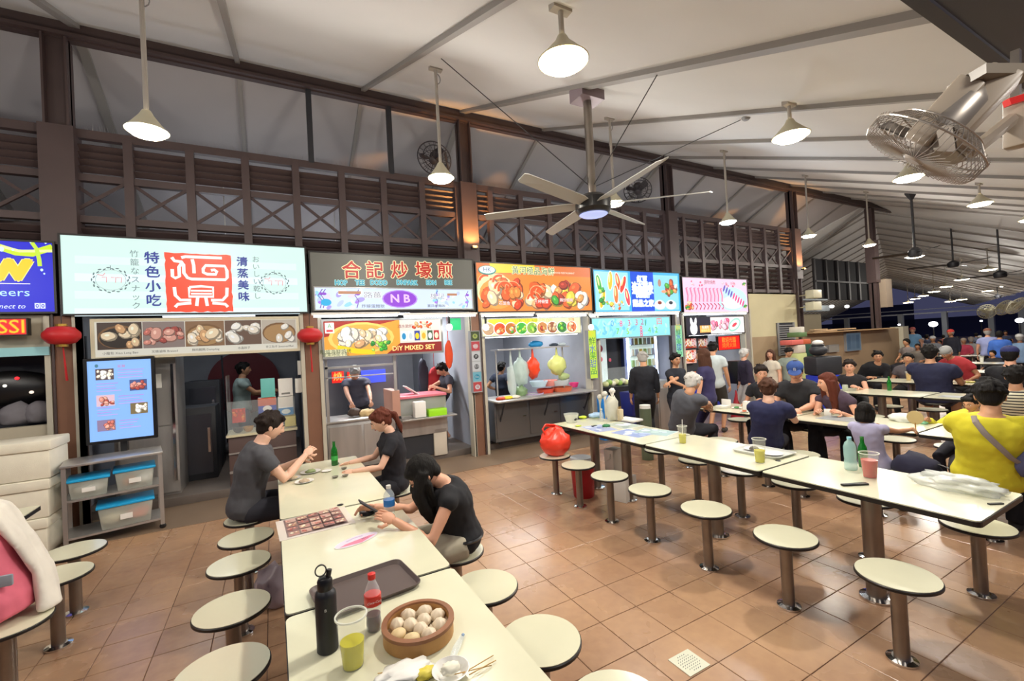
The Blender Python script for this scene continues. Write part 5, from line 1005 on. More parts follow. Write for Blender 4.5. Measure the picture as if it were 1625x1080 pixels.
def hand(mb, wr, fwd, palm, s, curl=.5, thumb=1):
    """palm: direction the palm faces"""
    f = V(fwd).normalized(); n = V(palm); n = (n-f*n.dot(f)).normalized(); x = f.cross(n)
    M = Matrix((x, f, n)).transposed()
    mb.ell(V(wr)+f*.045*s, (.04*s, .05*s, .016*s), M, 10, 7)
    for k, (dx, L) in enumerate(((-.028, .06), (-.01, .072), (.009, .068), (.027, .052))):
        p = V(wr)+f*.085*s+x*dx*s; d1 = (f*math.cos(curl)+n*math.sin(curl)); d2 = (f*math.cos(curl*2.3)+n*math.sin(curl*2.3))
        mb.tube([p-f*.02*s, p, p+d1*L*.5*s, p+d1*L*.5*s+d2*L*.5*s], [.0085*s, .0088*s, .008*s, .006*s], 7)
    p = V(wr)+f*.03*s+x*.035*s*thumb*-1
    mb.tube([p, p+(f*.6-x*thumb*.8+n*.3).normalized()*.035*s, p+(f*.6-x*thumb*.8+n*.3).normalized()*.035*s+(f*.9+n*.5).normalized()*.03*s], [.012*s, .0105*s, .008*s], 7)
def person(label, P, H, yaw, name='person', shirt='2c2c30', sleeve=.55, pants='1d1d22', plen=1., hair='short', hc='black', skin=1, s=1., bulk=1., hyaw=None, hp=0, hands=None, feet=None, stand=False, face=True, vox=.014, shoes='3a3632', low=False, female=False, group=None, strap=False, elbows=None, locks=True):
    P, H = V(P), V(H); fw = V((math.cos(yaw), math.sin(yaw), 0)); sd = V((fw.y, -fw.x, 0)); up = V((0, 0, 1))   # sd = right hand side
    hy = yaw if hyaw is None else hyaw; hf = V((math.cos(hy)*math.cos(hp), math.sin(hy)*math.cos(hp), -math.sin(hp))); hr = V((math.sin(hy), -math.cos(hy), 0)); hu = hr.cross(hf)
    HM = Matrix((hr, hf, hu)).transposed()
    t = thing(name, label, 'person', (P.x, P.y, 0), 0, group)
    SK = SKIN[skin]; fs = .9 if female else 1.
    N = H-hu*.135*s-hf*.03*s      # neck base
    ax = (N-P); bend = -fw*.05*s*min(1, V((ax.x, ax.y, 0)).length*2.2)
    pt = lambda u: P+ax*u+bend*4*u*(1-u)
    side = sd
    def torso(mb, e, low_=-.08, kb=1.):
        us = (low_, .03, .2, .4, .6, .78, .9, .98); A = (.16, .168, .142*fs, .14*fs, .158*fs, .17*fs, .15*fs, .075); B = (.115, .125, .108, .105, .118, .11, .088, .065)
        mb.tube([pt(u) for u in us], [(a*bulk*s+e) for a in A], 18, rb=[(b*bulk*s+e) for b in B], side=side)
    top = pt(.86); S = {}
    sh = .175*s*fs*(1+.55*(bulk-1))
    for k in (-1, 1): S[k] = top+side*k*sh
    ua, fa = .275*s, .25*s
    hands = hands or {}
    A = {}
    for k in (-1, 1):
        hd = hands.get(k)
        if hd is None: hd = (P+fw*.32*s+side*k*.12+up*.14) if not stand else (P+side*k*.24*s+fw*.08-up*.08*s)
        hd = V(hd); pole = (elbows or {}).get(k, -up*1+side*k*.5-fw*.3); el, wr = ik(S[k], hd, ua, fa, pole); A[k] = (el, wr)
    # legs
    Lg = {}
    th, cf = .43*s, .42*s
    for k in (-1, 1):
        hip = P+side*k*.09*s-up*.02
        if stand: ft = (feet or {}).get(k, V((P.x, P.y, .08))+side*k*.1*s+fw*.02*(1 if k > 0 else -3)); kn, an = ik(hip, ft, th*1.02, cf*1.04, fw); an = V(ft)
        else: ft = V((feet or {}).get(k, V((P.x, P.y, .08))+fw*.4*s+side*k*.13*s)); kn, an = ik(hip, ft, th, cf, fw*1+up*.6+side*k*.2)
        Lg[k] = (hip, kn, an)
    body = MB(); ins = -.012
    torso(body, ins)
    body.tube([pt(.9), N, H-hu*.07*s-hf*.015*s], [.07*s*fs, .056*s*fs, .055*s*fs], 12)
    for k in (-1, 1):
        el, wr = A[k]; body.cap(S[k]-side*k*.03*s, S[k]+(el-S[k])*.2, .046*s*fs, .044*s*fs); body.tube([S[k], S[k]+(el-S[k])*.5, el, el+(wr-el)*.3, wr, wr+(wr-el)*.06], [.047*s*fs*bulk, .044*s*fs*bulk, .038*s*fs, .038*s*fs*bulk, .025*s, .024*s], 10)
        hip, kn, an = Lg[k]; body.tube([hip, hip+(kn-hip)*.5, kn, kn+(an-kn)*.3, an], [.078*s*bulk, .066*s*bulk, .05*s, .05*s*bulk, .034*s], 12); body.ell(kn, (.05*s,)*3)
    bm_ = remesh(body, vox*s, 3)
    ex = MB()
    def hshape(d, p):
        x, y, z = d.x, d.y, d.z
        k = 1.-.33*max(0, -z-.05)**1.3; p = V((p.x*k, p.y*(1-.12*max(0, -z)), p.z))
        if y < 0: p.y *= 1.08; p.y += .0
        if y > 0:
            p.y *= .97; g = lambda cx, cz, wx, wz: math.exp(-((x-cx)/wx)**2-((z-cz)/wz)**2)
            p.y += .024*g(0, -.22, .13, .13)+.012*g(0, -.02, .09, .2)+.008*g(0, .14, .5, .08)-.009*(g(.33, .02, .17, .11)+g(-.33, .02, .17, .11))+.008*g(0, -.47, .25, .08)+.01*g(0, -.78, .3, .14)-.004*g(0, -.38, .3, .05)
        return p*s
    hn, hm = (20, 14) if low else (44, 34)
    ex.ell(H, (.074, .092, .112), HM, hn, hm, hshape)
    if not low:
        for k in (-1, 1): ex.ell(H+HM @ V((k*.073*s, -.006*s, -.005*s)), (.009*s, .02*s, .032*s), HM @ Matrix.Rotation(k*.35, 3, 'Z'), 10, 7)
    for k in (-1, 1):
        el, wr = A[k]; d = (wr-el).normalized(); hand(ex, wr, d+V((0, 0, -.1)), (-up*.6-side*k*.6) if d.z > -.7 else -side*k, s*.95, .45, k)
    o0 = len(bm_.vertices); me = bpy.data.meshes.new('body'); vs = [tuple(v.co) for v in bm_.vertices]+[tuple(v) for v in ex.v]
    fs_ = [tuple(p.vertices) for p in bm_.polygons]+[tuple(i+o0 for i in f) for f in ex.f]; me.from_pydata(vs, [], fs_); bpy.data.meshes.remove(bm_)
    put(me, 'body', SK, t)
    # shirt
    if shirt:
        m = MB(); torso(m, .017*s, -.1)
        for k in (-1, 1):
            el, wr = A[k]; m.cap(S[k]-side*k*.05*s, S[k]+(el-S[k])*.12, .068*s*fs, .064*s*fs)
            if sleeve > 0:
                if sleeve <= 1: m.tube([S[k]-side*k*.02*s, S[k]+(el-S[k])*sleeve*.5, S[k]+(el-S[k])*sleeve], [.066*s*fs*bulk, .064*s*fs*bulk, .062*s*fs*bulk], 12)
                else: m.tube([S[k], el, el+(wr-el)*(sleeve-1)], [.064*s*fs*bulk, .055*s*bulk, .042*s], 12)
        me = remesh(m, vox*s, 5)
        jitter(me, lambda q: .003+.006*noise.noise(q*9)+.004*noise.noise(q*23))
        put(me, 'shirt', cloth(shirt) if isinstance(shirt, str) else shirt, t)
    m = MB(); m.tube([pt(-.12), pt(-.02), pt(.1)], [.165*s*bulk, .18*s*bulk, .155*s*bulk], 16, rb=[.125*s*bulk, .135*s*bulk, .12*s*bulk], side=side)
    for k in (-1, 1):
        hip, kn, an = Lg[k]; e = .014*s
        if plen <= 1: q = kn+(an-kn)*max(0, (plen-.5)*2) if plen > .5 else hip+(kn-hip)*plen*2
        rr = [.088*s*bulk+e, .08*s*bulk+e]
        pts = [hip, hip+(kn-hip)*.5]
        if plen > .5: pts += [kn, kn+(an-kn)*.3*min(1, (plen-.5)*2), q]; rr += [.056*s+e, .054*s*bulk+e, .045*s+e]
        else: pts += [q]; rr += [.07*s+e]
        m.tube(pts, rr, 14)
        if plen > .5: m.ell(kn, (.06*s+e,)*3)
    me = remesh(m, (vox+.002)*s, 4); put(me, 'trousers' if plen > .6 else 'shorts', cloth(pants), t)
    # shoes
    for k in (-1, 1):
        hip, kn, an = Lg[k]; g = V((an.x, an.y, .045*s)); MB().ell(g+fw*.06*s, (.045*s, .13*s, .045*s), Matrix((sd, fw, up)).transposed(), 10, 7).build('shoe', cloth(shoes), t, smooth=True, ang=0)
    # hair
    if hair:
        m = MB(); hw = lambda x, y, z: H+HM @ (V((x, y, z))*s)
        m.ell(hw(0, -.02, .028), (.087*s, .1*s, .103*s), HM, 18, 12); m.ell(hw(0, -.055, -.025), (.066*s, .05*s, .06*s), HM, 14, 9); m.ell(hw(0, .035, .075), (.062*s, .05*s, .035*s), HM, 12, 8)
        for k in (-1, 1): m.ell(hw(k*.062, -.005, .03), (.02*s, .045*s, .05*s), HM, 10, 7)
        if not low and locks and hair in ('short', 'tail', 'bun'):
            rs = random.getstate(); random.seed(int(abs(H.x*91+H.y*37)*10))
            for i in range(70):
                a = random.uniform(0, 2*math.pi); z = random.uniform(-.1 if hair != 'short' else .0, .98); r_ = math.sqrt(1-min(1, z*z)); dx, dy = r_*math.cos(a), r_*math.sin(a)
                if dy > .35 and z < .62: continue
                p0 = V((dx*.082, -.02+dy*.096, .028+z*.098)); tg = V((dx*.5+random.uniform(-.4, .4), dy*.5+random.uniform(-.4, .2), -.6 if z < .8 else random.uniform(-.3, .2))).normalized(); n_ = V((dx, dy, z))
                m.tube([hw(*p0), hw(*(p0+tg*.018+n_*.005)), hw(*(p0+tg*.036+n_*.002))], [.012*s, .011*s, .004*s], 6)
            for i in range(7):
                x = -.055+.018*i+random.uniform(-.005, .005); m.tube([hw(x, .045, .1), hw(x*1.05, .077, .082), hw(x*1.1+.006, .082-abs(x)*.25, .06+random.uniform(-.008, .006))], [.016*s, .013*s, .005*s], 6)
            random.setstate(rs)
        if hair in ('long', 'bob', 'hang'):
            L = {'long': .38, 'bob': .17, 'hang': .36}[hair]; dn = -up if hair != 'hang' else (-up*.9+hf*.2).normalized()
            for k in range(-3, 4):
                a = k/3.; b0 = hw(a*.07, -.07+.05*abs(a), .03); b1 = b0+hu*-.1*s-hf*.02*s*(1-abs(a)); b2 = b1+dn*(L-.1)*s+(V((0, 0, 0)) if hair == 'hang' else -fw*.02)
                if hair == 'hang': b1 = b0+dn*.12*s+hf*.03*abs(a)*s
                m.tube([b0, b1, b1+(b2-b1)*.6, b2], [.04*s, .045*s, .04*s, .02*s], 8)
            for k in (-1, 1): m.tube([hw(k*.07, .03, .05), hw(k*.083, .02, -.04), hw(k*.08, .02, -.12)+dn*.1*s*(1 if L > .2 else .1)], [.022*s, .026*s, .014*s], 8)
        if hair == 'bun': m.ell(hw(0, -.11, .02), (.045*s,)*3, HM)
        if hair == 'tail': m.tube([hw(0, -.1, .04), hw(0, -.15, 0), hw(0, -.14, -.15), hw(0, -.12, -.22)], [.02*s, .032*s, .028*s, .01*s], 8)
        me = remesh(m, .009*s if not low else .014*s, 3)
        jitter(me, lambda q: .004*noise.noise(V((q.x*60, q.y*60, q.z*12))))
        if hair in ('white', 'cap'): pass
        put(me, 'hair', HAIRM[hc], t)
    if face and not low:
        e = MB(); i_ = MB(); b = MB()
        for k in (-1, 1):
            c = H+HM @ (V((k*.029, .0715, .003))*s); e.ell(c, (.0125*s, .009*s, .0075*s), HM, 10, 6); i_.ell(c+hf*.006*s, (.0055*s, .005*s, .006*s), HM, 8, 6)
            b.tube([H+HM @ (V((k*.014, .093, .022))*s), H+HM @ (V((k*.03, .09, .028))*s), H+HM @ (V((k*.047, .078, .021))*s)], [.0035*s, .004*s, .002*s], 6)
        eo = e.build('eyes', EYEW, t, smooth=True, ang=0); i_.build('irises', IRIS, eo if False else t, smooth=True); b.build('eyebrows', HAIRM['dark' if hc not in ('white', 'grey') else 'grey'], t, smooth=True)
        l = MB(); l.tube([H+HM @ (V((x, y, -.052+z))*s) for x, y, z in ((-.022, .078, 0), (-.01, .0875, .002), (0, .0885, .0005), (.01, .0875, .002), (.022, .078, 0))], [.001*s, .0045*s, .005*s, .0045*s, .001*s], 6); l.build('lips', LIP, t, smooth=True)
    t_ = dict(t=t, H=H, HM=HM, s=s, A=A, P=P, pt=pt, fw=fw, sd=sd, S=S, hf=hf, hu=hu, hr=hr); return t_
def capp(d, c, logo=None, brim=True, name='cap'):
    H, HM, s, t = d['H'], d['HM'], d['s'], d['t']; m = MB()
    m.ell(H+HM @ (V((0, -.012, .055))*s), (.09*s, .104*s, .075*s), HM, 20, 12)
    if brim: m.ell(H+HM @ (V((0, .115, .045))*s), (.07*s, .075*s, .008*s), HM @ Matrix.Rotation(-.2, 3, 'X'), 16, 8)
    o = m.build(name, cloth(c), t, smooth=True, ang=0)
    if logo:
        p = Print(.05*s, .05*s, c); p.text(logo, .025*s, .025*s, .055*s, 'e8eaf0'); q = H+HM @ (V((0, .098, .07))*s); p.build('cap_badge', t, q+d['hr']*.025*s-d['hu']*.025*s+d['hf']*.006, -d['hr'], d['hu'], 0)
def at(px, py, x=None, z=None):
    return onX(px, py, x) if x is not None else onZ(px, py, z)
E_, W_2, N_, S_ = 0, math.pi, math.pi/2, -math.pi/2
ST = .555   # pelvis height seated
# left table
h = onY(430, 676, 4.4); d = person('man in a dark grey t-shirt sitting left of the table, eating', (-.24, 4.42, ST), h, .12, shirt='4b4b50', pants='2a2a33', plen=.55, hair='short', hc='dark', skin=3, s=1.04, hp=.35, hands={1: onY(484, 722, 4.33), -1: onY(474, 730, 4.5)}, vox=.011)
h = onY(604, 668, 4.28); d2 = person('girl in black t-shirt, auburn hair tied back, at the left table', (1.0, 4.32, ST), h, 3.05, shirt='17171f', pants='1a1a22', hair='tail', hc='auburn', skin=3, s=.93, hp=.45, female=True, hands={1: (.62, 4.5, .76), -1: (.6, 4.15, .76)}, vox=.011)
h = onY(672, 752, 2.78); d3 = person('woman in a black sleeveless top and pale shorts bent over her phone', (1.06, 2.8, ST), h, 2.95, shirt='15151a', sleeve=0, pants='b5ad98', plen=.35, hair='hang', hc='black', skin=0, s=1., hp=.85, female=True, hands={1: (.55, 2.98, .8), -1: (.6, 2.66, .8)}, vox=.011, shoes='d8d4cc')
m = MB(); P_ = d3['pt'](.04); m.tube([P_+V((math.cos(a)*.138, math.sin(a)*.178, .0)) for a in [i*math.pi/12 for i in range(25)]], .012, 6); m.build('belt', BLACK, d3['t'], smooth=True)
MB().box(onX(700, 822, 1.0), (.1, .03, .05)).build('belt_pouch', BLACK, d3['t'], bevel=.006)
# family row, left side
h = at(1097, 607, x=4.75); d = person('white-haired man in a dark grey shirt eating at the table', (4.85, 4.2, ST), h-V((0, .03, 0)), .05, shirt='55575f', pants='23222a', hair='short', hc='white', skin=1, s=1.03, hp=.4, hands={1: onX(1128, 640, 5.25), -1: onX(1120, 646, 5.2)}, vox=.013)
h = at(1219, 617, x=4.85); person('boy in a navy t-shirt seen from behind with short light brown hair', (4.98, 3.12, ST), h, .5, shirt='262a50', pants='23232c', hair='short', hc='brown', skin=3, s=.98, hp=.2, hands={1: onX(1258, 660, 5.3), -1: onX(1240, 668, 5.35)}, vox=.013)
h = at(1373, 652, x=4.95); dg = person('small girl in a lavender dress with black bobbed hair seen from behind', (5.0, 2.08, .5), h, .1, shirt='a9a6c4', sleeve=.3, pants='9a98b4', plen=.4, hair='bob', hc='black', skin=1, s=.72, hp=.1, face=False, vox=.013, female=True, hands={1: (5.3, 1.9, .8), -1: (5.35, 2.2, .8)})
h = at(1571, 628, x=4.95); dy = person('person in a bright yellow t-shirt with short black hair seen from behind', (5.0, 1.32, ST), h, .25, shirt='cfc42a', pants='14141a', hair='short', hc='black', skin=1, s=1.08, bulk=1.12, hp=.25, face=True, hands={1: (5.5, 1.2, .78), -1: (5.45, 1.55, .78)}, vox=.013)
# sling strap on yellow shirt
m = MB(); b = dy['pt']; m.tube([b(.97)+dy['sd']*-.09-dy['fw']*.05, b(.9)+dy['sd']*-.08-dy['fw']*.125, b(.75)+dy['sd']*-.03-dy['fw']*.172, b(.58)+dy['sd']*.04-dy['fw']*.18, b(.4)+dy['sd']*.11-dy['fw']*.165, b(.25)+dy['sd']*.19-dy['fw']*.1], [.02]*6, 6, rb=[.008]*6, side=dy['sd']); m.build('bag_strap', cloth('8a7f78'), dy['t'], smooth=True)
MB().crumple(b(.3)+dy['sd']*.19-dy['fw']*.1, (.06, .06, .1), .15, 2, 5, flat=False).build('sling_bag', cloth('4a4a6a'), dy['t'], smooth=True, ang=0)
# family row, right side
h = at(1208, 592, x=6.15); person('woman with dark hair tied back in a black top leaning on the table', (6.42, 3.86, ST), h, 3.3, shirt='1d1d24', pants='202028', hair='bun', hc='dark', skin=0, s=1.0, hyaw=3.9, hp=.15, female=True, hands={1: (6.0, 4.05, .8), -1: (5.95, 3.7, .85)}, vox=.013)
h = at(1262, 589, x=6.2); dc = person('man in a black t-shirt and blue baseball cap looking down', (6.42, 3.38, ST), h, 3.35, shirt='202024', pants='1c1c22', hair='short', hc='dark', skin=0, s=1.13, bulk=1.08, hp=.35, hyaw=3.6, locks=False, hands={1: (5.9, 3.55, .79), -1: (5.85, 3.2, .79)}, vox=.013); capp(dc, '2f4a86', 'B')
MB().box(dc['pt'](.62)+dc['fw']*.14, (.02, .09, .012)).build('chest_print', WHITE, dc['t'])
h = at(1312, 607, x=6.05); person('woman with long auburn hair in a floral sleeveless top, head turned left', (6.42, 2.9, ST), h, 3.1, shirt='4a3a4a', sleeve=0, pants='17171c', hair='long', hc='auburn', skin=0, s=1.02, hp=.1, hyaw=2.5, female=True, hands={1: (5.85, 3.0, .79), -1: (5.9, 2.75, .79)}, vox=.013)
h = at(1541, 640, x=6.2); person('child in a yellow sweater with dark hair leaning on the table', (6.42, 1.85, .52), h, 3.1, shirt='d8d040', sleeve=1.9, pants='333340', hair='short', hc='black', skin=1, s=.75, hp=.25, hyaw=2.9, vox=.013, hands={1: (6.0, 2.0, .79), -1: (5.95, 1.75, .79)})
# third row
h = at(1348, 582, x=8.85); person('woman in a black halter top with hair tied back facing the camera', (9.0, 3.98, ST), h, 3.4, shirt='1c1a1e', sleeve=0, pants='222226', hair='bun', hc='dark', skin=0, s=1.03, hyaw=3.55, female=True, vox=.015, hands={1: (8.6, 4.1, .79), -1: (8.6, 3.75, .79)})
h = at(1611, 597, x=7.7); person('person in a cream and black striped shirt with black hair at the right edge', (7.85, 1.75, ST), h, .2, shirt='c8c2a8', pants='222226', hair='short', hc='black', skin=1, s=1.06, face=False, vox=.015, hands={1: (8.3, 1.6, .79), -1: (8.3, 1.95, .79)})
# stripes of that shirt are a pattern of the cloth
sm = CL['c8c2a8']; nt = sm.node_tree; wv = nt.nodes.new('ShaderNodeTexWave'); wv.bands_direction = 'Z'; wv.inputs['Scale'].default_value = 9; tcn = nt.nodes.new('ShaderNodeTexCoord'); nt.links.new(tcn.outputs['Object'], wv.inputs[0]); crp = nt.nodes.new('ShaderNodeValToRGB'); crp.color_ramp.elements[0].position = .25; crp.color_ramp.elements[1].position = .35
crp.color_ramp.elements[0].color = (.02, .02, .025, 1); crp.color_ramp.elements[1].color = (*lin('cfc9ae'), 1); nt.links.new(wv.outputs['Fac'], crp.inputs[0]); nt.links.new(crp.outputs[0], nt.nodes['Principled BSDF'].inputs['Base Color'])
h = at(1476, 560, x=9.75); person('large man in a navy t-shirt seen from behind at a middle table', (9.78, 3.15, ST), h, .15, shirt='20233f', pants='3a3a46', plen=.5, hair='short', hc='black', skin=1, s=1.16, bulk=1.3, face=False, vox=.016, hands={1: (10.2, 2.95, .79), -1: (10.25, 3.5, .85)})
h = at(1603, 563, x=9.7); db = person('man in a black shirt and dark blue cap seen from behind', (9.78, 2.25, ST), h, .1, shirt='17171c', pants='202026', hair='short', hc='black', skin=0, s=1.12, bulk=1.1, face=False, vox=.016, locks=False); capp(db, '23285a', None, False)
h = at(1441, 569, x=11.0); person('curly dark-haired diner in grey facing the camera behind the navy shirt', (11.2, 4.0, ST), h, 3.3, shirt='5a5458', pants='222226', hair='short', hc='black', skin=1, s=.95, vox=.018)
h = at(1501, 560, x=11.1); dr_ = person('person in a red shirt and grey cap leaning over a table', (11.35, 3.1, .6), h, 2.9, shirt='a02a30', pants='222226', hair='short', hc='grey', skin=2, s=1.05, hp=.6, vox=.018, locks=False); capp(dr_, '8a8a88', None, False)
h = at(1393, 566, x=11.6); person('blurred person all in black by the tall black cabinet', (11.7, 4.95, ST), h, 3.6, shirt='141418', sleeve=1.8, pants='141418', hair='short', hc='black', skin=1, s=1.08, vox=.018)
# pink person at the left edge, seen from behind
dp = person('person in a pink dress with a white shawl at the left edge', (-1.36, 3.5, ST), (-1.6, 3.52, 1.3), 3.1, shirt='d3677a', sleeve=.6, pants='d3677a', plen=.75, hair='bun', hc='dark', skin=1, s=1., face=False, vox=.013, female=True, bulk=1.1)
m = MB(); b = dp['pt']; bk = -dp['fw']; L_ = [b(.97)+bk*.06, b(.8)+bk*.155+V((0, .03, 0)), b(.5)+bk*.175+V((0, .04, 0)), b(.2)+bk*.2+V((0, .05, 0)), b(-.15)+bk*.19+V((0, .02, 0))]
m.tube(L_, [.1, .12, .1, .09, .1], 12, rb=[.03, .035, .035, .03, .045], side=(0, 1, 0)); o = remesh(m, .012, 3)
jitter(o, lambda q: .014*noise.noise(V((q.x*14, q.y*22, q.z*5))))
put(o, 'shawl', cloth('ded8cc'), dp['t']); MB().box(b(.25)+bk*.06+dp['sd']*-.15, (.2, .02, .06)).build('belt_bag', cloth('8a8f98'), dp['t'], bevel=.008)
# standing people near the stalls
def standing(label, px, py, t_, yaw, zh=None, **k):
    h = dep(px, py, t_); s = h.z/1.56; return person(label, (h.x, h.y, .9*s), h+V((math.cos(yaw), math.sin(yaw), 0))*.03, yaw, stand=True, s=s, vox=k.pop('vox', .016), **k)
standing('old man in a black long coat standing before the dessert stall', 1020, 569, 7.4, .9, shirt='1c1e26', sleeve=1.6, pants='1c1c22', hair='short', hc='grey', skin=1, hp=.3, face=True)
standing('server with glasses and short black hair in a black top carrying a plate', 1071, 571, 7.2, -1.9, shirt='1f222c', pants='202028', hair='short', hc='black', skin=1, female=True, hands={1: dep(1085, 612, 6.75), -1: dep(1058, 610, 6.9)})
standing('woman in a short-sleeved purple-navy dress standing with her back turned', 1118, 565, 6.6, 1.9, shirt='2f2a52', pants='2f2a52', plen=.55, hair='long', hc='brown', skin=0, female=True, face=False)
standing('tall man in a white t-shirt looking down beside the meat stall', 1131, 553, 8.2, .3, shirt='c2cccc', pants='3a3a34', plen=.6, hair='short', hc='black', skin=1, hp=.4)
standing('older person in a dark jacket and pink-white cap by the loudspeaker', 1184, 561, 9., 2.6, shirt='2a2236', sleeve=1.7, pants='b0a8a4', hair='short', hc='white', skin=0, hyaw=-.3)
standing('woman with long brown hair in a beige top in front of the cream wall', 1224, 562, 9.2, 3., shirt='cfc4b0', sleeve=.6, pants='c9bca4', plen=.5, hair='long', hc='brown', skin=0, female=True, hyaw=3.4)
standing('man in a grey-green t-shirt with black hair by the vent', 1251, 559, 9.4, -2.2, shirt='8a9488', pants='3a3a40', hair='short', hc='black', skin=1, hp=.35)
# cooks
h = onY(563, 592, 7.85); person('cook in a grey patterned shirt bending over the oyster counter', (h.x+.08, 8.05, .95), h-V((0, 0, .0)), -1.7, shirt='4a4a58', sleeve=.5, pants='2a2a30', hair='short', hc='grey', skin=0, s=1.0, hp=.7, stand=True, hands={1: (h.x-.12, 7.55, 1.0), -1: (h.x+.18, 7.5, 1.0)}, vox=.015)
h = onY(708, 586, 7.75); person('worker in a dark grey t-shirt and black shorts tending the display case', (h.x-.07, 7.85, .98), h-V((.08, 0, 0)), 3.0, shirt='3f3d48', sleeve=.5, pants='17171c', plen=.52, hair='short', hc='dark', skin=0, s=1.03, hp=.5, stand=True, hands={1: (h.x-.42, 7.5, 1.14), -1: (h.x-.3, 7.45, 1.14)}, feet={1: (h.x+.04, 7.95, .19), -1: (h.x+.0, 7.75, .19)}, vox=.015)
h = onY(387, 586, 8.9); person('kitchen worker in a pale grey t-shirt in profile before the dark red disc', (h.x-.05, 8.9, .98), h, -.1, shirt='8fa09c', sleeve=.5, pants='4a4a66', hair='short', hc='black', skin=1, s=1.02, stand=True, hands={1: (h.x+.4, 8.8, 1.25), -1: (h.x+.35, 9.0, 1.2)}, vox=.015)
h = onY(796, 583, 8.3); person('worker in dark blue at the back of the seafood stall', (h.x, 8.3, .95), h, .4, shirt='2a3040', sleeve=.5, pants='22222a', hair='short', hc='black', skin=1, s=.99, stand=True, face=False, vox=.016)
# crowd at the far end
crowd = [(1448, 524, 17, 'c86a64', '7fb4e0', 'person in light blue with a reddish face leaning forward in the far crowd', 1), (1438, 543, 14, None, '8a8280', 'dark-haired person in beige at the left end of the far crowd', 0), (1456, 550, 13.5, None, '6a645e', 'dark-haired person low in the far crowd beside the grey shirt', 0),
 (1463, 540, 18, 'a8a8a8', '8f949c', 'grey-haired person in a grey shirt in the far crowd', 0), (1480, 538, 16, 'e8ecf0', '9298a0', 'person with a white cap in the far crowd', 0), (1508, 528, 14, 'd8453f', '1c1e2c', 'standing person with a red cap and black coat in the far crowd', 1), (1491, 543, 17, None, '6a3a40', 'person in dark red low in the middle of the far crowd', 0),
 (1529, 541, 15, 'b8a898', 'd8506a', 'person in a pink-red shirt bent forward in the far crowd', 0), (1541, 539, 15.5, 'a89c90', 'b8bcbc', 'person in a white shirt next to the pink shirt', 0), (1567, 527, 12.5, '8a5a48', '9aa4d4', 'standing person in a lavender shirt with brown hair', 1), (1586, 531, 12, None, '3f6ec8', 'person in a bright blue shirt with black hair', 1),
 (1618, 536, 13, 'e8eaea', '8fb0d8', 'person with a white cap at the right edge of the far crowd', 0), (1555, 536, 18, 'a8a4a0', '2a2c3a', 'grey-haired person in a dark shirt behind the white shirt', 0), (1575, 561, 11.5, None, '2a2a30', 'dark person behind the black shirt and blue cap', 0), (1603, 541, 19, None, '5a4a4a', 'person in brown far behind the blue shirt', 0), (1519, 537, 19, None, 'a0938c', 'beige figure far back left of the pink shirt', 0),
 (1430, 535, 20, None, '705a70', 'mauve figure far back near the corner post', 0), (1471, 534, 21, None, '4a5068', 'slate blue figure far back near the white cap', 0), (1497, 534, 22, None, '8a4a44', 'brick red figure far back behind the red cap', 0), (1549, 531, 22, None, '6a7488', 'grey-blue figure far back behind the white shirt', 0), (1596, 528, 21, None, '39405a', 'dark blue figure far back right of the bright blue shirt', 0), (1609, 548, 16, None, '8a6458', 'brown-clad figure low near the right edge', 0)]
for k, (px, py, t_, cp, c, lab, stn) in enumerate(crowd):
    h = dep(px, py, t_); yaw = random.choice((2.8, 3.3, .2, -.3)); stn = h.z > 1.36; s = (h.z/1.56 if stn else (h.z-.555)/.68)
    s = max(.75, min(1.1, s)); pz = .9*s if stn else h.z-.68*s
    d = person(lab, (h.x-math.cos(yaw)*.06, h.y-math.sin(yaw)*.06, pz), h, yaw, shirt=c, sleeve=random.choice((.5, 1.7)), pants='26262e', hair='short', hc='black' if cp is None else 'grey', skin=k % 3, s=s, stand=stn, low=True, face=False, vox=.03, group=None, name='person')
    if cp: capp(d, cp, None, False)
# ================================================================== THINGS ON TABLES AND FLOOR
def item(name, label, cat, x, y, z=.75, rz=0, group=None): return thing(name, label, cat, (x, y, z), rz, group)
BAM = mat('bamboo', 'b98a52', .55, noise_s=12, noise_a=.15, aniso=(1, 1, .3)); BAMD = mat('bamboo_rim', '8a5a3a', .5, noise_s=12, noise_a=.15)
# flask
t = item('drink_flask', 'tall matt black flask with a carry loop beside the brown tray', 'flask', .135, 1.735)
MB().lathe([(.033, 0), (.036, .004), (.036, .19), (.034, .205), (.026, .215)], (.135, 1.735, .75), 32).build('flask_body', mat('matt_black', '1b1c20', .45), t, smooth=True)
MB().lathe([(.025, .212), (.026, .216), (.026, .245), (.021, .255), (.012, .257)], (.135, 1.735, .75), 28).build('flask_lid', BLACK, t, smooth=True)
MB().tube([V((.135-.012+.018*math.cos(a), 1.735, 1.013+.02+.02*math.sin(a))) for a in [i*math.pi/9 for i in range(19)]], .0025, 6, rb=.005).build('carry_loop', BLACK, t, smooth=True)
MB().cyl((.145, 1.735, 1.0), (.152, 1.735, 1.03), .009).build('spout', BLACK, t)
p = Print(.01, .012, '1b1c20'); p.text('B', .005, .006, .014, 'd8d8d8'); p.build('flask_mark', t, (.125, 1.6985, .9), (1, 0, 0), (0, 0, 1), 0)
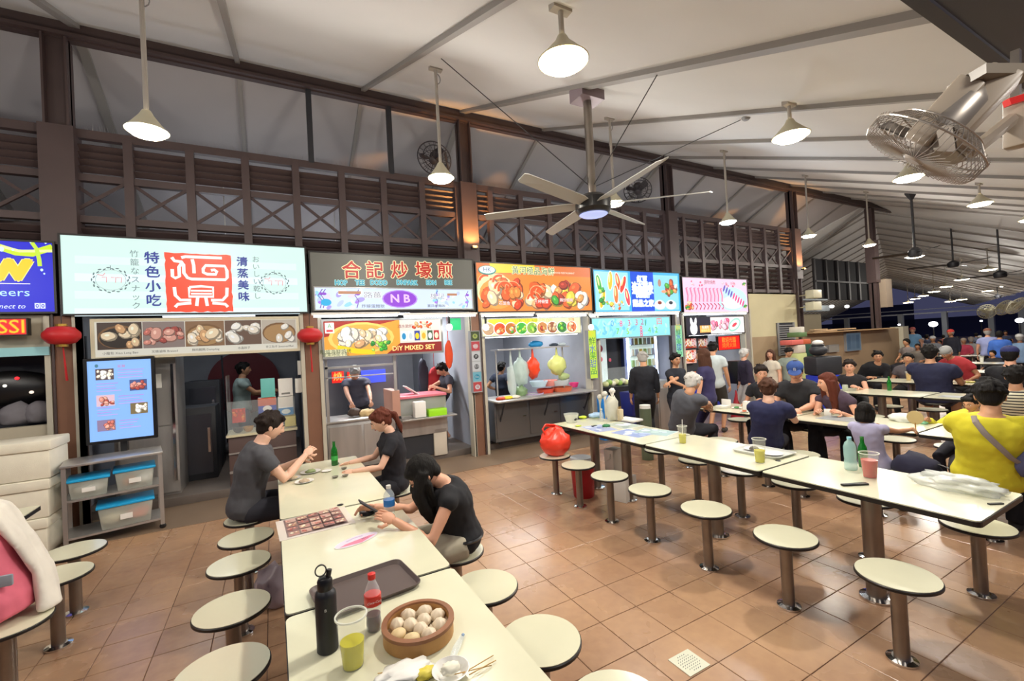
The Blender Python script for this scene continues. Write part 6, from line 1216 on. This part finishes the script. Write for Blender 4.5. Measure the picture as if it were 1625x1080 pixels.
def cup(name, label, x, y, drink, dc_, h_=.135, r_=.044, lev=.55, z=.75, straw=None):
    t = item(name, label, 'cup', x, y, z); MB().lathe([(r_*.68, 0), (r_*.7, .002), (r_, h_), (r_+.003, h_), (r_+.003, h_-.006), (r_-.002, h_-.006), (r_*.67, .003)], (x, y, z), 28).build('cup_wall', mat('cup_plastic', 'eceee2', .2, alpha=.1), t, smooth=True); MB().lathe([(r_-.001, h_-.004), (r_+.004, h_-.004), (r_+.004, h_+.001), (r_-.001, h_+.001)], (x, y, z), 28, close=True).build('rim', mat('cup_rim', 'eceee2', .3, alpha=.6), t, smooth=True)
    MB().lathe([(r_*.66, .004), (r_*(.68+.3*lev)-.002, h_*lev)], (x, y, z), 24).build(drink, dc_, t, smooth=True)
    if straw: MB().tube([(x, y, z+h_*.4), (x+.02, y+.01, z+h_*1.35)], .004, 6).build('straw', WHITE, t)
    return t
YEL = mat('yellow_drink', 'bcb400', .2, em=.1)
cup('plastic_cup', 'large clear plastic cup half full of yellow lime drink in front', .2, 1.6, 'yellow_drink', YEL, .17, .049, .5)
cup('plastic_cup', 'cup of yellow drink near the plates on the right tables', 3.43, 2.21, 'yellow_drink', YEL, .19, .05, .52); cup('plastic_cup', 'smaller cup of yellow drink with straw near the blue printed sheets', 3.52, 3.05, 'yellow_drink', YEL, .17, .045, .52, straw=1)
# cola bottle
def bottle(name, label, x, y, prof, m_, capc=None, hcap=None, z=.75, rot=0):
    t = item(name, label, 'bottle', x, y, z); MB().lathe(prof, (x, y, z), 24).build('bottle_body', m_, t, smooth=True, ang=60)
    if capc: MB().lathe([(.014, prof[-1][1]-.004), (.0145, prof[-1][1]), (.0145, prof[-1][1]+.016), (.004, prof[-1][1]+.018)], (x, y, z), 18).build('bottle_cap', capc, t)
    return t
CPL = mat('clear_bottle', 'dfe9ec', .1, alpha=.3)
x, y = .3, 1.76; t = bottle('soda_bottle', 'small clear soda bottle with red cap, red label and dark red drink', x, y, [(.024, 0), (.028, .006), (.029, .03), (.026, .05), (.028, .075), (.03, .1), (.03, .13), (.026, .155), (.013, .185), (.012, .195)], CPL, RED)
MB().lathe([(.0305, .098), (.0315, .1), (.0315, .135), (.029, .137)], (x, y, .75), 24).build('bottle_label', mat('label_red', 'd9382e', .4), t, smooth=True)
p = Print(.05, .028, 'd9382e'); p.text('Coca-Cola', .025, .014, .0125, 'ffffff', shear=.3); p.build('label_print', t, (x-.025, y-.0325, .853), (1, 0, 0), (0, 0, 1), 0)
MB().lathe([(.022, .003), (.027, .03), (.025, .05), (.0265, .06)], (x, y, .75), 20).build('dark_drink', mat('cola_red', '5a1a1c', .2), t, smooth=True)
# water bottle, green bottles
x, y = .61, 2.83; t = bottle('water_bottle', 'clear water bottle with a blue label beside the woman with the phone', x, y, [(.03, 0), (.033, .006), (.032, .06), (.034, .065), (.034, .15), (.028, .17), (.013, .195), (.012, .2)], CPL, WHITE)
MB().lathe([(.0345, .09), (.035, .092), (.035, .128), (.0345, .13)], (x, y, .75), 24).build('bottle_label', mat('label_blue', '2a7ac8', .4), t, smooth=True)
gp = [(.028, 0), (.03, .005), (.03, .12), (.026, .15), (.013, .18), (.012, .22), (.014, .225)]
x, y = .49, 4.55; t = bottle('beer_bottle', 'green glass bottle standing at the far end of the left table', x, y, gp, GLASSG); MB().lathe([(.0305, .05), (.0308, .051), (.0308, .09), (.0305, .091)], (x, y, .75), 20).build('bottle_label', mat('green_label', '3aa84a', .5), t, smooth=True)
bottle('beer_bottle', 'green glass bottle behind the red drink cup', 3.86, 1.68, gp, GLASSG); bottle('beer_bottle', 'distant green glass bottle before the navy shirt', 8.75, 3.38, gp, GLASSG)
t = bottle('water_bottle', 'pale blue-green water bottle left of the red drink cup', 3.72, 1.7, [(.036, 0), (.04, .006), (.04, .06), (.037, .08), (.04, .1), (.04, .17), (.03, .2), (.015, .215), (.014, .225)], mat('aqua_bottle', 'b8e0dc', .1, alpha=.5), mat('aqua_cap', '8ac8d8', .4))
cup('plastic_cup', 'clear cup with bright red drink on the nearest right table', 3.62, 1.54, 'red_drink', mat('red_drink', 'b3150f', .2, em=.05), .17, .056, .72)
# steamer
cx, cy = .435, 1.63; t = item('steamer_basket', 'round bamboo steamer basket holding pale dumplings', 'steamer', cx, cy)
MB().lathe([(.125, 0), (.127, .002), (.127, .058), (.12, .06), (.113, .058), (.113, .012), (.118, .008)], (cx, cy, .75), 44).build('basket_wall', BAM, t, smooth=True)
MB().lathe([(.128, .046), (.131, .048), (.131, .06), (.112, .061), (.111, .054)], (cx, cy, .75), 44, close=True).build('rim_band', BAMD, t, smooth=True)
MB().lathe([(.112, .01), (.112, .026)], (cx, cy, .75), 30).build('paper_liner', mat('liner', 'd9cbb2', .7), t)
DUM = mat('dumpling_skin', 'dccbb0', .4, sss=.1, noise_s=20, noise_a=.05); BUN = mat('bun_skin', 'd8be8e', .5)
k = 0
for r_, n_, a0 in ((.08, 8, .2), (.03, 3, .5)):
    for i in range(n_):
        a = a0+2*math.pi*i/n_; px_, py_ = cx+r_*math.cos(a), cy+r_*math.sin(a); k += 1; isb = (r_ > .05 and i in (4, 5))
        tt = item('bun' if isb else 'dumpling', ('smooth round tan bun in the steamer' if isb else 'pleated pale dumpling in the steamer')+', '+('outer ring, '+('right', 'upper right', 'top', 'upper left', 'left', 'lower left', 'bottom', 'lower right')[i] if r_ > .05 else ('inner ring, %s' % ('right', 'left', 'lower')[i])), 'bun' if isb else 'dumpling', px_, py_, .767, a, 'dumplings in the steamer')
        def fl(d, p, a=a): 
            if isb: return p
            w_ = 1+.1*math.cos(7*math.atan2(d.y, d.x))*(d.z > -.3); return V((p.x*w_, p.y*w_, p.z+.005*max(0, d.z)**4))
        MB().ell((px_, py_, .79), (.03, .026, .018), Matrix.Rotation(a*3, 3, 'Z'), 24, 10, fl).build('dough', BUN if isb else DUM, tt, smooth=True, ang=0)
        if not isb: MB().ell((px_, py_, .8075), (.007, .007, .004), None, 8, 5).build('pleat_knot', DUM, tt, smooth=True)
# tray
def tray(name, label, c, sz, rz, m_, h_=.022, z=.75):
    t = item(name, label, 'tray', c[0], c[1], z, rz); w_, d_ = sz; vs = []; K = []
    for (sw, sh, zz) in ((1, 1, h_), (.985, .975, h_), (.93, .9, .006), (.93, .9, .0), (1.0, 1.0, h_-.004)):
        K.append([(x, y, zz) for x, y in rrect(w_*sw, d_*sh, .04*sw, 5)])
    n = len(K[0]); m = MB(); allv = [v for ring in (K[3], K[4], K[0], K[1], K[2]) for v in ring]
    m.add(allv, [(i*n+j, i*n+(j+1) % n, (i+1)*n+(j+1) % n, (i+1)*n+j) for i in range(4) for j in range(n)]+[tuple(range(4*n, 5*n)), tuple(range(n))[::-1]])
    m.build('tray_shell', m_, t, smooth=True, local=True); return t
TRM = mat('tray_brown', '574a46', .4)
a0, a1 = onZ(485, 955), onZ(652, 905); tray('serving_tray', 'dark brown rectangular serving tray on the left tables', (.325, 2.07), (.42, .3), .12, TRM)
# ash box
t = item('round_tin', 'round black tin on the middle left table', 'tin', .51, 3.03); MB().lathe([(.045, 0), (.05, .004), (.05, .02), (.046, .026), (.01, .027)], (.51, 3.03, .75), 28).build('tin_body', BLACK, t, smooth=True)
p = Print(.05, .02, '151517'); p.text('B', .025, .01, .015, 'a8a8a8'); p.build('tin_print', t, (.485, 3.02, .7775), (1, 0, 0), (0, 1, 0), 0)
# menu sheet
t = item('menu_sheet', 'laminated menu sheet with reddish dish photos taped to the middle left table', 'menu', .2, 3.08, .751, .05); MB().box((0, 0, 0), (.42, .36, .002)).build('sheet_backing', mat('laminate', 'd8d0c8', .1), t, local=True)
p = Print(.34, .32, '8a7472'); 
for i in range(5):
    for j in range(4): p.rect(.01+i*.066, .01+j*.078, .058, .066, ('b88a80', '8f6a66', 'a87a70', 'c8a498')[(i*3+j) % 4]); food(p, .01+i*.066, .015+j*.078, .058, .055, 'pork' if (i+j) % 2 else 'dumpling', 4, i*7+j)
me = p.build('sheet_print', t, (.04, 2.92, .7525), (math.cos(.05), math.sin(.05), 0), (-math.sin(.05), math.cos(.05), 0), 0, rough=.12)
t = item('oval_flyer', 'oval white and pink flyer lying on the middle left table', 'flyer', .38, 2.64, .751, .35); MB().lathe([(.13, 0), (.13, .001)], (0, 0, 0), 32, sy=.45).build('paper', WHITE, t, local=True)
M_ = (math.cos(.35), math.sin(.35), 0); p = Print(.26, .13, 'f2eef2')
p.f = []; p.v = []; p.c = []; p.ell(.13, .065, .125, .055, 'e8dff0'); p.poly([(.02, .05), (.13, .012), (.24, .05), (.2, .062), (.06, .064)], 'e88aa8'); p.stroke([(.08, .09), (.13, .1), (.18, .09)], .012, 'c8b8d8'); p.text('開心', .17, .05, .02, '3a3a6a')
c0 = V((.38, 2.64, .7525))-V(M_)*.13-V((-M_[1], M_[0], 0))*.065; p.build('flyer_print', t, c0, M_, (-M_[1], M_[0], 0), 0)
def plate(label, x, y, r_, c='e8e6e0', name='plate', z=.75, h_=.012, food_=None, g_=None):
    t = item(name, label, name.replace('_', ' '), x, y, z, 0, g_); MB().lathe([(r_*.5, 0), (r_*.6, .002), (r_, h_), (r_-.003, h_+.001), (r_*.58, .004)], (x, y, z), 28).build('dish', mat('dish_'+c, c, .3), t, smooth=True)
    if food_: MB().crumple((x, y, z+h_), (r_*.5, r_*.4, .015), .4, 4, int(x*100)).build('food', mat('food_'+food_, food_, .7), t, smooth=True, ang=0)
    return t
plate('white plate in front of the man in grey', .2, 4.12, .075, food_='b8a48a'); plate('white plate with food at his hands', .27, 4.42, .085, food_='8a9a6a'); plate('small pale saucer left of the green bottle', .4, 4.35, .045, name='saucer'); plate('white plate behind the man in grey\'s food', .12, 4.3, .07, food_='c8b898')
for k, (px, py) in enumerate(((532, 758), (546, 744), (548, 756), (534, 737))):
    q = onZ(px, py); plate('tiny dark sauce dish, %s of the cluster by the green bottle' % ('nearest', 'right', 'middle', 'far')[k], q.x, q.y, .028, '6f6a5c', 'sauce_dish', h_=.014)
q = onZ(540, 801); tag(MB().lathe([(.02, 0), (.022, .003), (.01, .006)], (q.x, q.y, .75), 14).build('bottle_cap', EDGE), 'small dark cap at the first table seam', 'cap')
# phone held
tag(MB().box((.5, 2.9, .835), (.15, .075, .009), M=Matrix.Rotation(.7, 3, 'Y')).build('smartphone', DARK, bevel=.004), 'dark smartphone held by the bent woman', 'phone')
tag(MB().box((3.36, 1.52, .757), (.17, .03, .013), -.5).build('smartphone', BLACK, bevel=.003), 'black phone lying edge-on on the nearest right table', 'phone')
tag(MB().box(onZ(1580, 800)+V((0, 0, .004)), (.08, .016, .008), -.5).build('lighter', BLACK), 'tiny black stick near the right corner of the right table', 'lighter')
# skewers, plate, napkins at the bottom edge
q = onZ(640, 1073); t = item('napkin', 'crumpled white napkins in front of the steamer', 'napkin', q.x, q.y); m = MB(); m.crumple((q.x, q.y, .762), (.085, .05, .014), .5, 4, 3); m.build('paper', WHITE, t, smooth=True, ang=0)
q = onZ(716, 1075); t = plate('white bowl of rice packet at the bottom edge', q.x, q.y, .06, food_='e8e4d0', h_=.03)
for k, (a, b) in enumerate((((735, 1078), (783, 1042)), ((745, 1080), (787, 1050)), ((720, 1080), (780, 1058)), ((600, 1078), (622, 1068)))):
    p0, p1 = onZ(*a)+V((0, 0, .02)), onZ(*b)+V((0, 0, .006)); tag(MB().tube([p0, p1], .0016, 5).build('bamboo_skewer', mat('skewer', 'b8904a', .6)), 'thin bamboo skewer at the bottom edge, %s' % ('upper right one', 'middle right one', 'lower right one', 'left one on the napkin')[k], 'skewer')
q0 = onZ(735, 1010); q1 = onZ(715, 1055); t = item('sauce_packet', 'clear plastic wrapper with blue ends right of the steamer', 'wrapper', (q0.x+q1.x)/2, (q0.y+q1.y)/2); MB().tube([q0+V((0, 0, .008)), (q0+q1)/2+V((0, 0, .014)), q1+V((0, 0, .008))], [.008, .014, .01], 8, rb=[.005, .006, .005]).build('film', GLASS, t, smooth=True); MB().crumple(q1+V((0, 0, .008)), (.02, .012, .005), .4, 4, 9).build('blue_end', mat('pkt_blue', '4a8ac8', .4), t, smooth=True, ang=0); MB().ell(q0+V((0, 0, .008)), (.006, .006, .004)).build('blue_tip', MATS['pkt_blue'], t)
q = onZ(676, 1072); tag(MB().crumple(q+V((0, 0, .01)), (.035, .025, .012), .4, 4, 10).build('yellow_wrapper', mat('wrap_yellow', 'd8c84a', .5), smooth=True, ang=0), 'crumpled yellow wrapper at the bottom edge', 'wrapper')
# right tables
CLB = mat('clear_bag', 'dfe3dc', .25, alpha=.55)
t = item('plastic_bag', 'crumpled clear white plastic bag on the nearest right table', 'bag', 3.73, 1.13); MB().crumple((3.73, 1.13, .785), (.1, .2, .05), .5, 2.6, 14, 4).build('bag_body', CLB, t, smooth=True, ang=0)
t = item('plastic_bag', 'white takeaway bag with green edge on the family row table', 'bag', 6.0, 2.2); MB().crumple((6.0, 2.2, .785), (.09, .14, .05), .3, 2.6, 15).build('bag_body', mat('white_bag', 'dfe2da', .4, alpha=.9), t, smooth=True, ang=0); MB().crumple((5.95, 2.03, .765), (.03, .04, .02), .3, 3, 16).build('green_edge', mat('mint', '8ad0a8', .5), t, smooth=True, ang=0)
tray('serving_tray', 'pale tray with plates behind the yellow drink', (3.72, 2.36), (.3, .42), 0, mat('tray_pale', 'c2c4be', .4)); plate('white plate on the pale tray, nearer', 3.7, 2.27, .08, z=.757); plate('white plate with food scraps on the pale tray, farther', 3.74, 2.46, .08, z=.757, food_='5a5448')
tag(MB().lathe([(.02, 0), (.021, .003), (.01, .005)], (*onZ(1235, 731).xy, .75), 14).build('bottle_cap', EDGE), 'small dark cap near the right table seam', 'cap')
for k, (x, y, rz, c1, c2) in enumerate(((3.5, 3.72, .1, '8f9fd0', 'b8c8e8'), (3.42, 4.2, -.15, 'a7b2d8', '7f8fc8'), (3.72, 3.6, .3, 'a9c4c4', 'c8dcd8'), (3.75, 4.15, 0, 'b8c4b8', '98a8a0'))):
    t = item('printed_sheet', 'printed place sheet on the far right-row table, %s' % ('blue, near the seam', 'lavender, far left', 'greenish, near the drink', 'grey-green, far right')[k], 'sheet', x, y, .751, rz); MB().box((0, 0, 0), (.3, .42, .001)).build('paper', WHITE, t, local=True)
    p = Print(.28, .4, c1); 
    for j in range(10): p.ell(random.uniform(.04, .24), random.uniform(.05, .35), random.uniform(.02, .06), random.uniform(.02, .05), c2 if j % 2 else 'd8e0ee', random.uniform(0, 3))
    ux = V((math.cos(rz), math.sin(rz), 0)); uy = V((-ux.y, ux.x, 0)); p.build('sheet_print', t, V((x, y, .7525))-ux*.14-uy*.2, ux, uy, 0)
q = onZ(907, 670); t = item('plastic_tub', 'clear round tub with dark print at the end of the far table', 'tub', q.x, q.y); MB().lathe([(.065, 0), (.068, .003), (.095, .115), (.1, .115), (.097, .105), (.063, .004)], (q.x, q.y, .75), 26).build('tub_wall', FROST, t, smooth=True); MB().ell((q.x+.01, q.y-.075, .8), (.025, .008, .02)).build('dark_print', DARK, t)
q = onZ(925, 664); tag(MB().crumple(q+V((0, 0, .02)), (.05, .05, .02), .3, 3, 21).build('green_cup', mat('lime_item', 'c8e030', .4), smooth=True, ang=0), 'lime green crumpled cup by the clear tub', 'cup'); q = onZ(918, 676); tag(MB().crumple(q+V((0, 0, .006)), (.04, .03, .006), .3, 3, 22).build('green_scrap', MATS['lime_item'], smooth=True, ang=0), 'flat lime green scrap at the table edge', 'wrapper')
q = onZ(945, 663); tag(MB().crumple(q+V((0, 0, .04)), (.1, .06, .035), .3, 3, 23).build('blue_pack', mat('blue_pack', 'a8c8e8', .4), smooth=True, ang=0), 'white and blue tissue pack behind the tub', 'tissue')
bottle('squeeze_bottle', 'small clear bottle in the clutter of the far table', *onZ(955, 668).xy, [(.025, 0), (.027, .004), (.027, .1), (.012, .13), (.01, .15)], CPL, WHITE)
q = onZ(972, 667); t = item('plastic_bag', 'tall clear plastic bag with bamboo sticks on the far right-row table', 'bag', q.x, q.y); MB().crumple((q.x, q.y, .89), (.09, .07, .17), .4, 2.5, 24).build('bag_body', mat('stick_bag', 'd8d6c4', .3, alpha=.75), t, smooth=True, ang=0)
q = onZ(985, 668); t = item('stick_holder', 'beige paper holder of used sticks beside the clear bag', 'holder', q.x, q.y); MB().box((q.x, q.y, .83), (.07, .05, .15), taper=.9).build('holder_body', mat('paper_beige', 'c8b896', .6), t, bevel=.006)
for k in range(4): MB().tube([(q.x-.02+.012*k, q.y, .85), (q.x-.03+.018*k, q.y+.01, .94)], .003, 5).build('stick', mat('skewer', 'b8904a', .6), t)
for k, (px, c, h_) in enumerate(((966, 'd8d4c8', .34), (978, 'e4e0d4', .38), (958, 'c8c4b4', .3))):
    q = onZ(px, 666); tag(MB().tube([(q.x, q.y+.06, .76), (q.x+.01, q.y+.07, .75+h_*.7), (q.x, q.y+.05, .75+h_)], [.008, .01, .03], 8).crumple((q.x, q.y+.05, .75+h_), (.04, .03, .035), .4, 4, k+60).build('tissue_bundle', mat('ts_'+c, c, .6), smooth=True, ang=0), 'crumpled pale bundle sticking up from the table clutter, %s' % ('middle', 'right', 'left')[k], 'bundle')
q = onZ(962, 677); tag(MB().crumple(q+V((0, 0, .015)), (.05, .04, .018), .4, 4, 25).build('green_net', mat('dark_green', '2f7a4a', .6), smooth=True, ang=0), 'dark green net scrap in the table clutter', 'wrapper')
q = onZ(943, 676); tag(MB().box(q+V((0, 0, .006)), (.08, .03, .01), .2).build('lighter', BLACK, bevel=.002), 'small black box in front of the table clutter', 'lighter')
q = onZ(1003, 668, .75); tag(MB().box((q.x, q.y+.05, .765), (.2, .3, .03), .1).build('white_container', WHITE, bevel=.012), 'flat white container at the right of the clutter', 'container')
# red bin with red bag on stool
q = onZ(900, 784, 0); t = thing('waste_bin', 'round red plastic bin on the floor beside the first stool', 'bin', (q.x, q.y, 0)); MB().lathe([(.115, 0), (.12, .01), (.14, .36), (.13, .365)], (3.08, 4.28, 0), 28).build('bin_body', mat('bin_red', 'b01824', .35), t, smooth=True); t.location = (3.08, 4.28, 0)
t.location = (3.08, 4.28, 0)
t = thing('plastic_bag', 'large bright red-orange plastic bag standing on the stool', 'bag', (2.93, 4.45, .462)); m = MB()
def sac(d, p):
    k = 1+.1*noise.noise(d*3)+.05*noise.noise(d*8); 
    if d.z > .55: p.z += .02*math.sin(3*math.atan2(d.y, d.x))
    return p*k
m.ell((2.95, 4.45, .615), (.19, .17, .165), None, 30, 20, sac)
m.build('bag_body', mat('bag_red', 'f2452f', .3, alpha=.95), t, smooth=True, ang=0)
m = MB(); m.tube([(2.84, 4.48, .7), (2.81, 4.5, .78), (2.86, 4.52, .82), (2.97, 4.52, .8), (3.07, 4.5, .75)], [.045, .045, .04, .045, .04], 10, rb=[.012]*5); m.build('bag_handle', mat('bag_red', 'f2452f', .3, alpha=.95), t, smooth=True, ang=0)
# boxes below the far table
q = onZ(948, 785, 0); t = thing('paper_box', 'white square box on the floor beneath the far right-row table', 'box', (3.2, 4.25, 0)); MB().box((3.32, 4.05, .13), (.24, .2, .26), .3).build('box_body', mat('box_white', 'd8d2c8', .6), t, bevel=.004); t.location = (3.32, 4.05, 0)
t = thing('paper_bag', 'tall white paper bag under the far right-row table', 'bag', (3.62, 4.2, 0)); MB().box((3.62, 4.2, .24), (.2, .14, .48), .2, taper=.85).build('bag_body', mat('bag_paper', 'cdc4b6', .7), t, bevel=.006); MB().tube([(3.5, 4.12, .44), (3.46, 4.08, .4), (3.42, 4.12, .38)], .008, 6).build('bag_handle', MATS['bag_paper'], t)
t = thing('bucket', 'white bucket hanging behind the far table', 'bucket', (3.75, 4.75, 0)); MB().lathe([(.1, 0), (.11, .01), (.14, .3), (.145, .3)], (3.62, 4.72, .0), 24).build('bucket_body', mat('bucket_white', 'c9cdd0', .4), t, smooth=True)
for o in (t,): o.location = (3.62, 4.72, 0)
# backpack on floor
q = dep(1463, 742, 5.6); 
t = thing('backpack', 'black and navy backpack hanging behind the right foreground table', 'bag', q); MB().crumple((5.02, 1.78, .52), (.13, .17, .12), .25, 2, 33, flat=False).build('bag_body', cloth('23233a'), t, smooth=True, ang=0)
MB().tube([(5.02, 1.7, .6), (5.0, 1.55, .56), (5.0, 1.5, .45), (5.02, 1.6, .42)], .012, 6, rb=.004).build('strap', BLACK, t, smooth=True)
# family table
def q_(px, py): return onZ(px, py)
q = q_(1139, 638); t = item('food_box', 'open white takeaway box in front of the white-haired man', 'box', 5.6, 4.15); q = V((5.62, 4.12, .75)); MB().box(q+V((0, 0, .02)), (.16, .14, .04), taper=.85).build('box_base', WHITE, t, bevel=.006); MB().box(q+V((.07, 0, .075)), (.02, .14, .09)).build('box_lid', WHITE, t, bevel=.004)
q = q_(1168, 641); t = item('napkin_dispenser', 'white upright napkin dispenser on the family row table', 'dispenser', 5.68, 3.8); MB().box((5.68, 3.8, .81), (.07, .09, .12)).build('dispenser_body', WHITE, t, bevel=.012)
plate('plate with green leaves near the white-haired man', 5.72, 3.98, .07, food_='4a8a4a'); plate('small plate with red garnish by the dispenser', 5.5, 3.72, .06, food_='c86a4a'); plate('bowl in front of the blue-capped man', 5.62, 3.35, .07, food_='c8a88a', h_=.03)
t = item('tray_menu', 'grey printed menu sheet before the long-haired woman', 'menu', 5.75, 2.7, .751); MB().box((5.75, 2.7, .7515), (.3, .4, .002)).build('paper', mat('menu_grey', '8f9496', .4), t)
tag(MB().box((5.88, 2.9, .79), (.012, .07, .08), .2).build('smartphone', WHITE, bevel=.004), 'white phone in the long-haired woman\'s hands', 'phone')
t = item('round_fan', 'beige round hand fan beside the lavender girl', 'fan', 5.4, 1.98, .85); MB().tube([(5.4, 1.9, .9), (5.41, 1.9, .9)], .065, 20).build('fan_disc', mat('paper_fan', 'c8b47a', .6), t); MB().cyl((5.4, 1.9, .76), (5.4, 1.9, .85), .006, n=6).build('handle', mat('skewer', 'b8904a', .6), t)
# third row
t = item('jar', 'clear jar with greens in front of the halter-top woman', 'jar', 8.4, 3.85); MB().lathe([(.04, 0), (.042, .003), (.042, .09), (.036, .1)], (8.4, 3.85, .75), 18).build('glass', FROST, t, smooth=True); MB().ell((8.4, 3.85, .79), (.034, .034, .03)).build('greens', mat('jar_green', '8aa04a', .6), t)
t = item('menu_sheet', 'grey sheet on the third row table', 'menu', 8.4, 2.5, .751); MB().box((8.4, 2.5, .7515), (.2, .3, .002)).build('paper', mat('menu_grey', '8f9496', .4), t)
for k, (x, y, c, lab) in enumerate(((10.5, 3.75, 'c8a04a', 'amber drink glass by the navy shirt'), (10.55, 3.6, 'e8e4dc', 'white tall cup by the navy shirt'), (15.6, 4.1, 'e8e6e0', 'distant white cup below the pink shirt'))): cup('drink_cup', lab, x, y, 'drink', mat('drk_'+c, c, .3), .16, .045, .8)
plate('distant yellow-green plate of food before the red shirt', 10.5, 2.9, .1, 'b8b83a', food_='c8b87a'); plate('distant white plate before the black shirt', 10.45, 2.5, .09, food_='d8c8a0')
t = thing('floor_bag', 'clear plastic bag of belongings on the floor by the left stools', 'bag', (-.02, 3.9, 0)); MB().crumple((-.05, 3.75, .12), (.12, .14, .15), .3, 2.3, 44).build('bag_body', mat('mauve_bag', 'a89aa4', .4, alpha=.85), t, smooth=True, ang=0)

q = onX(1186, 220, 4.9); q = V((4.9, q.y, roofz(q.y)))
for k, (x, y, lab) in enumerate(((q.x, q.y, 'small round detector on the white roof between two battens'), (.9, 2.6, 'small dark fitting on the roof at the top edge of the view'))):
    t = thing('smoke_detector', lab, 'detector', (x, y, roofz(y))); MB().lathe([(.05, 0), (.045, -.02), (.03, -.035), (.01, -.036)][::-1], (x, y, roofz(y)), 18).build('detector_body', GREY, t, smooth=True)
bpy.data.scenes.remove(WS)
